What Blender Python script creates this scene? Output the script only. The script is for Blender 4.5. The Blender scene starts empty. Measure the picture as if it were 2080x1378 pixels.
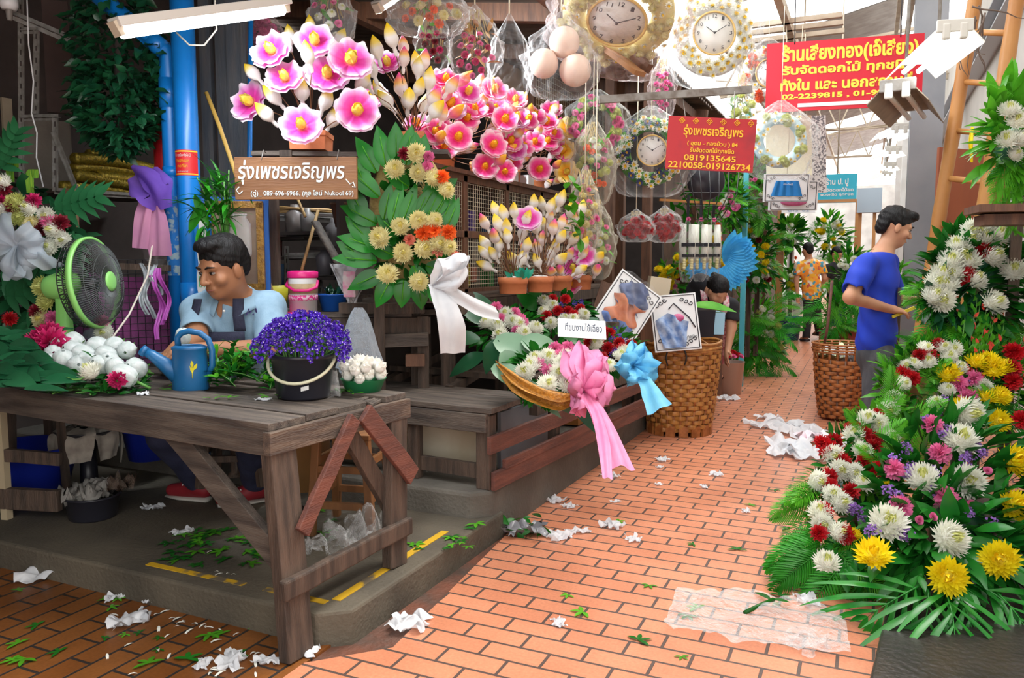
import bpy, math, random
import numpy as np
from mathutils import Vector, Matrix, Euler
S = bpy.context.scene
COL = S.collection
PI = math.pi
R = math.radians
# ---------------------------------------------------------------- camera
FPX, YAW, PITCH, CH = 1600.0, R(24.4), R(5.5), 1.32
cd = bpy.data.cameras.new('camera')
cd.sensor_width = 36.0
cd.lens = FPX / 2080 * 36
cd.clip_start = 0.05
cam = bpy.data.objects.new('camera', cd)
COL.objects.link(cam)
cam.location = (0, 0, CH)
cam.rotation_euler = (R(90) - PITCH, 0, YAW)
S.camera = cam
# ---------------------------------------------------------------- sky, exposure
S.view_settings.view_transform = 'Standard'
S.view_settings.look = 'None'
S.view_settings.exposure = 0.35
S.view_settings.gamma = 1
S.view_settings.use_curve_mapping = False
S.cycles.use_denoising = True
S.cycles.max_bounces = 8
S.cycles.transparent_max_bounces = 24
S.cycles.sample_clamp_indirect = 6
wd = bpy.data.worlds.new('sky')
S.world = wd
wd.use_nodes = True
bg = wd.node_tree.nodes['Background']
bg.inputs[0].default_value = (1.0, 0.985, 0.96, 1)
bg.inputs[1].default_value = 2.3
sd = bpy.data.lights.new('sun', 'SUN')
sd.energy = 2.6
sd.angle = R(40)
sd.color = (1, 0.96, 0.9)
sun = bpy.data.objects.new('sun', sd)
COL.objects.link(sun)
sun.rotation_euler = (R(-24), R(14), 0)
# ---------------------------------------------------------------- points from sight lines
FH = Vector((-math.sin(YAW), math.cos(YAW), 0))
RT = Vector((math.cos(YAW), math.sin(YAW), 0))
FW = FH * math.cos(PITCH) + Vector((0, 0, -math.sin(PITCH)))
UP = FH * math.sin(PITCH) + Vector((0, 0, math.cos(PITCH)))
C0 = Vector((0, 0, CH))
def ray(px, py): return FW + RT * ((px - 1040) / FPX) + UP * ((689 - py) / FPX)
def Wd(px, py, d):
 v = ray(px, py); return C0 + v * (d / v.dot(FH))
def Wz(px, py, z):
 v = ray(px, py); return C0 + v * ((z - CH) / v.z)
def WX(px, py, x):
 v = ray(px, py); return C0 + v * (x / v.x)
def WY(px, py, y):
 v = ray(px, py); return C0 + v * (y / v.y)
# ---------------------------------------------------------------- mesh builder
def frame(d, up=Vector((0, 0, 1))):
 """matrix whose Z is d"""
 z = Vector(d).normalized()
 u = Vector(up)
 if abs(z.dot(u)) > 0.995: u = Vector((0, 1, 0)) if abs(z.y) < .9 else Vector((1, 0, 0))
 x = u.cross(z).normalized(); y = z.cross(x)
 return Matrix(((x.x, y.x, z.x), (x.y, y.y, z.y), (x.z, y.z, z.z)))
class MB:
 def __init__(s): s.v = []; s.f = []; s.m = []
 def add(s, vs, fs, m=0, M=None):
  o = len(s.v)
  if M is not None: vs = [M @ Vector(p) for p in vs]
  s.v.extend([tuple(p) for p in vs])
  for q in fs: s.f.append(tuple(i + o for i in q)); s.m.append(m)
  return s
 def box(s, c, sz, m=0, rot=None, tap=1.0):
  x, y, z = sz[0] / 2, sz[1] / 2, sz[2] / 2
  vs = [Vector((a * x * (tap if k > 0 else 1), b * y * (tap if k > 0 else 1), k * z)) for k in (-1, 1) for a, b in ((-1, -1), (1, -1), (1, 1), (-1, 1))]
  c = Vector(c)
  if rot is not None: vs = [rot @ p for p in vs]
  return s.add([p + c for p in vs], [(3, 2, 1, 0), (4, 5, 6, 7), (0, 1, 5, 4), (1, 2, 6, 5), (2, 3, 7, 6), (3, 0, 4, 7)], m)
 def bar(s, p, q, w, h, m=0, up=(0, 0, 1), seg=1, wob=0):
  p = Vector(p); q = Vector(q); F = frame(q - p, up); L = (q - p).length
  rings = []
  for i in range(seg + 1):
   t = i / seg; a = wob * random.uniform(-1, 1); b = wob * random.uniform(-1, 1)
   for x, y in ((-1, -1), (1, -1), (1, 1), (-1, 1)):
    rings.append(p + F @ Vector((x * w / 2 + a, y * h / 2 + b, t * L)))
  fs = [(3, 2, 1, 0)]
  for i in range(seg):
   for k in range(4): fs.append((i * 4 + k, i * 4 + (k + 1) % 4, i * 4 + 4 + (k + 1) % 4, i * 4 + 4 + k))
  n = seg * 4; fs.append((n, n + 1, n + 2, n + 3))
  return s.add(rings, fs, m)
 def tube(s, pts, r, seg=8, m=0, cap=True, flat=None):
  pts = [Vector(p) for p in pts]; n = len(pts); vs = []; fs = []
  u = None
  for i, p in enumerate(pts):
   d = (pts[min(i + 1, n - 1)] - pts[max(i - 1, 0)])
   if d.length < 1e-9: d = Vector((0, 0, 1))
   d.normalize()
   if u is None:
    u = Vector((0, 0, 1)).cross(d)
    if u.length < .05: u = Vector((1, 0, 0)).cross(d)
   u = (u - d * u.dot(d)).normalized(); w = d.cross(u)
   rr = r[i] if isinstance(r, (list, tuple)) else r
   for k in range(seg):
    a = 2 * PI * k / seg
    vs.append(p + u * (math.cos(a) * rr) + w * (math.sin(a) * rr * (flat or 1)))
  for i in range(n - 1):
   for k in range(seg):
    fs.append((i * seg + k, i * seg + (k + 1) % seg, (i + 1) * seg + (k + 1) % seg, (i + 1) * seg + k))
  if cap:
   fs.append(tuple(range(seg - 1, -1, -1))); fs.append(tuple((n - 1) * seg + k for k in range(seg)))
  return s.add(vs, fs, m)
 def lathe(s, prof, seg=24, m=0, M=None, sx=1, sy=1, ang=2 * PI):
  vs = []; fs = []; full = abs(ang - 2 * PI) < 1e-6; sn = seg if full else seg + 1
  for r, z in prof:
   for k in range(sn):
    a = ang * k / seg; vs.append(Vector((math.cos(a) * r * sx, math.sin(a) * r * sy, z)))
  for i in range(len(prof) - 1):
   for k in range(seg):
    b = (k + 1) % sn
    fs.append((i * sn + k, i * sn + b, (i + 1) * sn + b, (i + 1) * sn + k))
  return s.add(vs, fs, m, M)
 def ball(s, c, r, seg=12, rings=8, m=0, rot=None):
  r = (r, r, r) if not isinstance(r, (tuple, list)) else r
  prof = [(math.sin(PI * i / rings), -math.cos(PI * i / rings)) for i in range(rings + 1)]
  prof[0] = (.02, -1); prof[-1] = (.02, 1)
  M = Matrix.Translation(Vector(c)) @ (rot.to_4x4() if rot is not None else Matrix.Identity(4)) @ Matrix.Diagonal((r[0], r[1], r[2], 1))
  return s.lathe(prof, seg, m, M)
 def surf(s, fn, nu, nv, m=0, cu=False, cv=False):
  vs = []; fs = []
  U = nu if cu else nu + 1; V = nv if cv else nv + 1
  for i in range(U):
   for j in range(V): vs.append(Vector(fn(i / nu, j / nv)))
  for i in range(nu):
   for j in range(nv):
    a = i % U; b = (i + 1) % U; c = j % V; d = (j + 1) % V
    fs.append((a * V + c, b * V + c, b * V + d, a * V + d))
  return s.add(vs, fs, m)
 def leaf(s, p, d, up, L, w, bend=0.3, fold=0.15, m=0, n=6, tip=1.0, wave=0):
  """pointed blade growing from p along d, its face towards up, drooping by bend"""
  p = Vector(p); d = Vector(d).normalized(); up = Vector(up)
  sd_ = d.cross(up)
  if sd_.length < 1e-3: sd_ = d.orthogonal()
  sd_.normalize(); nu = sd_.cross(d).normalized()
  vs = []; fs = []
  for i in range(n + 1):
   t = i / n
   a = bend * t
   c = p + d * (L * (math.sin(a) / bend if abs(bend) > 1e-3 else t)) - nu * (L * ((1 - math.cos(a)) / bend if abs(bend) > 1e-3 else 0))
   nn = nu * math.cos(a) + d * math.sin(a)
   ww = w * .5 * math.sin(PI * min(1, (t * .96 + .035)) ** tip) if i < n else 0.0006
   wv = wave * math.sin(t * 12 + 1)
   vs += [c - sd_ * ww + nn * (fold * ww + wv * w), c, c + sd_ * ww + nn * (fold * ww - wv * w)]
  for i in range(n):
   a = i * 3; fs += [(a, a + 1, a + 4, a + 3), (a + 1, a + 2, a + 5, a + 4)]
  return s.add(vs, fs, m)
 def mesh(s, name, mats, smooth=True):
  me = bpy.data.meshes.new(name)
  me.from_pydata(s.v, [], s.f)
  for x in (mats if isinstance(mats, (list, tuple)) else [mats]): me.materials.append(x)
  if any(s.m): me.polygons.foreach_set('material_index', s.m)
  if smooth: me.polygons.foreach_set('use_smooth', [True] * len(s.f))
  me.update()
  return me
 def build(s, name, mats, par=None, smooth=True, loc=None, rot=None, bevel=0):
  return put(name, s.mesh(name, mats, smooth), par, loc, rot, bevel)
def put(name, me, par=None, loc=None, rot=None, bevel=0, scale=None):
 o = bpy.data.objects.new(name, me); COL.objects.link(o)
 if par is not None: o.parent = par
 if loc is not None: o.location = loc
 if rot is not None:
  o.rotation_euler = rot.to_euler() if isinstance(rot, Matrix) else rot
 if scale is not None: o.scale = (scale,) * 3 if not isinstance(scale, (tuple, list)) else scale
 if bevel:
  b = o.modifiers.new('bevel', 'BEVEL'); b.width = bevel; b.segments = 2; b.limit_method = 'ANGLE'
 return o
def tag(o, label, cat, group=None, kind=None):
 o['label'] = label; o['category'] = cat
 if group: o['group'] = group
 if kind: o['kind'] = kind
 return o
def thing(name, label, cat, loc=(0, 0, 0), rot=(0, 0, 0), group=None, scale=1):
 o = bpy.data.objects.new(name, None); COL.objects.link(o)
 o.empty_display_size = .05
 o.location = loc; o.scale = (scale,) * 3
 if not isinstance(rot, (tuple, list, Matrix, Euler)): rot = (0, 0, rot)
 o.rotation_euler = rot.to_euler() if isinstance(rot, Matrix) else rot
 return tag(o, label, cat, group)
def struct(o):
 o['kind'] = 'structure'; return o
def Z0(v, z): return Vector((v.x, v.y, z))
def rnd(a, b): return random.uniform(a, b)
def jit(v, a): return Vector(v) + Vector((rnd(-a, a), rnd(-a, a), rnd(-a, a)))
def rdir():
 while 1:
  v = Vector((rnd(-1, 1), rnd(-1, 1), rnd(-1, 1)))
  if .1 < v.length < 1: return v.normalized()
# ---------------------------------------------------------------- materials
MATS = {}
def lin(c):
 if isinstance(c, str):
  c = [int(c[i:i + 2], 16) / 255 for i in (0, 2, 4)]
  c = [x / 12.92 if x < .04045 else ((x + .055) / 1.055) ** 2.4 for x in c]
 return (c[0], c[1], c[2], 1)
def mat(name, c, rough=.6, c2=None, sc=8, bump=0, bsc=None, spec=.5, metal=0, sub=0, emit=0, stretch=None, detail=4, alpha=1, rand=0, trans=0, lo=.35, hi=.65, tl=0):
 """colour c broken up towards c2 by noise; bump; rand varies value per object; tl lets light through thin petals"""
 if name in MATS: return MATS[name]
 m = bpy.data.materials.new(name); m.use_nodes = True; nt = m.node_tree; N = nt.nodes; Lk = nt.links
 b = N['Principled BSDF']
 b.inputs['Roughness'].default_value = rough; b.inputs['Metallic'].default_value = metal
 b.inputs['Specular IOR Level'].default_value = spec
 b.inputs['Base Color'].default_value = lin(c)
 if emit:
  b.inputs['Emission Color'].default_value = lin(c); b.inputs['Emission Strength'].default_value = emit
 if trans: b.inputs['Transmission Weight'].default_value = trans
 if alpha < 1: b.inputs['Alpha'].default_value = alpha
 out = None
 if c2 is not None or bump:
  tc = N.new('ShaderNodeTexCoord'); mp = N.new('ShaderNodeMapping'); Lk.new(tc.outputs['Object'], mp.inputs[0])
  if stretch: mp.inputs['Scale'].default_value = stretch
  nz = N.new('ShaderNodeTexNoise'); nz.inputs['Scale'].default_value = sc; nz.inputs['Detail'].default_value = detail
  Lk.new(mp.outputs[0], nz.inputs['Vector'])
  if c2 is not None:
   rp = N.new('ShaderNodeValToRGB'); rp.color_ramp.elements[0].position = lo; rp.color_ramp.elements[1].position = hi
   rp.color_ramp.elements[0].color = lin(c); rp.color_ramp.elements[1].color = lin(c2)
   Lk.new(nz.outputs[0], rp.inputs[0]); out = rp.outputs[0]
  if bump:
   bn = N.new('ShaderNodeBump'); bn.inputs['Strength'].default_value = bump; bn.inputs['Distance'].default_value = .01
   src = nz
   if bsc:
    src = N.new('ShaderNodeTexNoise'); src.inputs['Scale'].default_value = bsc; src.inputs['Detail'].default_value = 3
    Lk.new(mp.outputs[0], src.inputs['Vector'])
   Lk.new(src.outputs[0], bn.inputs['Height']); Lk.new(bn.outputs[0], b.inputs['Normal'])
 if rand:
  oi = N.new('ShaderNodeObjectInfo'); mr = N.new('ShaderNodeMapRange')
  mr.inputs['To Min'].default_value = 1 - rand; mr.inputs['To Max'].default_value = 1 + rand * .6
  Lk.new(oi.outputs['Random'], mr.inputs[0])
  hs = N.new('ShaderNodeHueSaturation'); Lk.new(mr.outputs[0], hs.inputs['Value'])
  if out is not None: Lk.new(out, hs.inputs['Color'])
  else: hs.inputs['Color'].default_value = lin(c)
  out = hs.outputs[0]
 if out is not None:
  Lk.new(out, b.inputs['Base Color'])
 if tl:
  t = N.new('ShaderNodeBsdfTranslucent'); mx = N.new('ShaderNodeMixShader'); mx.inputs[0].default_value = tl
  if out is not None: Lk.new(out, t.inputs[0])
  else: t.inputs[0].default_value = lin(c)
  Lk.new(b.outputs[0], mx.inputs[1]); Lk.new(t.outputs[0], mx.inputs[2])
  Lk.new(mx.outputs[0], N['Material Output'].inputs[0])
 MATS[name] = m
 return m
def film(name, c=(1, 1, 1), fac=.12, rough=.12, bump=.6, sc=14, haze=.1):
 """thin clear plastic: see-through, glossy creases, a little milky"""
 if name in MATS: return MATS[name]
 m = bpy.data.materials.new(name); m.use_nodes = True; N = m.node_tree.nodes; Lk = m.node_tree.links
 b = N['Principled BSDF']; b.inputs['Base Color'].default_value = lin(c); b.inputs['Roughness'].default_value = rough
 tr = N.new('ShaderNodeBsdfTransparent'); tr.inputs[0].default_value = (.97, .97, .97, 1)
 tc = N.new('ShaderNodeTexCoord'); nz = N.new('ShaderNodeTexNoise'); nz.inputs['Scale'].default_value = sc; nz.inputs['Detail'].default_value = 5
 Lk.new(tc.outputs['Object'], nz.inputs['Vector'])
 bn = N.new('ShaderNodeBump'); bn.inputs['Strength'].default_value = bump; bn.inputs['Distance'].default_value = .02
 Lk.new(nz.outputs[0], bn.inputs['Height']); Lk.new(bn.outputs[0], b.inputs['Normal'])
 lw = N.new('ShaderNodeLayerWeight'); lw.inputs[0].default_value = .35; Lk.new(bn.outputs[0], lw.inputs['Normal'])
 mr = N.new('ShaderNodeMapRange'); mr.inputs['To Min'].default_value = haze; mr.inputs['To Max'].default_value = haze + fac * 3
 Lk.new(lw.outputs['Facing'], mr.inputs[0])
 mx = N.new('ShaderNodeMixShader'); Lk.new(mr.outputs[0], mx.inputs[0]); Lk.new(tr.outputs[0], mx.inputs[1]); Lk.new(b.outputs[0], mx.inputs[2])
 Lk.new(mx.outputs[0], N['Material Output'].inputs[0])
 MATS[name] = m
 return m
def radial(name, stops, rough=.5, scale=1.0, tl=.25, streak=.0, axis_z=False):
 """colour by distance from the flower's own centre (the dye of the petal)"""
 if name in MATS: return MATS[name]
 m = bpy.data.materials.new(name); m.use_nodes = True; N = m.node_tree.nodes; Lk = m.node_tree.links
 b = N['Principled BSDF']; b.inputs['Roughness'].default_value = rough; b.inputs['Specular IOR Level'].default_value = .25
 tc = N.new('ShaderNodeTexCoord'); src = None
 if axis_z:
  sp = N.new('ShaderNodeSeparateXYZ'); Lk.new(tc.outputs['Object'], sp.inputs[0]); src = sp.outputs[2]
 else:
  ln = N.new('ShaderNodeVectorMath'); ln.operation = 'LENGTH'; Lk.new(tc.outputs['Object'], ln.inputs[0]); src = ln.outputs['Value']
 mu = N.new('ShaderNodeMath'); mu.operation = 'MULTIPLY'; mu.inputs[1].default_value = 1 / scale; Lk.new(src, mu.inputs[0])
 nz = N.new('ShaderNodeTexNoise'); nz.inputs['Scale'].default_value = 3 / scale; Lk.new(tc.outputs['Object'], nz.inputs['Vector'])
 ad = N.new('ShaderNodeMath'); ad.operation = 'MULTIPLY_ADD'; ad.inputs[1].default_value = streak; Lk.new(nz.outputs[0], ad.inputs[0]); Lk.new(mu.outputs[0], ad.inputs[2])
 rp = N.new('ShaderNodeValToRGB'); el = rp.color_ramp.elements
 while len(el) < len(stops): el.new(.5)
 for e, (p, c) in zip(el, stops): e.position = p; e.color = lin(c)
 Lk.new(ad.outputs[0], rp.inputs[0]); Lk.new(rp.outputs[0], b.inputs['Base Color'])
 t = N.new('ShaderNodeBsdfTranslucent'); Lk.new(rp.outputs[0], t.inputs[0])
 mx = N.new('ShaderNodeMixShader'); mx.inputs[0].default_value = tl
 Lk.new(b.outputs[0], mx.inputs[1]); Lk.new(t.outputs[0], mx.inputs[2]); Lk.new(mx.outputs[0], N['Material Output'].inputs[0])
 MATS[name] = m
 return m
# ---------------------------------------------------------------- lettering
def text_mesh(name, body, size, m, depth=.0015, bold=0, align='CENTER', shear=0, sx=1, space=1):
 cu = bpy.data.curves.new(name, 'FONT'); cu.body = body; cu.size = size; cu.extrude = depth; cu.offset = bold; cu.shear = shear
 cu.align_x = align; cu.align_y = 'CENTER'; cu.resolution_u = 3; cu.space_character = space
 o = bpy.data.objects.new(name, cu); COL.objects.link(o)
 dg = bpy.context.evaluated_depsgraph_get()
 me = bpy.data.meshes.new_from_object(o.evaluated_get(dg))
 bpy.data.objects.remove(o); bpy.data.curves.remove(cu)
 me.name = name; me.materials.clear(); me.materials.append(m)
 if sx != 1: me.transform(Matrix.Diagonal((sx, 1, 1, 1)))
 return me
def text_at(par, body, w, h, x, z, y, m, name='lettering', shear=0, bold=0, xshear=0):
 """lettering fitted into w x h, upright on the face of a board that looks along -Y"""
 me = text_mesh(name, body, .1, m, bold=bold, shear=shear)
 co = np.empty(len(me.vertices) * 3); me.vertices.foreach_get('co', co); co = co.reshape(-1, 3)
 lo = co.min(0); hi = co.max(0)
 co[:, 0] = (co[:, 0] - (lo[0] + hi[0]) / 2) * w / (hi[0] - lo[0])
 co[:, 1] = (co[:, 1] - (lo[1] + hi[1]) / 2) * h / (hi[1] - lo[1])
 co[:, 2] = np.where(co[:, 2] > 0, .0012, -.0012)
 me.vertices.foreach_set('co', co.ravel()); me.update()
 return put(name, me, par, (x, y, z), (R(90), 0, 0))
# ---------------------------------------------------------------- smooth bodies (signed distance + surface nets)
def sdf_mesh(prims, h, k=.02, disp=0, dsc=20, cut=None):
 """prims: ('c', a, b, ra, rb[, k]) tapered capsule; ('e', centre, radii, rot 3x3 or None[, k]) ellipsoid"""
 lo = np.array([1e9] * 3); hi = -lo
 for p in prims:
  if p[0] == 'c':
   r = max(p[3], p[4]); a, b = np.array(p[1]), np.array(p[2])
   lo = np.minimum(lo, np.minimum(a, b) - r); hi = np.maximum(hi, np.maximum(a, b) + r)
  else:
   r = max(p[2]); c = np.array(p[1]); lo = np.minimum(lo, c - r); hi = np.maximum(hi, c + r)
 lo -= 4 * h + .01; hi += 4 * h + .01
 n = np.ceil((hi - lo) / h).astype(int) + 1
 D = np.full(n, .08, dtype=np.float32)
 ax = [lo[i] + h * np.arange(n[i]) for i in range(3)]
 for p in prims:
  if p[0] == 'c':
   a, b, ra, rb = np.array(p[1], float), np.array(p[2], float), p[3], p[4]; kk = p[5] if len(p) > 5 else k
   l0 = np.minimum(a - ra, b - rb); h0 = np.maximum(a + ra, b + rb)
  else:
   c, rad = np.array(p[1], float), np.array(p[2], float); kk = p[4] if len(p) > 4 else k
   l0 = c - rad.max(); h0 = c + rad.max()
  pad = kk + 3 * h + .012
  i0 = np.maximum(((l0 - pad - lo) / h).astype(int), 0); i1 = np.minimum(((h0 + pad - lo) / h).astype(int) + 2, n)
  X, Y, Z = np.meshgrid(*[ax[i][i0[i]:i1[i]] for i in range(3)], indexing='ij')
  P = np.stack([X, Y, Z], -1)
  if p[0] == 'c':
   ab = b - a; L2 = max(ab @ ab, 1e-12)
   t = np.clip(((P - a) @ ab) / L2, 0, 1)
   d = np.linalg.norm(P - a - t[..., None] * ab, axis=-1) - (ra + (rb - ra) * t)
  else:
   Q = P - c
   if p[3] is not None: Q = Q @ np.array(p[3])
   q = np.linalg.norm(Q / rad, axis=-1); g = np.linalg.norm(Q / rad ** 2, axis=-1)
   d = np.where(g > 1e-6, q * (q - 1) / np.maximum(g, 1e-6), -rad.min())
  sl = tuple(slice(i0[i], i1[i]) for i in range(3)); o = D[sl]
  if len(p) > 5 and p[-1] == 'sub':
   hh = np.clip(.5 - .5 * (o + d) / kk, 0, 1); D[sl] = o * (1 - hh) - d * hh + kk * hh * (1 - hh)
  else:
   hh = np.clip(.5 + .5 * (o - d) / kk, 0, 1); D[sl] = o * (1 - hh) + d * hh - kk * hh * (1 - hh)
 if disp:
  X, Y, Z = np.meshgrid(*ax, indexing='ij')
  D += disp * (np.sin(dsc * (X + .6 * Z) + 2 * np.sin(dsc * .4 * Y)) * np.sin(dsc * .7 * (Z - .5 * Y) + 1.3 * np.sin(dsc * .5 * X))).astype(np.float32)
 if cut is not None:
  X, Y, Z = np.meshgrid(*ax, indexing='ij'); D = np.maximum(D, cut(X, Y, Z).astype(np.float32))
 I = D < 0
 c8 = [(0, 0, 0), (1, 0, 0), (0, 1, 0), (1, 1, 0), (0, 0, 1), (1, 0, 1), (0, 1, 1), (1, 1, 1)]
 nx, ny, nz = n - 1
 def sub(A, o): return A[o[0]:o[0] + nx, o[1]:o[1] + ny, o[2]:o[2] + nz]
 cnt = sum(sub(I, o).astype(np.int8) for o in c8)
 act = (cnt > 0) & (cnt < 8)
 idx = -np.ones(act.shape, dtype=np.int64); cells = np.argwhere(act); idx[act] = np.arange(len(cells))
 acc = np.zeros((len(cells), 3)); w = np.zeros(len(cells))
 cx, cy, cz = cells.T
 for i in range(8):
  for j in range(i + 1, 8):
   a, b = c8[i], c8[j]
   if sum(abs(a[q] - b[q]) for q in range(3)) != 1: continue
   da = D[cx + a[0], cy + a[1], cz + a[2]]; db = D[cx + b[0], cy + b[1], cz + b[2]]
   s = (da < 0) != (db < 0)
   t = np.where(s, da / np.where(s, da - db, 1), 0)
   pt = np.array(a) + t[:, None] * (np.array(b) - np.array(a))
   acc[s] += pt[s]; w[s] += 1
 V = (cells + acc / w[:, None]) * h + lo
 faces = []
 for d in range(3):
  u, v = (d + 1) % 3, (d + 2) % 3
  sl0 = [slice(None)] * 3; sl1 = [slice(None)] * 3; sl0[d] = slice(0, -1); sl1[d] = slice(1, None)
  A = I[tuple(sl0)]; B = I[tuple(sl1)]
  e = np.argwhere(A != B)
  e = e[(e[:, u] > 0) & (e[:, v] > 0) & (e[:, u] < n[u] - 1) & (e[:, v] < n[v] - 1)]
  q = []
  for du, dv in ((1, 1), (0, 1), (0, 0), (1, 0)):
   cc = e.copy(); cc[:, u] -= du; cc[:, v] -= dv
   q.append(idx[cc[:, 0], cc[:, 1], cc[:, 2]])
  q = np.stack(q, -1); fl = ~A[e[:, 0], e[:, 1], e[:, 2]]
  q[fl] = q[fl][:, ::-1]; faces.append(q[(q >= 0).all(1)])
 Fc = np.concatenate(faces)
 me = bpy.data.meshes.new('body')
 me.from_pydata(V.tolist(), [], Fc.tolist())
 me.polygons.foreach_set('use_smooth', [True] * len(me.polygons)); me.update()
 return me
def body(name, prims, h, m, par, k=.02, **kw):
 me = sdf_mesh(prims, h, k, **kw)
 me.materials.append(m)
 return put(name, me, par)
# ================================================================ shared materials
M_wood = mat('weathered_wood', (.105, .068, .048), .7, (.04, .027, .02), 5, .5, 40, stretch=(6, 6, .6))
M_woodx = mat('weathered_wood_x', (.125, .098, .078), .7, (.052, .04, .034), 6, .5, 40, stretch=(.6, 6, 6))
M_woody = mat('weathered_wood_y', (.15, .105, .075), .7, (.06, .042, .034), 6, .5, 40, stretch=(6, .6, 6))
M_redwood = mat('red_brown_wood', (.165, .055, .036), .65, (.08, .03, .024), 5, .4, 40, stretch=(6, .7, 6))
M_brwood = mat('brown_wood', (.16, .07, .035), .6, (.09, .04, .022), 6, .3, 30, stretch=(5, 5, .7))
M_bamboo = mat('bamboo', (.55, .30, .09), .5, (.42, .21, .05), 4, .2, 30, stretch=(3, 3, .5))
M_stick = mat('cane_stick', (.42, .27, .10), .6, (.28, .16, .06), 10)
M_conc = mat('concrete', (.065, .055, .04), .8, (.12, .10, .07), 3, .5, 60, detail=8)  # base tone lowered to carry the shade on the platform
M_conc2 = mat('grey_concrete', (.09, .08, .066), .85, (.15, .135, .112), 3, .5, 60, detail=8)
M_dark = mat('dark_board', (.035, .026, .022), .8, (.06, .045, .04), 3, .2, 20)
M_steel = mat('painted_steel', (.30, .29, .27), .5, (.16, .13, .11), 14, .1)
M_white = mat('white_paint', (.8, .8, .79), .55, (.7, .69, .67), 4)
M_whitep = mat('white_plastic', (.82, .83, .84), .35)
M_paper = mat('tissue_paper', (.86, .87, .89), .8, (.74, .76, .80), 20, .4, 30, tl=.3)
M_gwire = mat('cream_wire', (.72, .64, .48), .5)
M_bwire = mat('black_wire', (.02, .02, .022), .4)
M_clay = mat('clay_pot', (.62, .20, .075), .7, (.5, .15, .055), 6, .15, 60)
M_green = mat('leaf_green', (.02, .20, .018), .33, (.008, .10, .010), 6, rand=.35, tl=.2, spec=.25)
M_lgreen = mat('bright_leaf', (.12, .46, .025), .36, (.06, .30, .012), 6, rand=.35, tl=.3, spec=.25)
M_palm = mat('palm_leaf', (.045, .36, .022), .36, (.02, .22, .012), 8, rand=.35, tl=.25, spec=.25)
M_ficus = mat('ficus_leaf', (.010, .14, .016), .25, (.025, .22, .022), 5, rand=.3, tl=.12, spec=.35)
M_ficusd = mat('dark_ficus_leaf', (.010, .075, .030), .24, (.02, .11, .045), 5, rand=.3)
M_dkgreen = mat('plastic_green', (.006, .062, .028), .35, (.012, .10, .035), 14, rand=.3)
M_monst = mat('monstera_leaf', (.012, .085, .03), .3, (.02, .12, .045), 5, rand=.3)
M_stem = mat('green_stem', (.10, .28, .05), .5)
M_white_f = mat('white_petal', (.90, .90, .83), .6, (.86, .87, .76), 30, rand=.12, tl=.2)
M_cream_f = mat('cream_petal', (.84, .78, .46), .6, (.78, .70, .36), 30, rand=.12, tl=.2)
M_creamc = mat('cream_centre', (.72, .62, .16), .6)
M_lemon_f = mat('lemon_petal', (.72, .74, .28), .6, (.62, .66, .2), 30, rand=.12, tl=.2)
M_yellow_f = mat('yellow_petal', (.92, .80, .012), .55, (.90, .70, .006), 30, rand=.12, tl=.2)
M_yelc = mat('yellow_centre', (.88, .62, .0), .6)
M_red_f = mat('red_petal', (.60, .008, .012), .5, (.42, .004, .012), 30, rand=.3, tl=.15)
M_dred_f = mat('dark_red_petal', (.22, .006, .02), .5, (.14, .004, .015), 30, rand=.3, tl=.15)
M_pink_f = mat('pink_petal', (.82, .22, .42), .55, (.72, .13, .34), 30, rand=.2, tl=.2)
M_mag_f = mat('magenta_petal', (.62, .015, .14), .5, (.45, .01, .10), 30, rand=.2, tl=.15)
M_orange_f = mat('orange_petal', (.88, .17, .02), .55, (.78, .10, .015), 30, rand=.2, tl=.2)
M_salmon_f = mat('salmon_petal', (.85, .28, .18), .55, (.75, .2, .14), 30, rand=.2, tl=.2)
M_viol_f = mat('violet_floret', (.065, .018, .42), .55, (.12, .03, .55), 25, rand=.3, tl=.15)
M_lav_f = mat('lavender_floret', (.38, .20, .60), .55, (.30, .14, .50), 25, rand=.3, tl=.15)
M_orgc = mat('orange_flower_tip', (.95, .42, .01), .6, (.9, .55, .02), 20, tl=.15)
M_yelt = mat('yellow_flower_tip', (.95, .66, .02), .6, (.92, .78, .2), 20, tl=.15)
M_lotp = radial('dyed_pink_petal', [(0, (.95, .50, .05)), (.24, (.90, .25, .25)), (.36, (.74, .03, .33)), (.68, (.78, .10, .50)), (.9, (.84, .42, .74)), (1, (.88, .78, .86))], scale=.088, streak=.14)
M_loth = radial('dyed_hot_pink_petal', [(0, (.95, .45, .03)), (.25, (.92, .20, .08)), (.42, (.80, .025, .19)), (.74, (.84, .08, .34)), (.93, (.88, .40, .56)), (1, (.88, .70, .74))], scale=.088, streak=.14)
M_loto = radial('dyed_orange_petal', [(0, (.92, .12, .12)), (.3, (.94, .25, .10)), (.5, (.96, .45, .03)), (.8, (.95, .62, .08)), (1, (.95, .75, .4))], scale=.085, streak=.25)
M_budw = radial('white_bud_yellow_tip', [(0, (.88, .86, .84)), (.55, (.88, .86, .84)), (.78, (.92, .74, .2)), (1, (.94, .66, .02))], scale=.10, axis_z=True, streak=.12)
M_budp = radial('white_bud_pink_tip', [(0, (.88, .85, .84)), (.5, (.88, .82, .82)), (.7, (.92, .62, .2)), (.85, (.93, .35, .2)), (1, (.85, .12, .4))], scale=.10, axis_z=True, streak=.15)
M_budk = radial('pink_bud_orange_tip', [(0, (.9, .74, .78)), (.4, (.86, .22, .42)), (.7, (.92, .35, .12)), (1, (.95, .55, .04))], scale=.10, axis_z=True, streak=.15)
M_film = film('clear_film', haze=.015, fac=.11, bump=.9, sc=22)
M_filmd = film('creased_film', haze=.04, fac=.14, bump=1, sc=30)
M_filmp = film('pink_film', (1, .86, .86), haze=.05, fac=.13, bump=1, sc=26)
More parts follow.
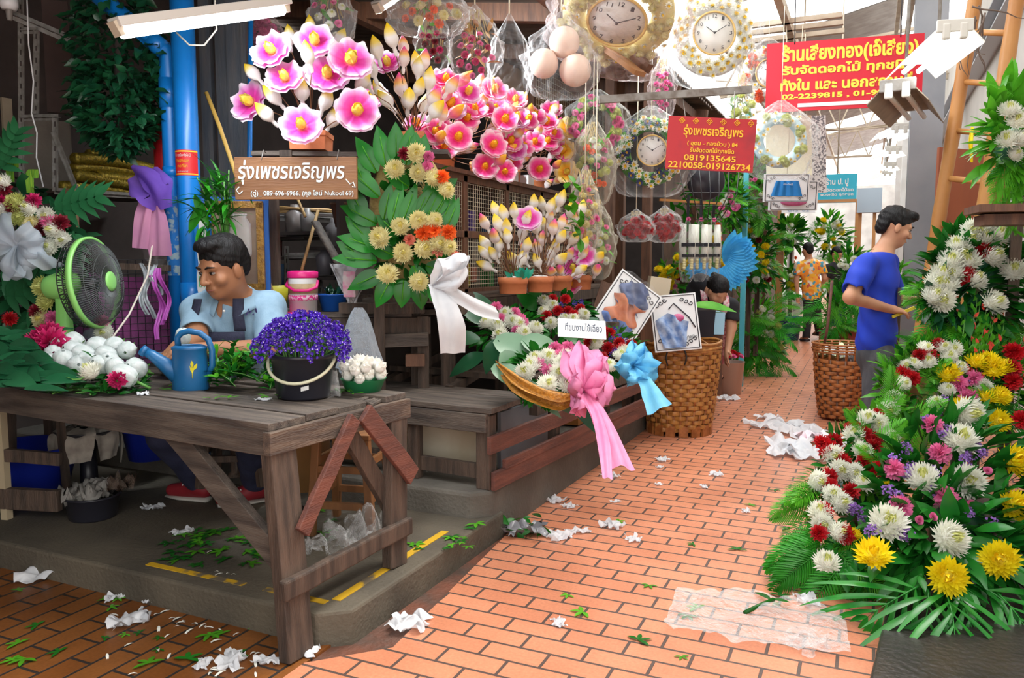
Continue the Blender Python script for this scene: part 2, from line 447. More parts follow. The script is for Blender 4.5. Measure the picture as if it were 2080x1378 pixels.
M_filmy = film('yellowed_film', (.97, .93, .78), haze=.05, fac=.13, bump=1, sc=26)
# ================================================================ flower shapes (about 5 cm radius each)
def mum_mesh(name, m, mc, L=10, Rr=.054, n0=26, n1=7, w=.24, cup=-1.1, top=8, bot=100, seed=1):
 random.seed(seed); b = MB()
 for li in range(L):
  t = li / (L - 1); th = R(bot + (top - bot) * t); n = int(n0 + (n1 - n0) * t); ln = Rr * (1 - .28 * t)
  for k in range(n):
   az = 2 * PI * (k + .5 * (li % 2)) / n + rnd(-.12, .12); th2 = th + rnd(-.12, .12)
   d = Vector((math.sin(th2) * math.cos(az), math.sin(th2) * math.sin(az), math.cos(th2)))
   up = Vector((-math.cos(th2) * math.cos(az), -math.cos(th2) * math.sin(az), math.sin(th2)))
   b.leaf(d * Rr * .12, d, up, ln * rnd(.85, 1.08), Rr * w, cup + rnd(-.3, .3), .45, 1 if t > .86 else 0, 3, .6)
 return b.mesh(name, [m, mc])
def ruffle_mesh(name, m, L=5, Rr=.04, waves=9, amp=.16, top=20, bot=95, seed=2, jag=.16):
 random.seed(seed); b = MB()
 for li in range(L):
  t = li / (L - 1); th = R(bot + (top - bot) * t); ph = rnd(0, 6); ln = Rr * (1 - .2 * t)
  ph2 = rnd(0, 6)
  def fn(u, v):
   a = 2 * PI * v; rr = ln * (.08 + .92 * u) * (1 + jag * u * math.sin(waves * 2.3 * a + ph2))
   z = math.cos(th) * rr + amp * Rr * u * math.sin(waves * a + ph) + .04 * Rr * u * math.sin(23 * a)
   q = math.sin(th) * rr + amp * .7 * Rr * u * math.cos(waves * a * 1.0 + ph)
   return (q * math.cos(a), q * math.sin(a), z)
  b.surf(fn, 3, 46, 0, cv=True)
 return b.mesh(name, m)
def statice_mesh(name, m, mw, n=46, Rr=.05, seed=3):
 random.seed(seed); b = MB()
 b.tube([(0, 0, -.09), (0, 0, -.01)], .0025, 5, 2)
 for i in range(n):
  a = rnd(0, 2 * PI); rr = Rr * math.sqrt(rnd(0, 1)); z = .35 * (Rr - rr) + rnd(-.012, .012)
  c = Vector((rr * math.cos(a), rr * math.sin(a), z)); d = (Vector((rr * math.cos(a), rr * math.sin(a), .03)).normalized() + rdir() * .5).normalized()
  F = frame(d); r0 = rnd(.006, .0095)
  vs = [c - d * .008] + [c + F @ Vector((math.cos(2 * PI * k / 8) * r0 * (1 if k % 2 else .72), math.sin(2 * PI * k / 8) * r0 * (1 if k % 2 else .72), .003 if k % 2 else 0)) for k in range(8)]
  b.add(vs, [(0, 1 + k, 1 + (k + 1) % 8) for k in range(8)], 0)
  if i % 3 == 0: b.ball(c, .0022, 5, 3, 1)
  if i % 5 == 0: b.tube([(0, 0, -.03), c], .0015, 4, 2)
 return b.mesh(name, [m, mw, M_stem])
def lotus_mesh(name, m, seed=4, Rr=.085):
 random.seed(seed); b = MB(); ph = rnd(0, 6); nw = random.choice([6, 7, 8])
 for li, (sc, cup) in enumerate(((1, .18), (.93, .34))):
  p2 = ph + li * .6
  def fn(u, v):
   a = 2 * PI * v; r = Rr * sc * (.10 + .90 * u) * (1 + .05 * u * math.sin(nw * a + p2) + .02 * u * math.sin(19 * a))
   z = Rr * (cup * u ** 1.4 + .10 * u * u * math.sin(nw * a + p2) + .03 * u * math.sin(14 * a + ph))
   return (r * math.cos(a), r * math.sin(a), z)
  b.surf(fn, 5, 56, 0, cv=True)
 return b.mesh(name, m)
def lotus_tip_mesh(name, m, seed=5):
 random.seed(seed); b = MB()
 for k in range(4):
  a0 = k * PI / 2 + rnd(-.2, .2)
  d = Vector((math.cos(a0) * .45, math.sin(a0) * .45, 1)).normalized()
  b.leaf((math.cos(a0) * .012, math.sin(a0) * .012, .0), d, (-math.cos(a0), -math.sin(a0), .4), .052, .042, -.7, .5, 0, 5, .8)
 b.lathe([(.012, 0), (.02, .012), (.018, .03), (.008, .045), (.0, .052)], 10)
 return b.mesh(name, m)
def bud_mesh(name, m, seed=6):
 random.seed(seed); b = MB(); s0 = rnd(0, 6)
 prof = [(.006, -.035), (.010, -.02), (.008, 0), (.022, .015), (.030, .035), (.028, .058), (.018, .082), (.007, .098), (.001, .106)]
 def fn(u, v):
  i = u * (len(prof) - 1); j = min(int(i), len(prof) - 2); f = i - j
  r = prof[j][0] * (1 - f) + prof[j + 1][0] * f; z = prof[j][1] * (1 - f) + prof[j + 1][1] * f
  a = 2 * PI * v; rr = r * (1 + .13 * math.sin(3 * a + s0 + z * 25) + .05 * math.sin(7 * a + s0))
  return (rr * math.cos(a), rr * math.sin(a), z)
 b.surf(fn, 12, 18, 0, cv=True)
 return b.mesh(name, m)
def pom_mesh(name, m, mc, N=130, Rr=.052, w=.23, L=.52, open_=0.0, seed=1, squash=.8):
 """full chrysanthemum head: short rounded petals all over a dome"""
 random.seed(seed); b = MB(); b.ball((0, 0, 0), (Rr * .60, Rr * .60, Rr * .60 * squash), 14, 8, 0)
 for i in range(N):
  z = 1 - 1.42 * (i + .5) / N; r = math.sqrt(max(0, 1 - z * z)); a = 2.39996 * i; n = Vector((r * math.cos(a), r * math.sin(a), z))
  d = (n + Vector((n.x, n.y, 0)) * open_ + Vector((0, 0, .25)) + rdir() * .16).normalized(); p = n * Rr * .52; p.z *= squash
  up = Vector((0, 0, 1)) - n * .3 if z < .8 else Vector((-n.x, -n.y, .2))
  b.leaf(p, d, up, Rr * L * rnd(.85, 1.12) * (1.15 if z < .1 else 1), Rr * w, -.9 + rnd(-.3, .3), .45, 1 if z > .86 else 0, 4, .45)
 return b.mesh(name, [m, mc])
FL = {}
def _fl():
 mk = lambda n, m, mc, **k: pom_mesh(n, m, mc, **k)
 FL['mum_white'] = ('chrysanthemum', [mk('mum_w', M_white_f, M_lemon_f, seed=1), mk('mum_w2', M_white_f, M_lemon_f, seed=11, w=.19, N=160)])
 FL['mum_cream'] = ('chrysanthemum', [mk('mum_c', M_cream_f, M_creamc, seed=2), mk('mum_c2', M_cream_f, M_creamc, seed=12, w=.19, N=160)])
 FL['mum_lemon'] = ('chrysanthemum', [mk('mum_l', M_lemon_f, M_lemon_f, seed=3)])
 FL['mum_yellow'] = ('chrysanthemum', [mk('mum_y', M_yellow_f, M_yelc, seed=4, w=.30, N=84, L=.62, open_=.5, squash=.6), mk('mum_y2', M_yellow_f, M_yelc, seed=14, w=.32, N=74, L=.64, open_=.6, squash=.55)])
 for k, m in (('red', M_red_f), ('dred', M_dred_f), ('pink', M_pink_f), ('magenta', M_mag_f), ('orange', M_orange_f), ('salmon', M_salmon_f)):
  FL['carn_' + k] = ('carnation', [ruffle_mesh('carn_' + k, m, seed=ord(k[0])), ruffle_mesh('carn2_' + k, m, seed=ord(k[1]) + 50, waves=7)])
 FL['rose_pink'] = ('rose', [ruffle_mesh('rose_pink', M_pink_f, L=6, waves=3, amp=.08, top=5, bot=70, jag=.02)])
 FL['rose_red'] = ('rose', [ruffle_mesh('rose_red', M_red_f, L=6, waves=3, amp=.08, top=5, bot=70, jag=.02)])
 FL['statice_violet'] = ('statice_sprig', [statice_mesh('statice_v', M_viol_f, M_white_f, seed=3), statice_mesh('statice_v2', M_viol_f, M_white_f, seed=13)])
 FL['statice_lavender'] = ('statice_sprig', [statice_mesh('statice_l', M_lav_f, M_lav_f, n=24, Rr=.03, seed=5)])
 FL['lotus_pink'] = ('lotus_flower', [lotus_mesh('lotus_p%d' % i, M_lotp, 4 + i) for i in range(3)])
 FL['lotus_hot'] = ('lotus_flower', [lotus_mesh('lotus_h%d' % i, M_loth, 24 + i) for i in range(3)])
 FL['lotus_orange'] = ('lotus_flower', [lotus_mesh('lotus_o', M_loto, 34)])
 FL['bud_white'] = ('lotus_bud', [bud_mesh('bud_w%d' % i, M_budw, 6 + i) for i in range(3)])
 FL['bud_pinktip'] = ('lotus_bud', [bud_mesh('bud_p%d' % i, M_budp, 16 + i) for i in range(3)])
 FL['bud_pink'] = ('lotus_bud', [bud_mesh('bud_k', M_budk, 26)])
 FL['tip_y'] = ('flower_centre', [lotus_tip_mesh('tip_y', M_yelt)])
 FL['tip_o'] = ('flower_centre', [lotus_tip_mesh('tip_o', M_orgc, 9)])
 FL['daisy_white'] = ('daisy', [mum_mesh('daisy_w', M_white_f, M_yelc, L=3, Rr=.03, n0=10, n1=8, w=.5, cup=-.2, top=35, bot=88)])
 FL['daisy_navy'] = ('daisy', [mum_mesh('daisy_n', mat('navy_petal', (.035, .05, .20), .5), M_yelc, L=3, Rr=.03, n0=10, n1=8, w=.5, cup=-.3, top=25, bot=80)])
_fl()
def flower(par, kind, loc, nrm, sc=1.0, spin=None):
 nm, ms = FL[kind]
 F = frame(nrm)
 a = rnd(0, 2 * PI) if spin is None else spin
 o = put(nm, random.choice(ms), par, loc, F @ Matrix.Rotation(a, 3, 'Z'), scale=sc)
 if kind.startswith('lotus'):
  put('flower_centre', FL['tip_o' if kind == 'lotus_hot' else 'tip_y'][1][0], o, (0, 0, .004), None, scale=rnd(.9, 1.15))
 return o
def frond_mesh(name, m, L=.5, n=22, ll=.16, w=.016, droop=1.0, seed=7, vee=.5, spread=1.0):
 """feather palm frond from the origin along +Y, drooping to -Z"""
 random.seed(seed); b = MB(); pts = []
 for i in range(13):
  t = i / 12; a = droop * t
  pts.append(Vector((0, L * math.sin(a) / droop, -L * (1 - math.cos(a)) / droop)))
 b.tube(pts, [.005 * (1 - .8 * i / 12) for i in range(13)], 5, 0)
 for i in range(n):
  t = .12 + .88 * i / (n - 1); j = min(int(t * 12), 11); p = pts[j].lerp(pts[j + 1], t * 12 - j); tn = (pts[j + 1] - pts[j]).normalized()
  l2 = ll * math.sin(PI * (.18 + .78 * t)) ** .8 * rnd(.85, 1.1) + .02
  for s in (-1, 1):
   d = (Vector((s * spread, 0, 0)) + tn * (.55 + .9 * t) + Vector((0, 0, vee * .5 * rnd(.6, 1.2)))).normalized()
   b.leaf(p, d, (0, 0, 1), l2, w, rnd(.4, .9), .25, 0, 4, .8)
 return b.mesh(name, m)
FROND = [frond_mesh('palm_frond', M_palm, seed=7), frond_mesh('palm_frond_b', M_palm, .45, 20, .13, .012, 1.3, 8), frond_mesh('palm_frond_c', M_lgreen, .5, 24, .14, .012, .7, 9)]
FERN = [frond_mesh('fern_frond', M_lgreen, .35, 30, .06, .010, .9, 10, .2)]
M_bpalm = mat('dark_palm_leaf', (.012, .17, .02), .25, (.03, .27, .025), 9, rand=.25, tl=.15)
BROAD = [frond_mesh('lady_palm', M_bpalm, .30, 6, .42, .031, 1.0, 17, .1, .7), frond_mesh('lady_palm_b', M_bpalm, .28, 6, .42, .033, 1.3, 18, .1, .6)]
def frond(par, loc, d, up=(0, 0, 1), sc=1.0, kind=None, name='palm_frond'):
 d = Vector(d).normalized(); up = Vector(up); x = d.cross(up)
 if x.length < .05: x = d.orthogonal()
 x.normalize(); z = x.cross(d)
 Rm = Matrix(((x.x, d.x, z.x), (x.y, d.y, z.y), (x.z, d.z, z.z)))
 return put(name, random.choice(kind or FROND), par, loc, Rm, scale=sc)
def foliage(par, n, fn, m=None, L=(.05, .11), w=.42, name='foliage', bend=.6):
 """n small leaves; fn() gives (point, direction)"""
 b = MB()
 for _ in range(n):
  p, d = fn(); l = rnd(*L)
  b.leaf(p, d, jit((0, 0, 1), .6), l, l * w, rnd(.1, bend), .2, 0, 4)
 return b.build(name, m or M_green, par)
def mesh_panel(b, w, h, step, r=.0012, m=0, o=(0, 0, 0), seg=4):
 """welded wire panel in the XZ plane"""
 o = Vector(o)
 nx = max(1, int(round(w / step))); nz = max(1, int(round(h / step)))
 for i in range(nx + 1): b.tube([o + Vector((w * i / nx, 0, 0)), o + Vector((w * i / nx, 0, h))], r, seg, m)
 for i in range(nz + 1): b.tube([o + Vector((0, -r, h * i / nz)), o + Vector((w, -r, h * i / nz))], r, seg, m)
 return b
def ribbon(b, pts, ups, w, m=0, fold=0.0, n=24):
 """flat strip through pts; ups give the strip's width direction"""
 pts = [Vector(p) for p in pts]; ups = [Vector(u) for u in ups]; k = len(pts) - 1
 def fn(u, v):
  t = u * k; i = min(int(t), k - 1); f = t - i; f2 = f * f * (3 - 2 * f)
  p0 = pts[max(i - 1, 0)]; p1 = pts[i]; p2 = pts[i + 1]; p3 = pts[min(i + 2, k)]
  p = .5 * ((2 * p1) + (p2 - p0) * f + (2 * p0 - 5 * p1 + 4 * p2 - p3) * f * f + (3 * p1 - p0 - 3 * p2 + p3) * f ** 3)
  ud = ups[i].lerp(ups[i + 1], f2); ww = w[i] * (1 - f2) + w[i + 1] * f2 if isinstance(w, (list, tuple)) else w
  tn = (p2 - p1).normalized(); nn = tn.cross(ud).normalized()
  s = v - .5
  return p + ud.normalized() * (ww * s) + nn * (fold * math.sin(v * 9 + u * 3) * ww)
 return b.surf(fn, n, 8, m)
def crumple(b, c, r, flat=.5, n=9, m=0, seed=None):
 """crumpled sheet"""
 c = Vector(c); ph = [rnd(0, 6) for _ in range(8)]; rx, ry = r * rnd(.7, 1.2), r * rnd(.5, 1)
 az = rnd(0, 6)
 def fn(u, v):
  x = (u - .5) * 2; y = (v - .5) * 2
  z = abs(.45 * math.sin(4.1 * x + ph[0] + 2 * y) + .35 * math.sin(5.3 * y + ph[1]) + .25 * math.sin(9 * x * y + ph[2])) + rnd(0, .12)
  k = 1 - .25 * abs(math.sin(3 * math.atan2(y, x) + ph[3]))
  X = x * rx * k + r * .12 * math.sin(7 * y + ph[4]); Y = y * ry * k + r * .12 * math.sin(6 * x + ph[5])
  return (c.x + X * math.cos(az) - Y * math.sin(az), c.y + X * math.sin(az) + Y * math.cos(az), c.z + z * r * flat)
 return b.surf(fn, n, n, m)
# ================================================================ the setting
def brick_mat(name, c1, c2, mortar, rotz, rough, dirt, dx=0, dy=0):
 m = bpy.data.materials.new(name); m.use_nodes = True; N = m.node_tree.nodes; Lk = m.node_tree.links; b = N['Principled BSDF']
 tc = N.new('ShaderNodeTexCoord'); mp = N.new('ShaderNodeMapping'); Lk.new(tc.outputs['Object'], mp.inputs[0])
 mp.inputs['Rotation'].default_value = (0, 0, rotz); mp.inputs['Location'].default_value = (dx, dy, 0)
 br = N.new('ShaderNodeTexBrick'); Lk.new(mp.outputs[0], br.inputs[0])
 br.inputs['Color1'].default_value = lin(c1); br.inputs['Color2'].default_value = lin(c2); br.inputs['Mortar'].default_value = lin(mortar)
 br.inputs['Scale'].default_value = 1; br.inputs['Mortar Size'].default_value = .006; br.inputs['Mortar Smooth'].default_value = .2
 br.inputs['Brick Width'].default_value = .222; br.inputs['Row Height'].default_value = .1; br.inputs['Bias'].default_value = 0
 nz = N.new('ShaderNodeTexNoise'); nz.inputs['Scale'].default_value = 2.2; nz.inputs['Detail'].default_value = 8; Lk.new(tc.outputs['Object'], nz.inputs['Vector'])
 rp = N.new('ShaderNodeValToRGB'); rp.color_ramp.elements[0].position = .38; rp.color_ramp.elements[1].position = .68
 rp.color_ramp.elements[0].color = (1, 1, 1, 1); rp.color_ramp.elements[1].color = lin(dirt)
 Lk.new(nz.outputs[0], rp.inputs[0])
 mx = N.new('ShaderNodeMix'); mx.data_type = 'RGBA'; mx.blend_type = 'MULTIPLY'; mx.inputs[0].default_value = 1
 Lk.new(br.outputs[0], mx.inputs[6]); Lk.new(rp.outputs[0], mx.inputs[7])
 n2 = N.new('ShaderNodeTexNoise'); n2.inputs['Scale'].default_value = 90; n2.inputs['Detail'].default_value = 3; Lk.new(tc.outputs['Object'], n2.inputs['Vector'])
 m2 = N.new('ShaderNodeMix'); m2.data_type = 'RGBA'; m2.blend_type = 'OVERLAY'; m2.inputs[0].default_value = .3
 Lk.new(mx.outputs[2], m2.inputs[6]); Lk.new(n2.outputs[0], m2.inputs[7])
 Lk.new(m2.outputs[2], b.inputs['Base Color'])
 b.inputs['Roughness'].default_value = rough; b.inputs['Specular IOR Level'].default_value = .4
 bn = N.new('ShaderNodeBump'); bn.inputs['Strength'].default_value = .7; bn.inputs['Distance'].default_value = .004; bn.invert = True
 ad = N.new('ShaderNodeMath'); ad.operation = 'MULTIPLY_ADD'; ad.inputs[1].default_value = .15; Lk.new(n2.outputs[0], ad.inputs[0]); Lk.new(br.outputs['Fac'], ad.inputs[2])
 Lk.new(ad.outputs[0], bn.inputs['Height']); Lk.new(bn.outputs[0], b.inputs['Normal'])
 return m
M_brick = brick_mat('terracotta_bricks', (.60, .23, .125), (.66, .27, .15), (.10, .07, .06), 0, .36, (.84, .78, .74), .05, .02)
M_brick2 = brick_mat('worn_shade_toned_bricks', (.20, .065, .014), (.25, .09, .022), (.035, .028, .025), R(90), .4, (.55, .52, .45), .03, .0)  # browner worn bricks, base colour also darkened for the shade on this side
M_mud = mat('gutter_dirt', (.16, .055, .03), .6, (.06, .045, .035), 6, .6, 50)
def poly(name, pts, z0, z1, m, bevel=0):
 b = MB(); n = len(pts)
 b.add([(x, y, z0) for x, y in pts] + [(x, y, z1) for x, y in pts], [tuple(range(n - 1, -1, -1)), tuple(range(n, 2 * n))] + [(i, (i + 1) % n, n + (i + 1) % n, n + i) for i in range(n)])
 return struct(b.build(name, m, None, False, bevel=bevel))
poly('floor_path', [(-1.66, -3), (3.2, -3), (3.2, 36), (-1.62, 36), (-1.61, 5.6), (-1.59, 3.6), (-1.45, 2.2), (-1.66, 1.99)], -.1, 0, M_brick)
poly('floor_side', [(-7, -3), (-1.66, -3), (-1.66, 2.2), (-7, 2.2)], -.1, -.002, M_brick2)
poly('floor_gutter', [(-1.9, 1.9), (-1.3, 1.9), (-1.3, 34), (-1.9, 34)], -.1, -.012, M_mud)
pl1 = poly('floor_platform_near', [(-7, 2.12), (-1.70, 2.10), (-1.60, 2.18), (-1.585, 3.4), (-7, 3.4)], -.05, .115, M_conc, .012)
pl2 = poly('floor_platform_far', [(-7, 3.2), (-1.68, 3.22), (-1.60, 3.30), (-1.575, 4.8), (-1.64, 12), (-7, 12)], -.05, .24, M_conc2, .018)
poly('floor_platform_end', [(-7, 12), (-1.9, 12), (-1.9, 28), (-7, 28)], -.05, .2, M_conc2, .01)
b = MB(); M_yline = mat('yellow_line_paint', (.62, .36, .01), .7, (.14, .11, .07), 9, lo=.52, hi=.6)
b.box((-1.70, 2.62, .116), (.035, .8, .003)); b.box((-1.86, 2.19, .116), (.28, .03, .003)); b.box((-2.35, 2.19, .116), (.5, .03, .003))
b.build('painted_line', M_yline, pl1, False)
poly('floor_wet_base', [(.02, 2.30), (1.1, 2.30), (1.1, 4.9), (.30, 4.9), (.12, 3.3)], -.02, .05, mat('wet_dark_concrete', (.014, .012, .011), .3, (.035, .028, .024), 4, .3, 40), .01)
# walls
struct(MB().box((-5.1, 5, 1.7), (.1, 20, 3.6)).build('wall_left', M_dark, None, False))
struct(MB().box((-4.2, -3.2, 1.8), (5.6, .1, 3.8)).build('wall_shade_blocker', M_dark, None, False))  # unseen wall behind the camera, added to darken the near left
M_wallw = mat('white_wall_paint', (.70, .68, .64), .8, (.60, .58, .55), 2, .1)
struct(MB().box((1.15, 14, 2.4), (.1, 26, 5)).build('wall_right', M_wallw, None, False))
M_far = mat('far_wall_paint', (.5, .48, .45), .8, (.36, .34, .32), 2)
struct(MB().box((-1.5, 36, 2.2), (10, .2, 4.6)).build('wall_far', M_far, None, False))
# stall ceiling: dark corrugated sheet on beams
M_roof = mat('rusty_roof_sheet', (.10, .075, .06), .7, (.17, .12, .09), 5, .2)
M_roofl = mat('grey_roof_sheet', (.38, .35, .33), .7, (.28, .25, .23), 4, .2)
def corrugated(name, x0, x1, y0, y1, z0, z1, m, pitch=.12, along='y'):
 """ridges run along X, slope from z0 (at x0) to z1 (at x1)"""
 b = MB(); n = int((y1 - y0) / pitch * 4); vs = []; fs = []
 for i in range(n + 1):
  y = y0 + (y1 - y0) * i / n; h = .018 * math.sin(2 * PI * i / 4)
  vs += [(x0, y, z0 + h), (x1, y, z1 + h), (x0, y, z0 + h + .01), (x1, y, z1 + h + .01)]
 for i in range(n):
  a = i * 4; fs += [(a, a + 1, a + 5, a + 4), (a + 2, a + 6, a + 7, a + 3)]
 b.add(vs, fs)
 return struct(b.build(name, m))
corrugated('ceiling_stall', -6.5, -1.75, -3, 9.5, 3.75, 3.1, M_roof)
corrugated('ceiling_stall_far', -6.5, -1.9, 9.5, 28, 3.9, 3.3, M_roof)
for i, y in enumerate((1.2, 2.6, 4.0, 5.2, 6.4, 7.8, 9.2)):
 struct(MB().bar((-6.4, y, 3.62), (-1.75, y, 2.98), .07, .12, 0).build('beam_stall', M_brwood, None, False))
struct(MB().bar((-1.9, -1, 2.98), (-1.9, 9.4, 2.98), .08, .10, 0).build('beam_eave', M_brwood, None, False))
struct(MB().bar((-3.6, 2.2, 3.2), (-3.6, 9.4, 3.2), .08, .12, 0).build('beam_inner', M_brwood, None, False))
# roof of the passage: sheets with open gaps of daylight between, on steel trusses
for i, (y0, y1) in enumerate(((10.2, 13.0), (15.5, 19), (21.5, 26), (28, 33.5))):
 corrugated('ceiling_passage', -2.6, .35, y0, y1, 5.2, 5.9, M_roofl, .16)
M_truss = mat('cream_truss', (.50, .43, .33), .6, (.36, .28, .2), 6)
def truss(y, z=4.55):
 b = MB()
 b.bar((-2.8, y, z), (1.1, y, z), .06, .06); b.bar((-2.8, y, z + .55), (1.1, y, z + .95), .05, .05)
 n = 6
 for k in range(n):
  x0 = -2.8 + 3.9 * k / n; x1 = -2.8 + 3.9 * (k + 1) / n; zt = z + .55 + .4 * (k + .5) / n
  b.bar((x0, y, z), ((x0 + x1) / 2, y, zt), .03, .03); b.bar(((x0 + x1) / 2, y, zt), (x1, y, z), .03, .03)
 for k in range(3): b.tube([(-2.8, y - .1 - .2 * k, z + .1 * k), (-.8, y - .3, z - .06), (1.1, y - .1, z + .05)], .012, 5)
 return tag(b.build('roof_truss', M_truss, None, False), '', 'roof truss')
for y, l in ((9.4, 'cream steel roof truss spanning the passage above the large red sign'), (16, 'cream steel roof truss showing below the large red sign'), (21, 'cream steel roof truss above the turquoise board'), (26.5, 'cream steel roof truss nearest the end of the passage')):
 t = truss(y); t['label'] = l; t['group'] = 'roof trusses over the passage'
for k, x in enumerate((-2.2, -1.2, .2)):
 struct(MB().bar((x, 8, 4.66), (x, 33, 4.66), .05, .08).build('beam_purlin', M_truss, None, False))
struct(MB().bar((.27, 2.5, 3.92), (.27, 24, 3.92), .05, .06).build('beam_lamp_rail', M_truss, None, False))
struct(MB().bar((-.75, 4.4, 3.42), (-.75, 9.4, 3.42), .06, .08).build('beam_hanging', M_truss, None, False))
for y in (7.39, 7.62, 7.89): struct(MB().bar((-1.2, y, 3.40), (-.3, y, 3.40), .05, .04).build('beam_hanging', M_truss, None, False))
# grey steel pillar and beam at the white wall
M_grey = mat('grey_paint', (.22, .235, .26), .5, (.27, .28, .30), 3)
M_lgrey = mat('light_grey_paint', (.45, .47, .50), .5)
b = MB(); b.box((.43, 8.6, 2.4), (.28, .02, 4.8)); b.box((.43, 8.9, 2.4), (.28, .02, 4.8)); b.box((.43, 8.75, 2.4), (.02, .28, 4.8))
b.box((.30, 8.75, 2.4), (.012, .3, 4.8))
struct(b.build('pillar_grey', M_grey, None, False))
struct(MB().box((.62, 12.5, 2.4), (.34, .34, 4.8)).build('pillar_white', M_white, None, False))
struct(MB().box((.60, 16.5, 2.4), (.3, .3, 4.8)).build('pillar_white', M_white, None, False))
struct(MB().box((.60, 21, 2.4), (.3, .3, 4.8)).build('pillar_white', M_white, None, False))
b = MB(); b.box((1.06, 9, 3.62), (.08, 16, .22)); b.box((1.0, 9, 3.50), (.14, 16, .02)); b.box((1.0, 9, 3.74), (.14, 16, .02))
struct(b.build('beam_wall', M_lgrey, None, False))
# ================================================================ work table and what lies on it
random.seed(31)
TZ = .80
T = thing('work_table', 'weathered grey plank work table with diagonal braces, its corner leg down on the red bricks', 'table', (-1.76, 1.966, 0), R(-5))
M_plank = M_woodx
top = MB()
for y0, w, x1, dz in ((0.0, .17, .0, 0), (.175, .165, -.005, .003), (.345, .16, -.012, -.004), (.51, .09, -.10, -.012), (.605, .13, .0, 0)):
 top.bar((-2.45, y0 + w / 2, .787 + dz), (x1, y0 + w / 2, .787 + dz), w - .003, .026, 0, (0, 0, 1), 10, .0012)
for i in range(7): top.bar((-.005 - i * .015, .515 + .01 * (i % 3), .782), (-.02 - i * .016, .60, .785), .012, .012, 0, wob=.004)
top.build('tabletop', M_plank, T, False, bevel=.003)
MB().bar((-2.45, .018, .733), (.0, .018, .733), .036, .085, 0, (0, 0, 1), 8, .001).build('apron', M_woodx, T, False, bevel=.003)
MB().bar((-2.45, .715, .733), (.0, .715, .733), .036, .085, 0, (0, 0, 1), 8, .001).build('apron', M_woodx, T, False, bevel=.003)
MB().bar((-.002, -.01, .735), (-.002, .745, .735), .036, .078, 0, (0, 0, 1), 6, .001).build('apron', M_woody, T, False, bevel=.003)
MB().bar((.05, .05, -.0), (-.022, .062, .70), .05, .115, 0, (0, 1, 0), 6, .0015).build('leg', M_wood, T, False, bevel=.004)
MB().bar((.02, .62, .115), (-.012, .675, .70), .05, .10, 0, (0, 1, 0), 6, .0015).build('leg', M_wood, T, False, bevel=.004)
MB().bar((-2.36, .06, -.0), (-2.36, .06, .70), .06, .09, 0, (1, 0, 0)).build('leg', M_wood, T, False, bevel=.004)
MB().bar((-2.36, .67, .115), (-2.36, .67, .70), .06, .09, 0, (1, 0, 0)).build('leg', M_wood, T, False, bevel=.004)
MB().bar((-.015, .055, .32), (-.56, .045, .735), .085, .035, 0, (0, 1, 0), 4, .002).build('diagonal_brace', M_woodx, T, False, bevel=.003)
MB().bar((.052, .085, .42), (.035, .375, .76), .06, .022, 0, (1, 0, 0), 4, .002).build('diagonal_brace', M_redwood, T, False, bevel=.003)
MB().bar((.040, .72, .46), (.035, .435, .77), .078, .022, 0, (1, 0, 0), 4, .002).build('diagonal_brace', M_redwood, T, False, bevel=.003)
MB().bar((-.03, .66, .34), (-.02, .40, .70), .07, .03, 0, (1, 0, 0), 4, .002).build('diagonal_brace', M_wood, T, False, bevel=.003)
MB().bar((.062, -.02, .255), (.035, .70, .265), .07, .035, 0, (1, 0, 0), 6, .003).build('stretcher', M_wood, T, False, bevel=.008)
MB().bar((-.03, .06, .20), (-.03, .66, .22), .06, .03, 0, (1, 0, 0), 4, .002).build('stretcher', M_wood, T, False, bevel=.004)
# bucket of violet statice
p = Wz(617, 806, TZ)
K = thing('flower_bucket', 'black plastic bucket packed with violet statice on the plank table', 'flower bucket', p)
M_blk = mat('black_plastic', (.018, .018, .026), .35, rand=0)
bk = MB(); bk.lathe([(.0, .004), (.098, .0), (.102, .008), (.120, .155), (.127, .157), (.127, .170), (.119, .170), (.095, .012), (0, .012)], 40); bk.build('bucket', M_blk, K)
hd = MB(); pts = []
for i in range(17):
 a = PI * i / 16; pts.append(RT * (.128 * math.cos(a)) + Vector((0, 0, .155 - .085 * math.sin(a))) - FH * (.012 + .118 * math.sin(a)))
hd.tube(pts, .0065, 8); hd.build('handle', mat('cream_plastic', (.62, .60, .42), .4), K)
lb = MB(); c0 = -FH * .112 + RT * .035 + Vector((0, 0, .05)); lb.surf(lambda u, v: c0 + RT * ((u - .5) * .03) + Vector((0, 0, (v - .5) * .016 + (u - .5) * .008)) - FH * .002, 1, 1)
lb.build('price_sticker', M_white, K)
fo = MB()
for i in range(60):
 a = rnd(0, 6.28); r0 = rnd(0, .09); fo.tube([(r0 * math.cos(a) * .6, r0 * math.sin(a) * .6, .05), (r0 * math.cos(a) * 1.4, r0 * math.sin(a) * 1.4, .24)], .002, 4)
fo.build('stems', M_stem, K)
for i in range(44):
 u = (i + .5) / 44; th = math.acos(1 - u * 1.02); az = i * 2.39996
 n = Vector((math.sin(th) * math.cos(az), math.sin(th) * math.sin(az), math.cos(th)))
 e = Vector((n.x * .165, n.y * .15, .19 + n.z * .115)) + rdir() * .012
 flower(K, 'statice_violet', e, n + Vector((0, 0, .4)), rnd(.85, 1.15))
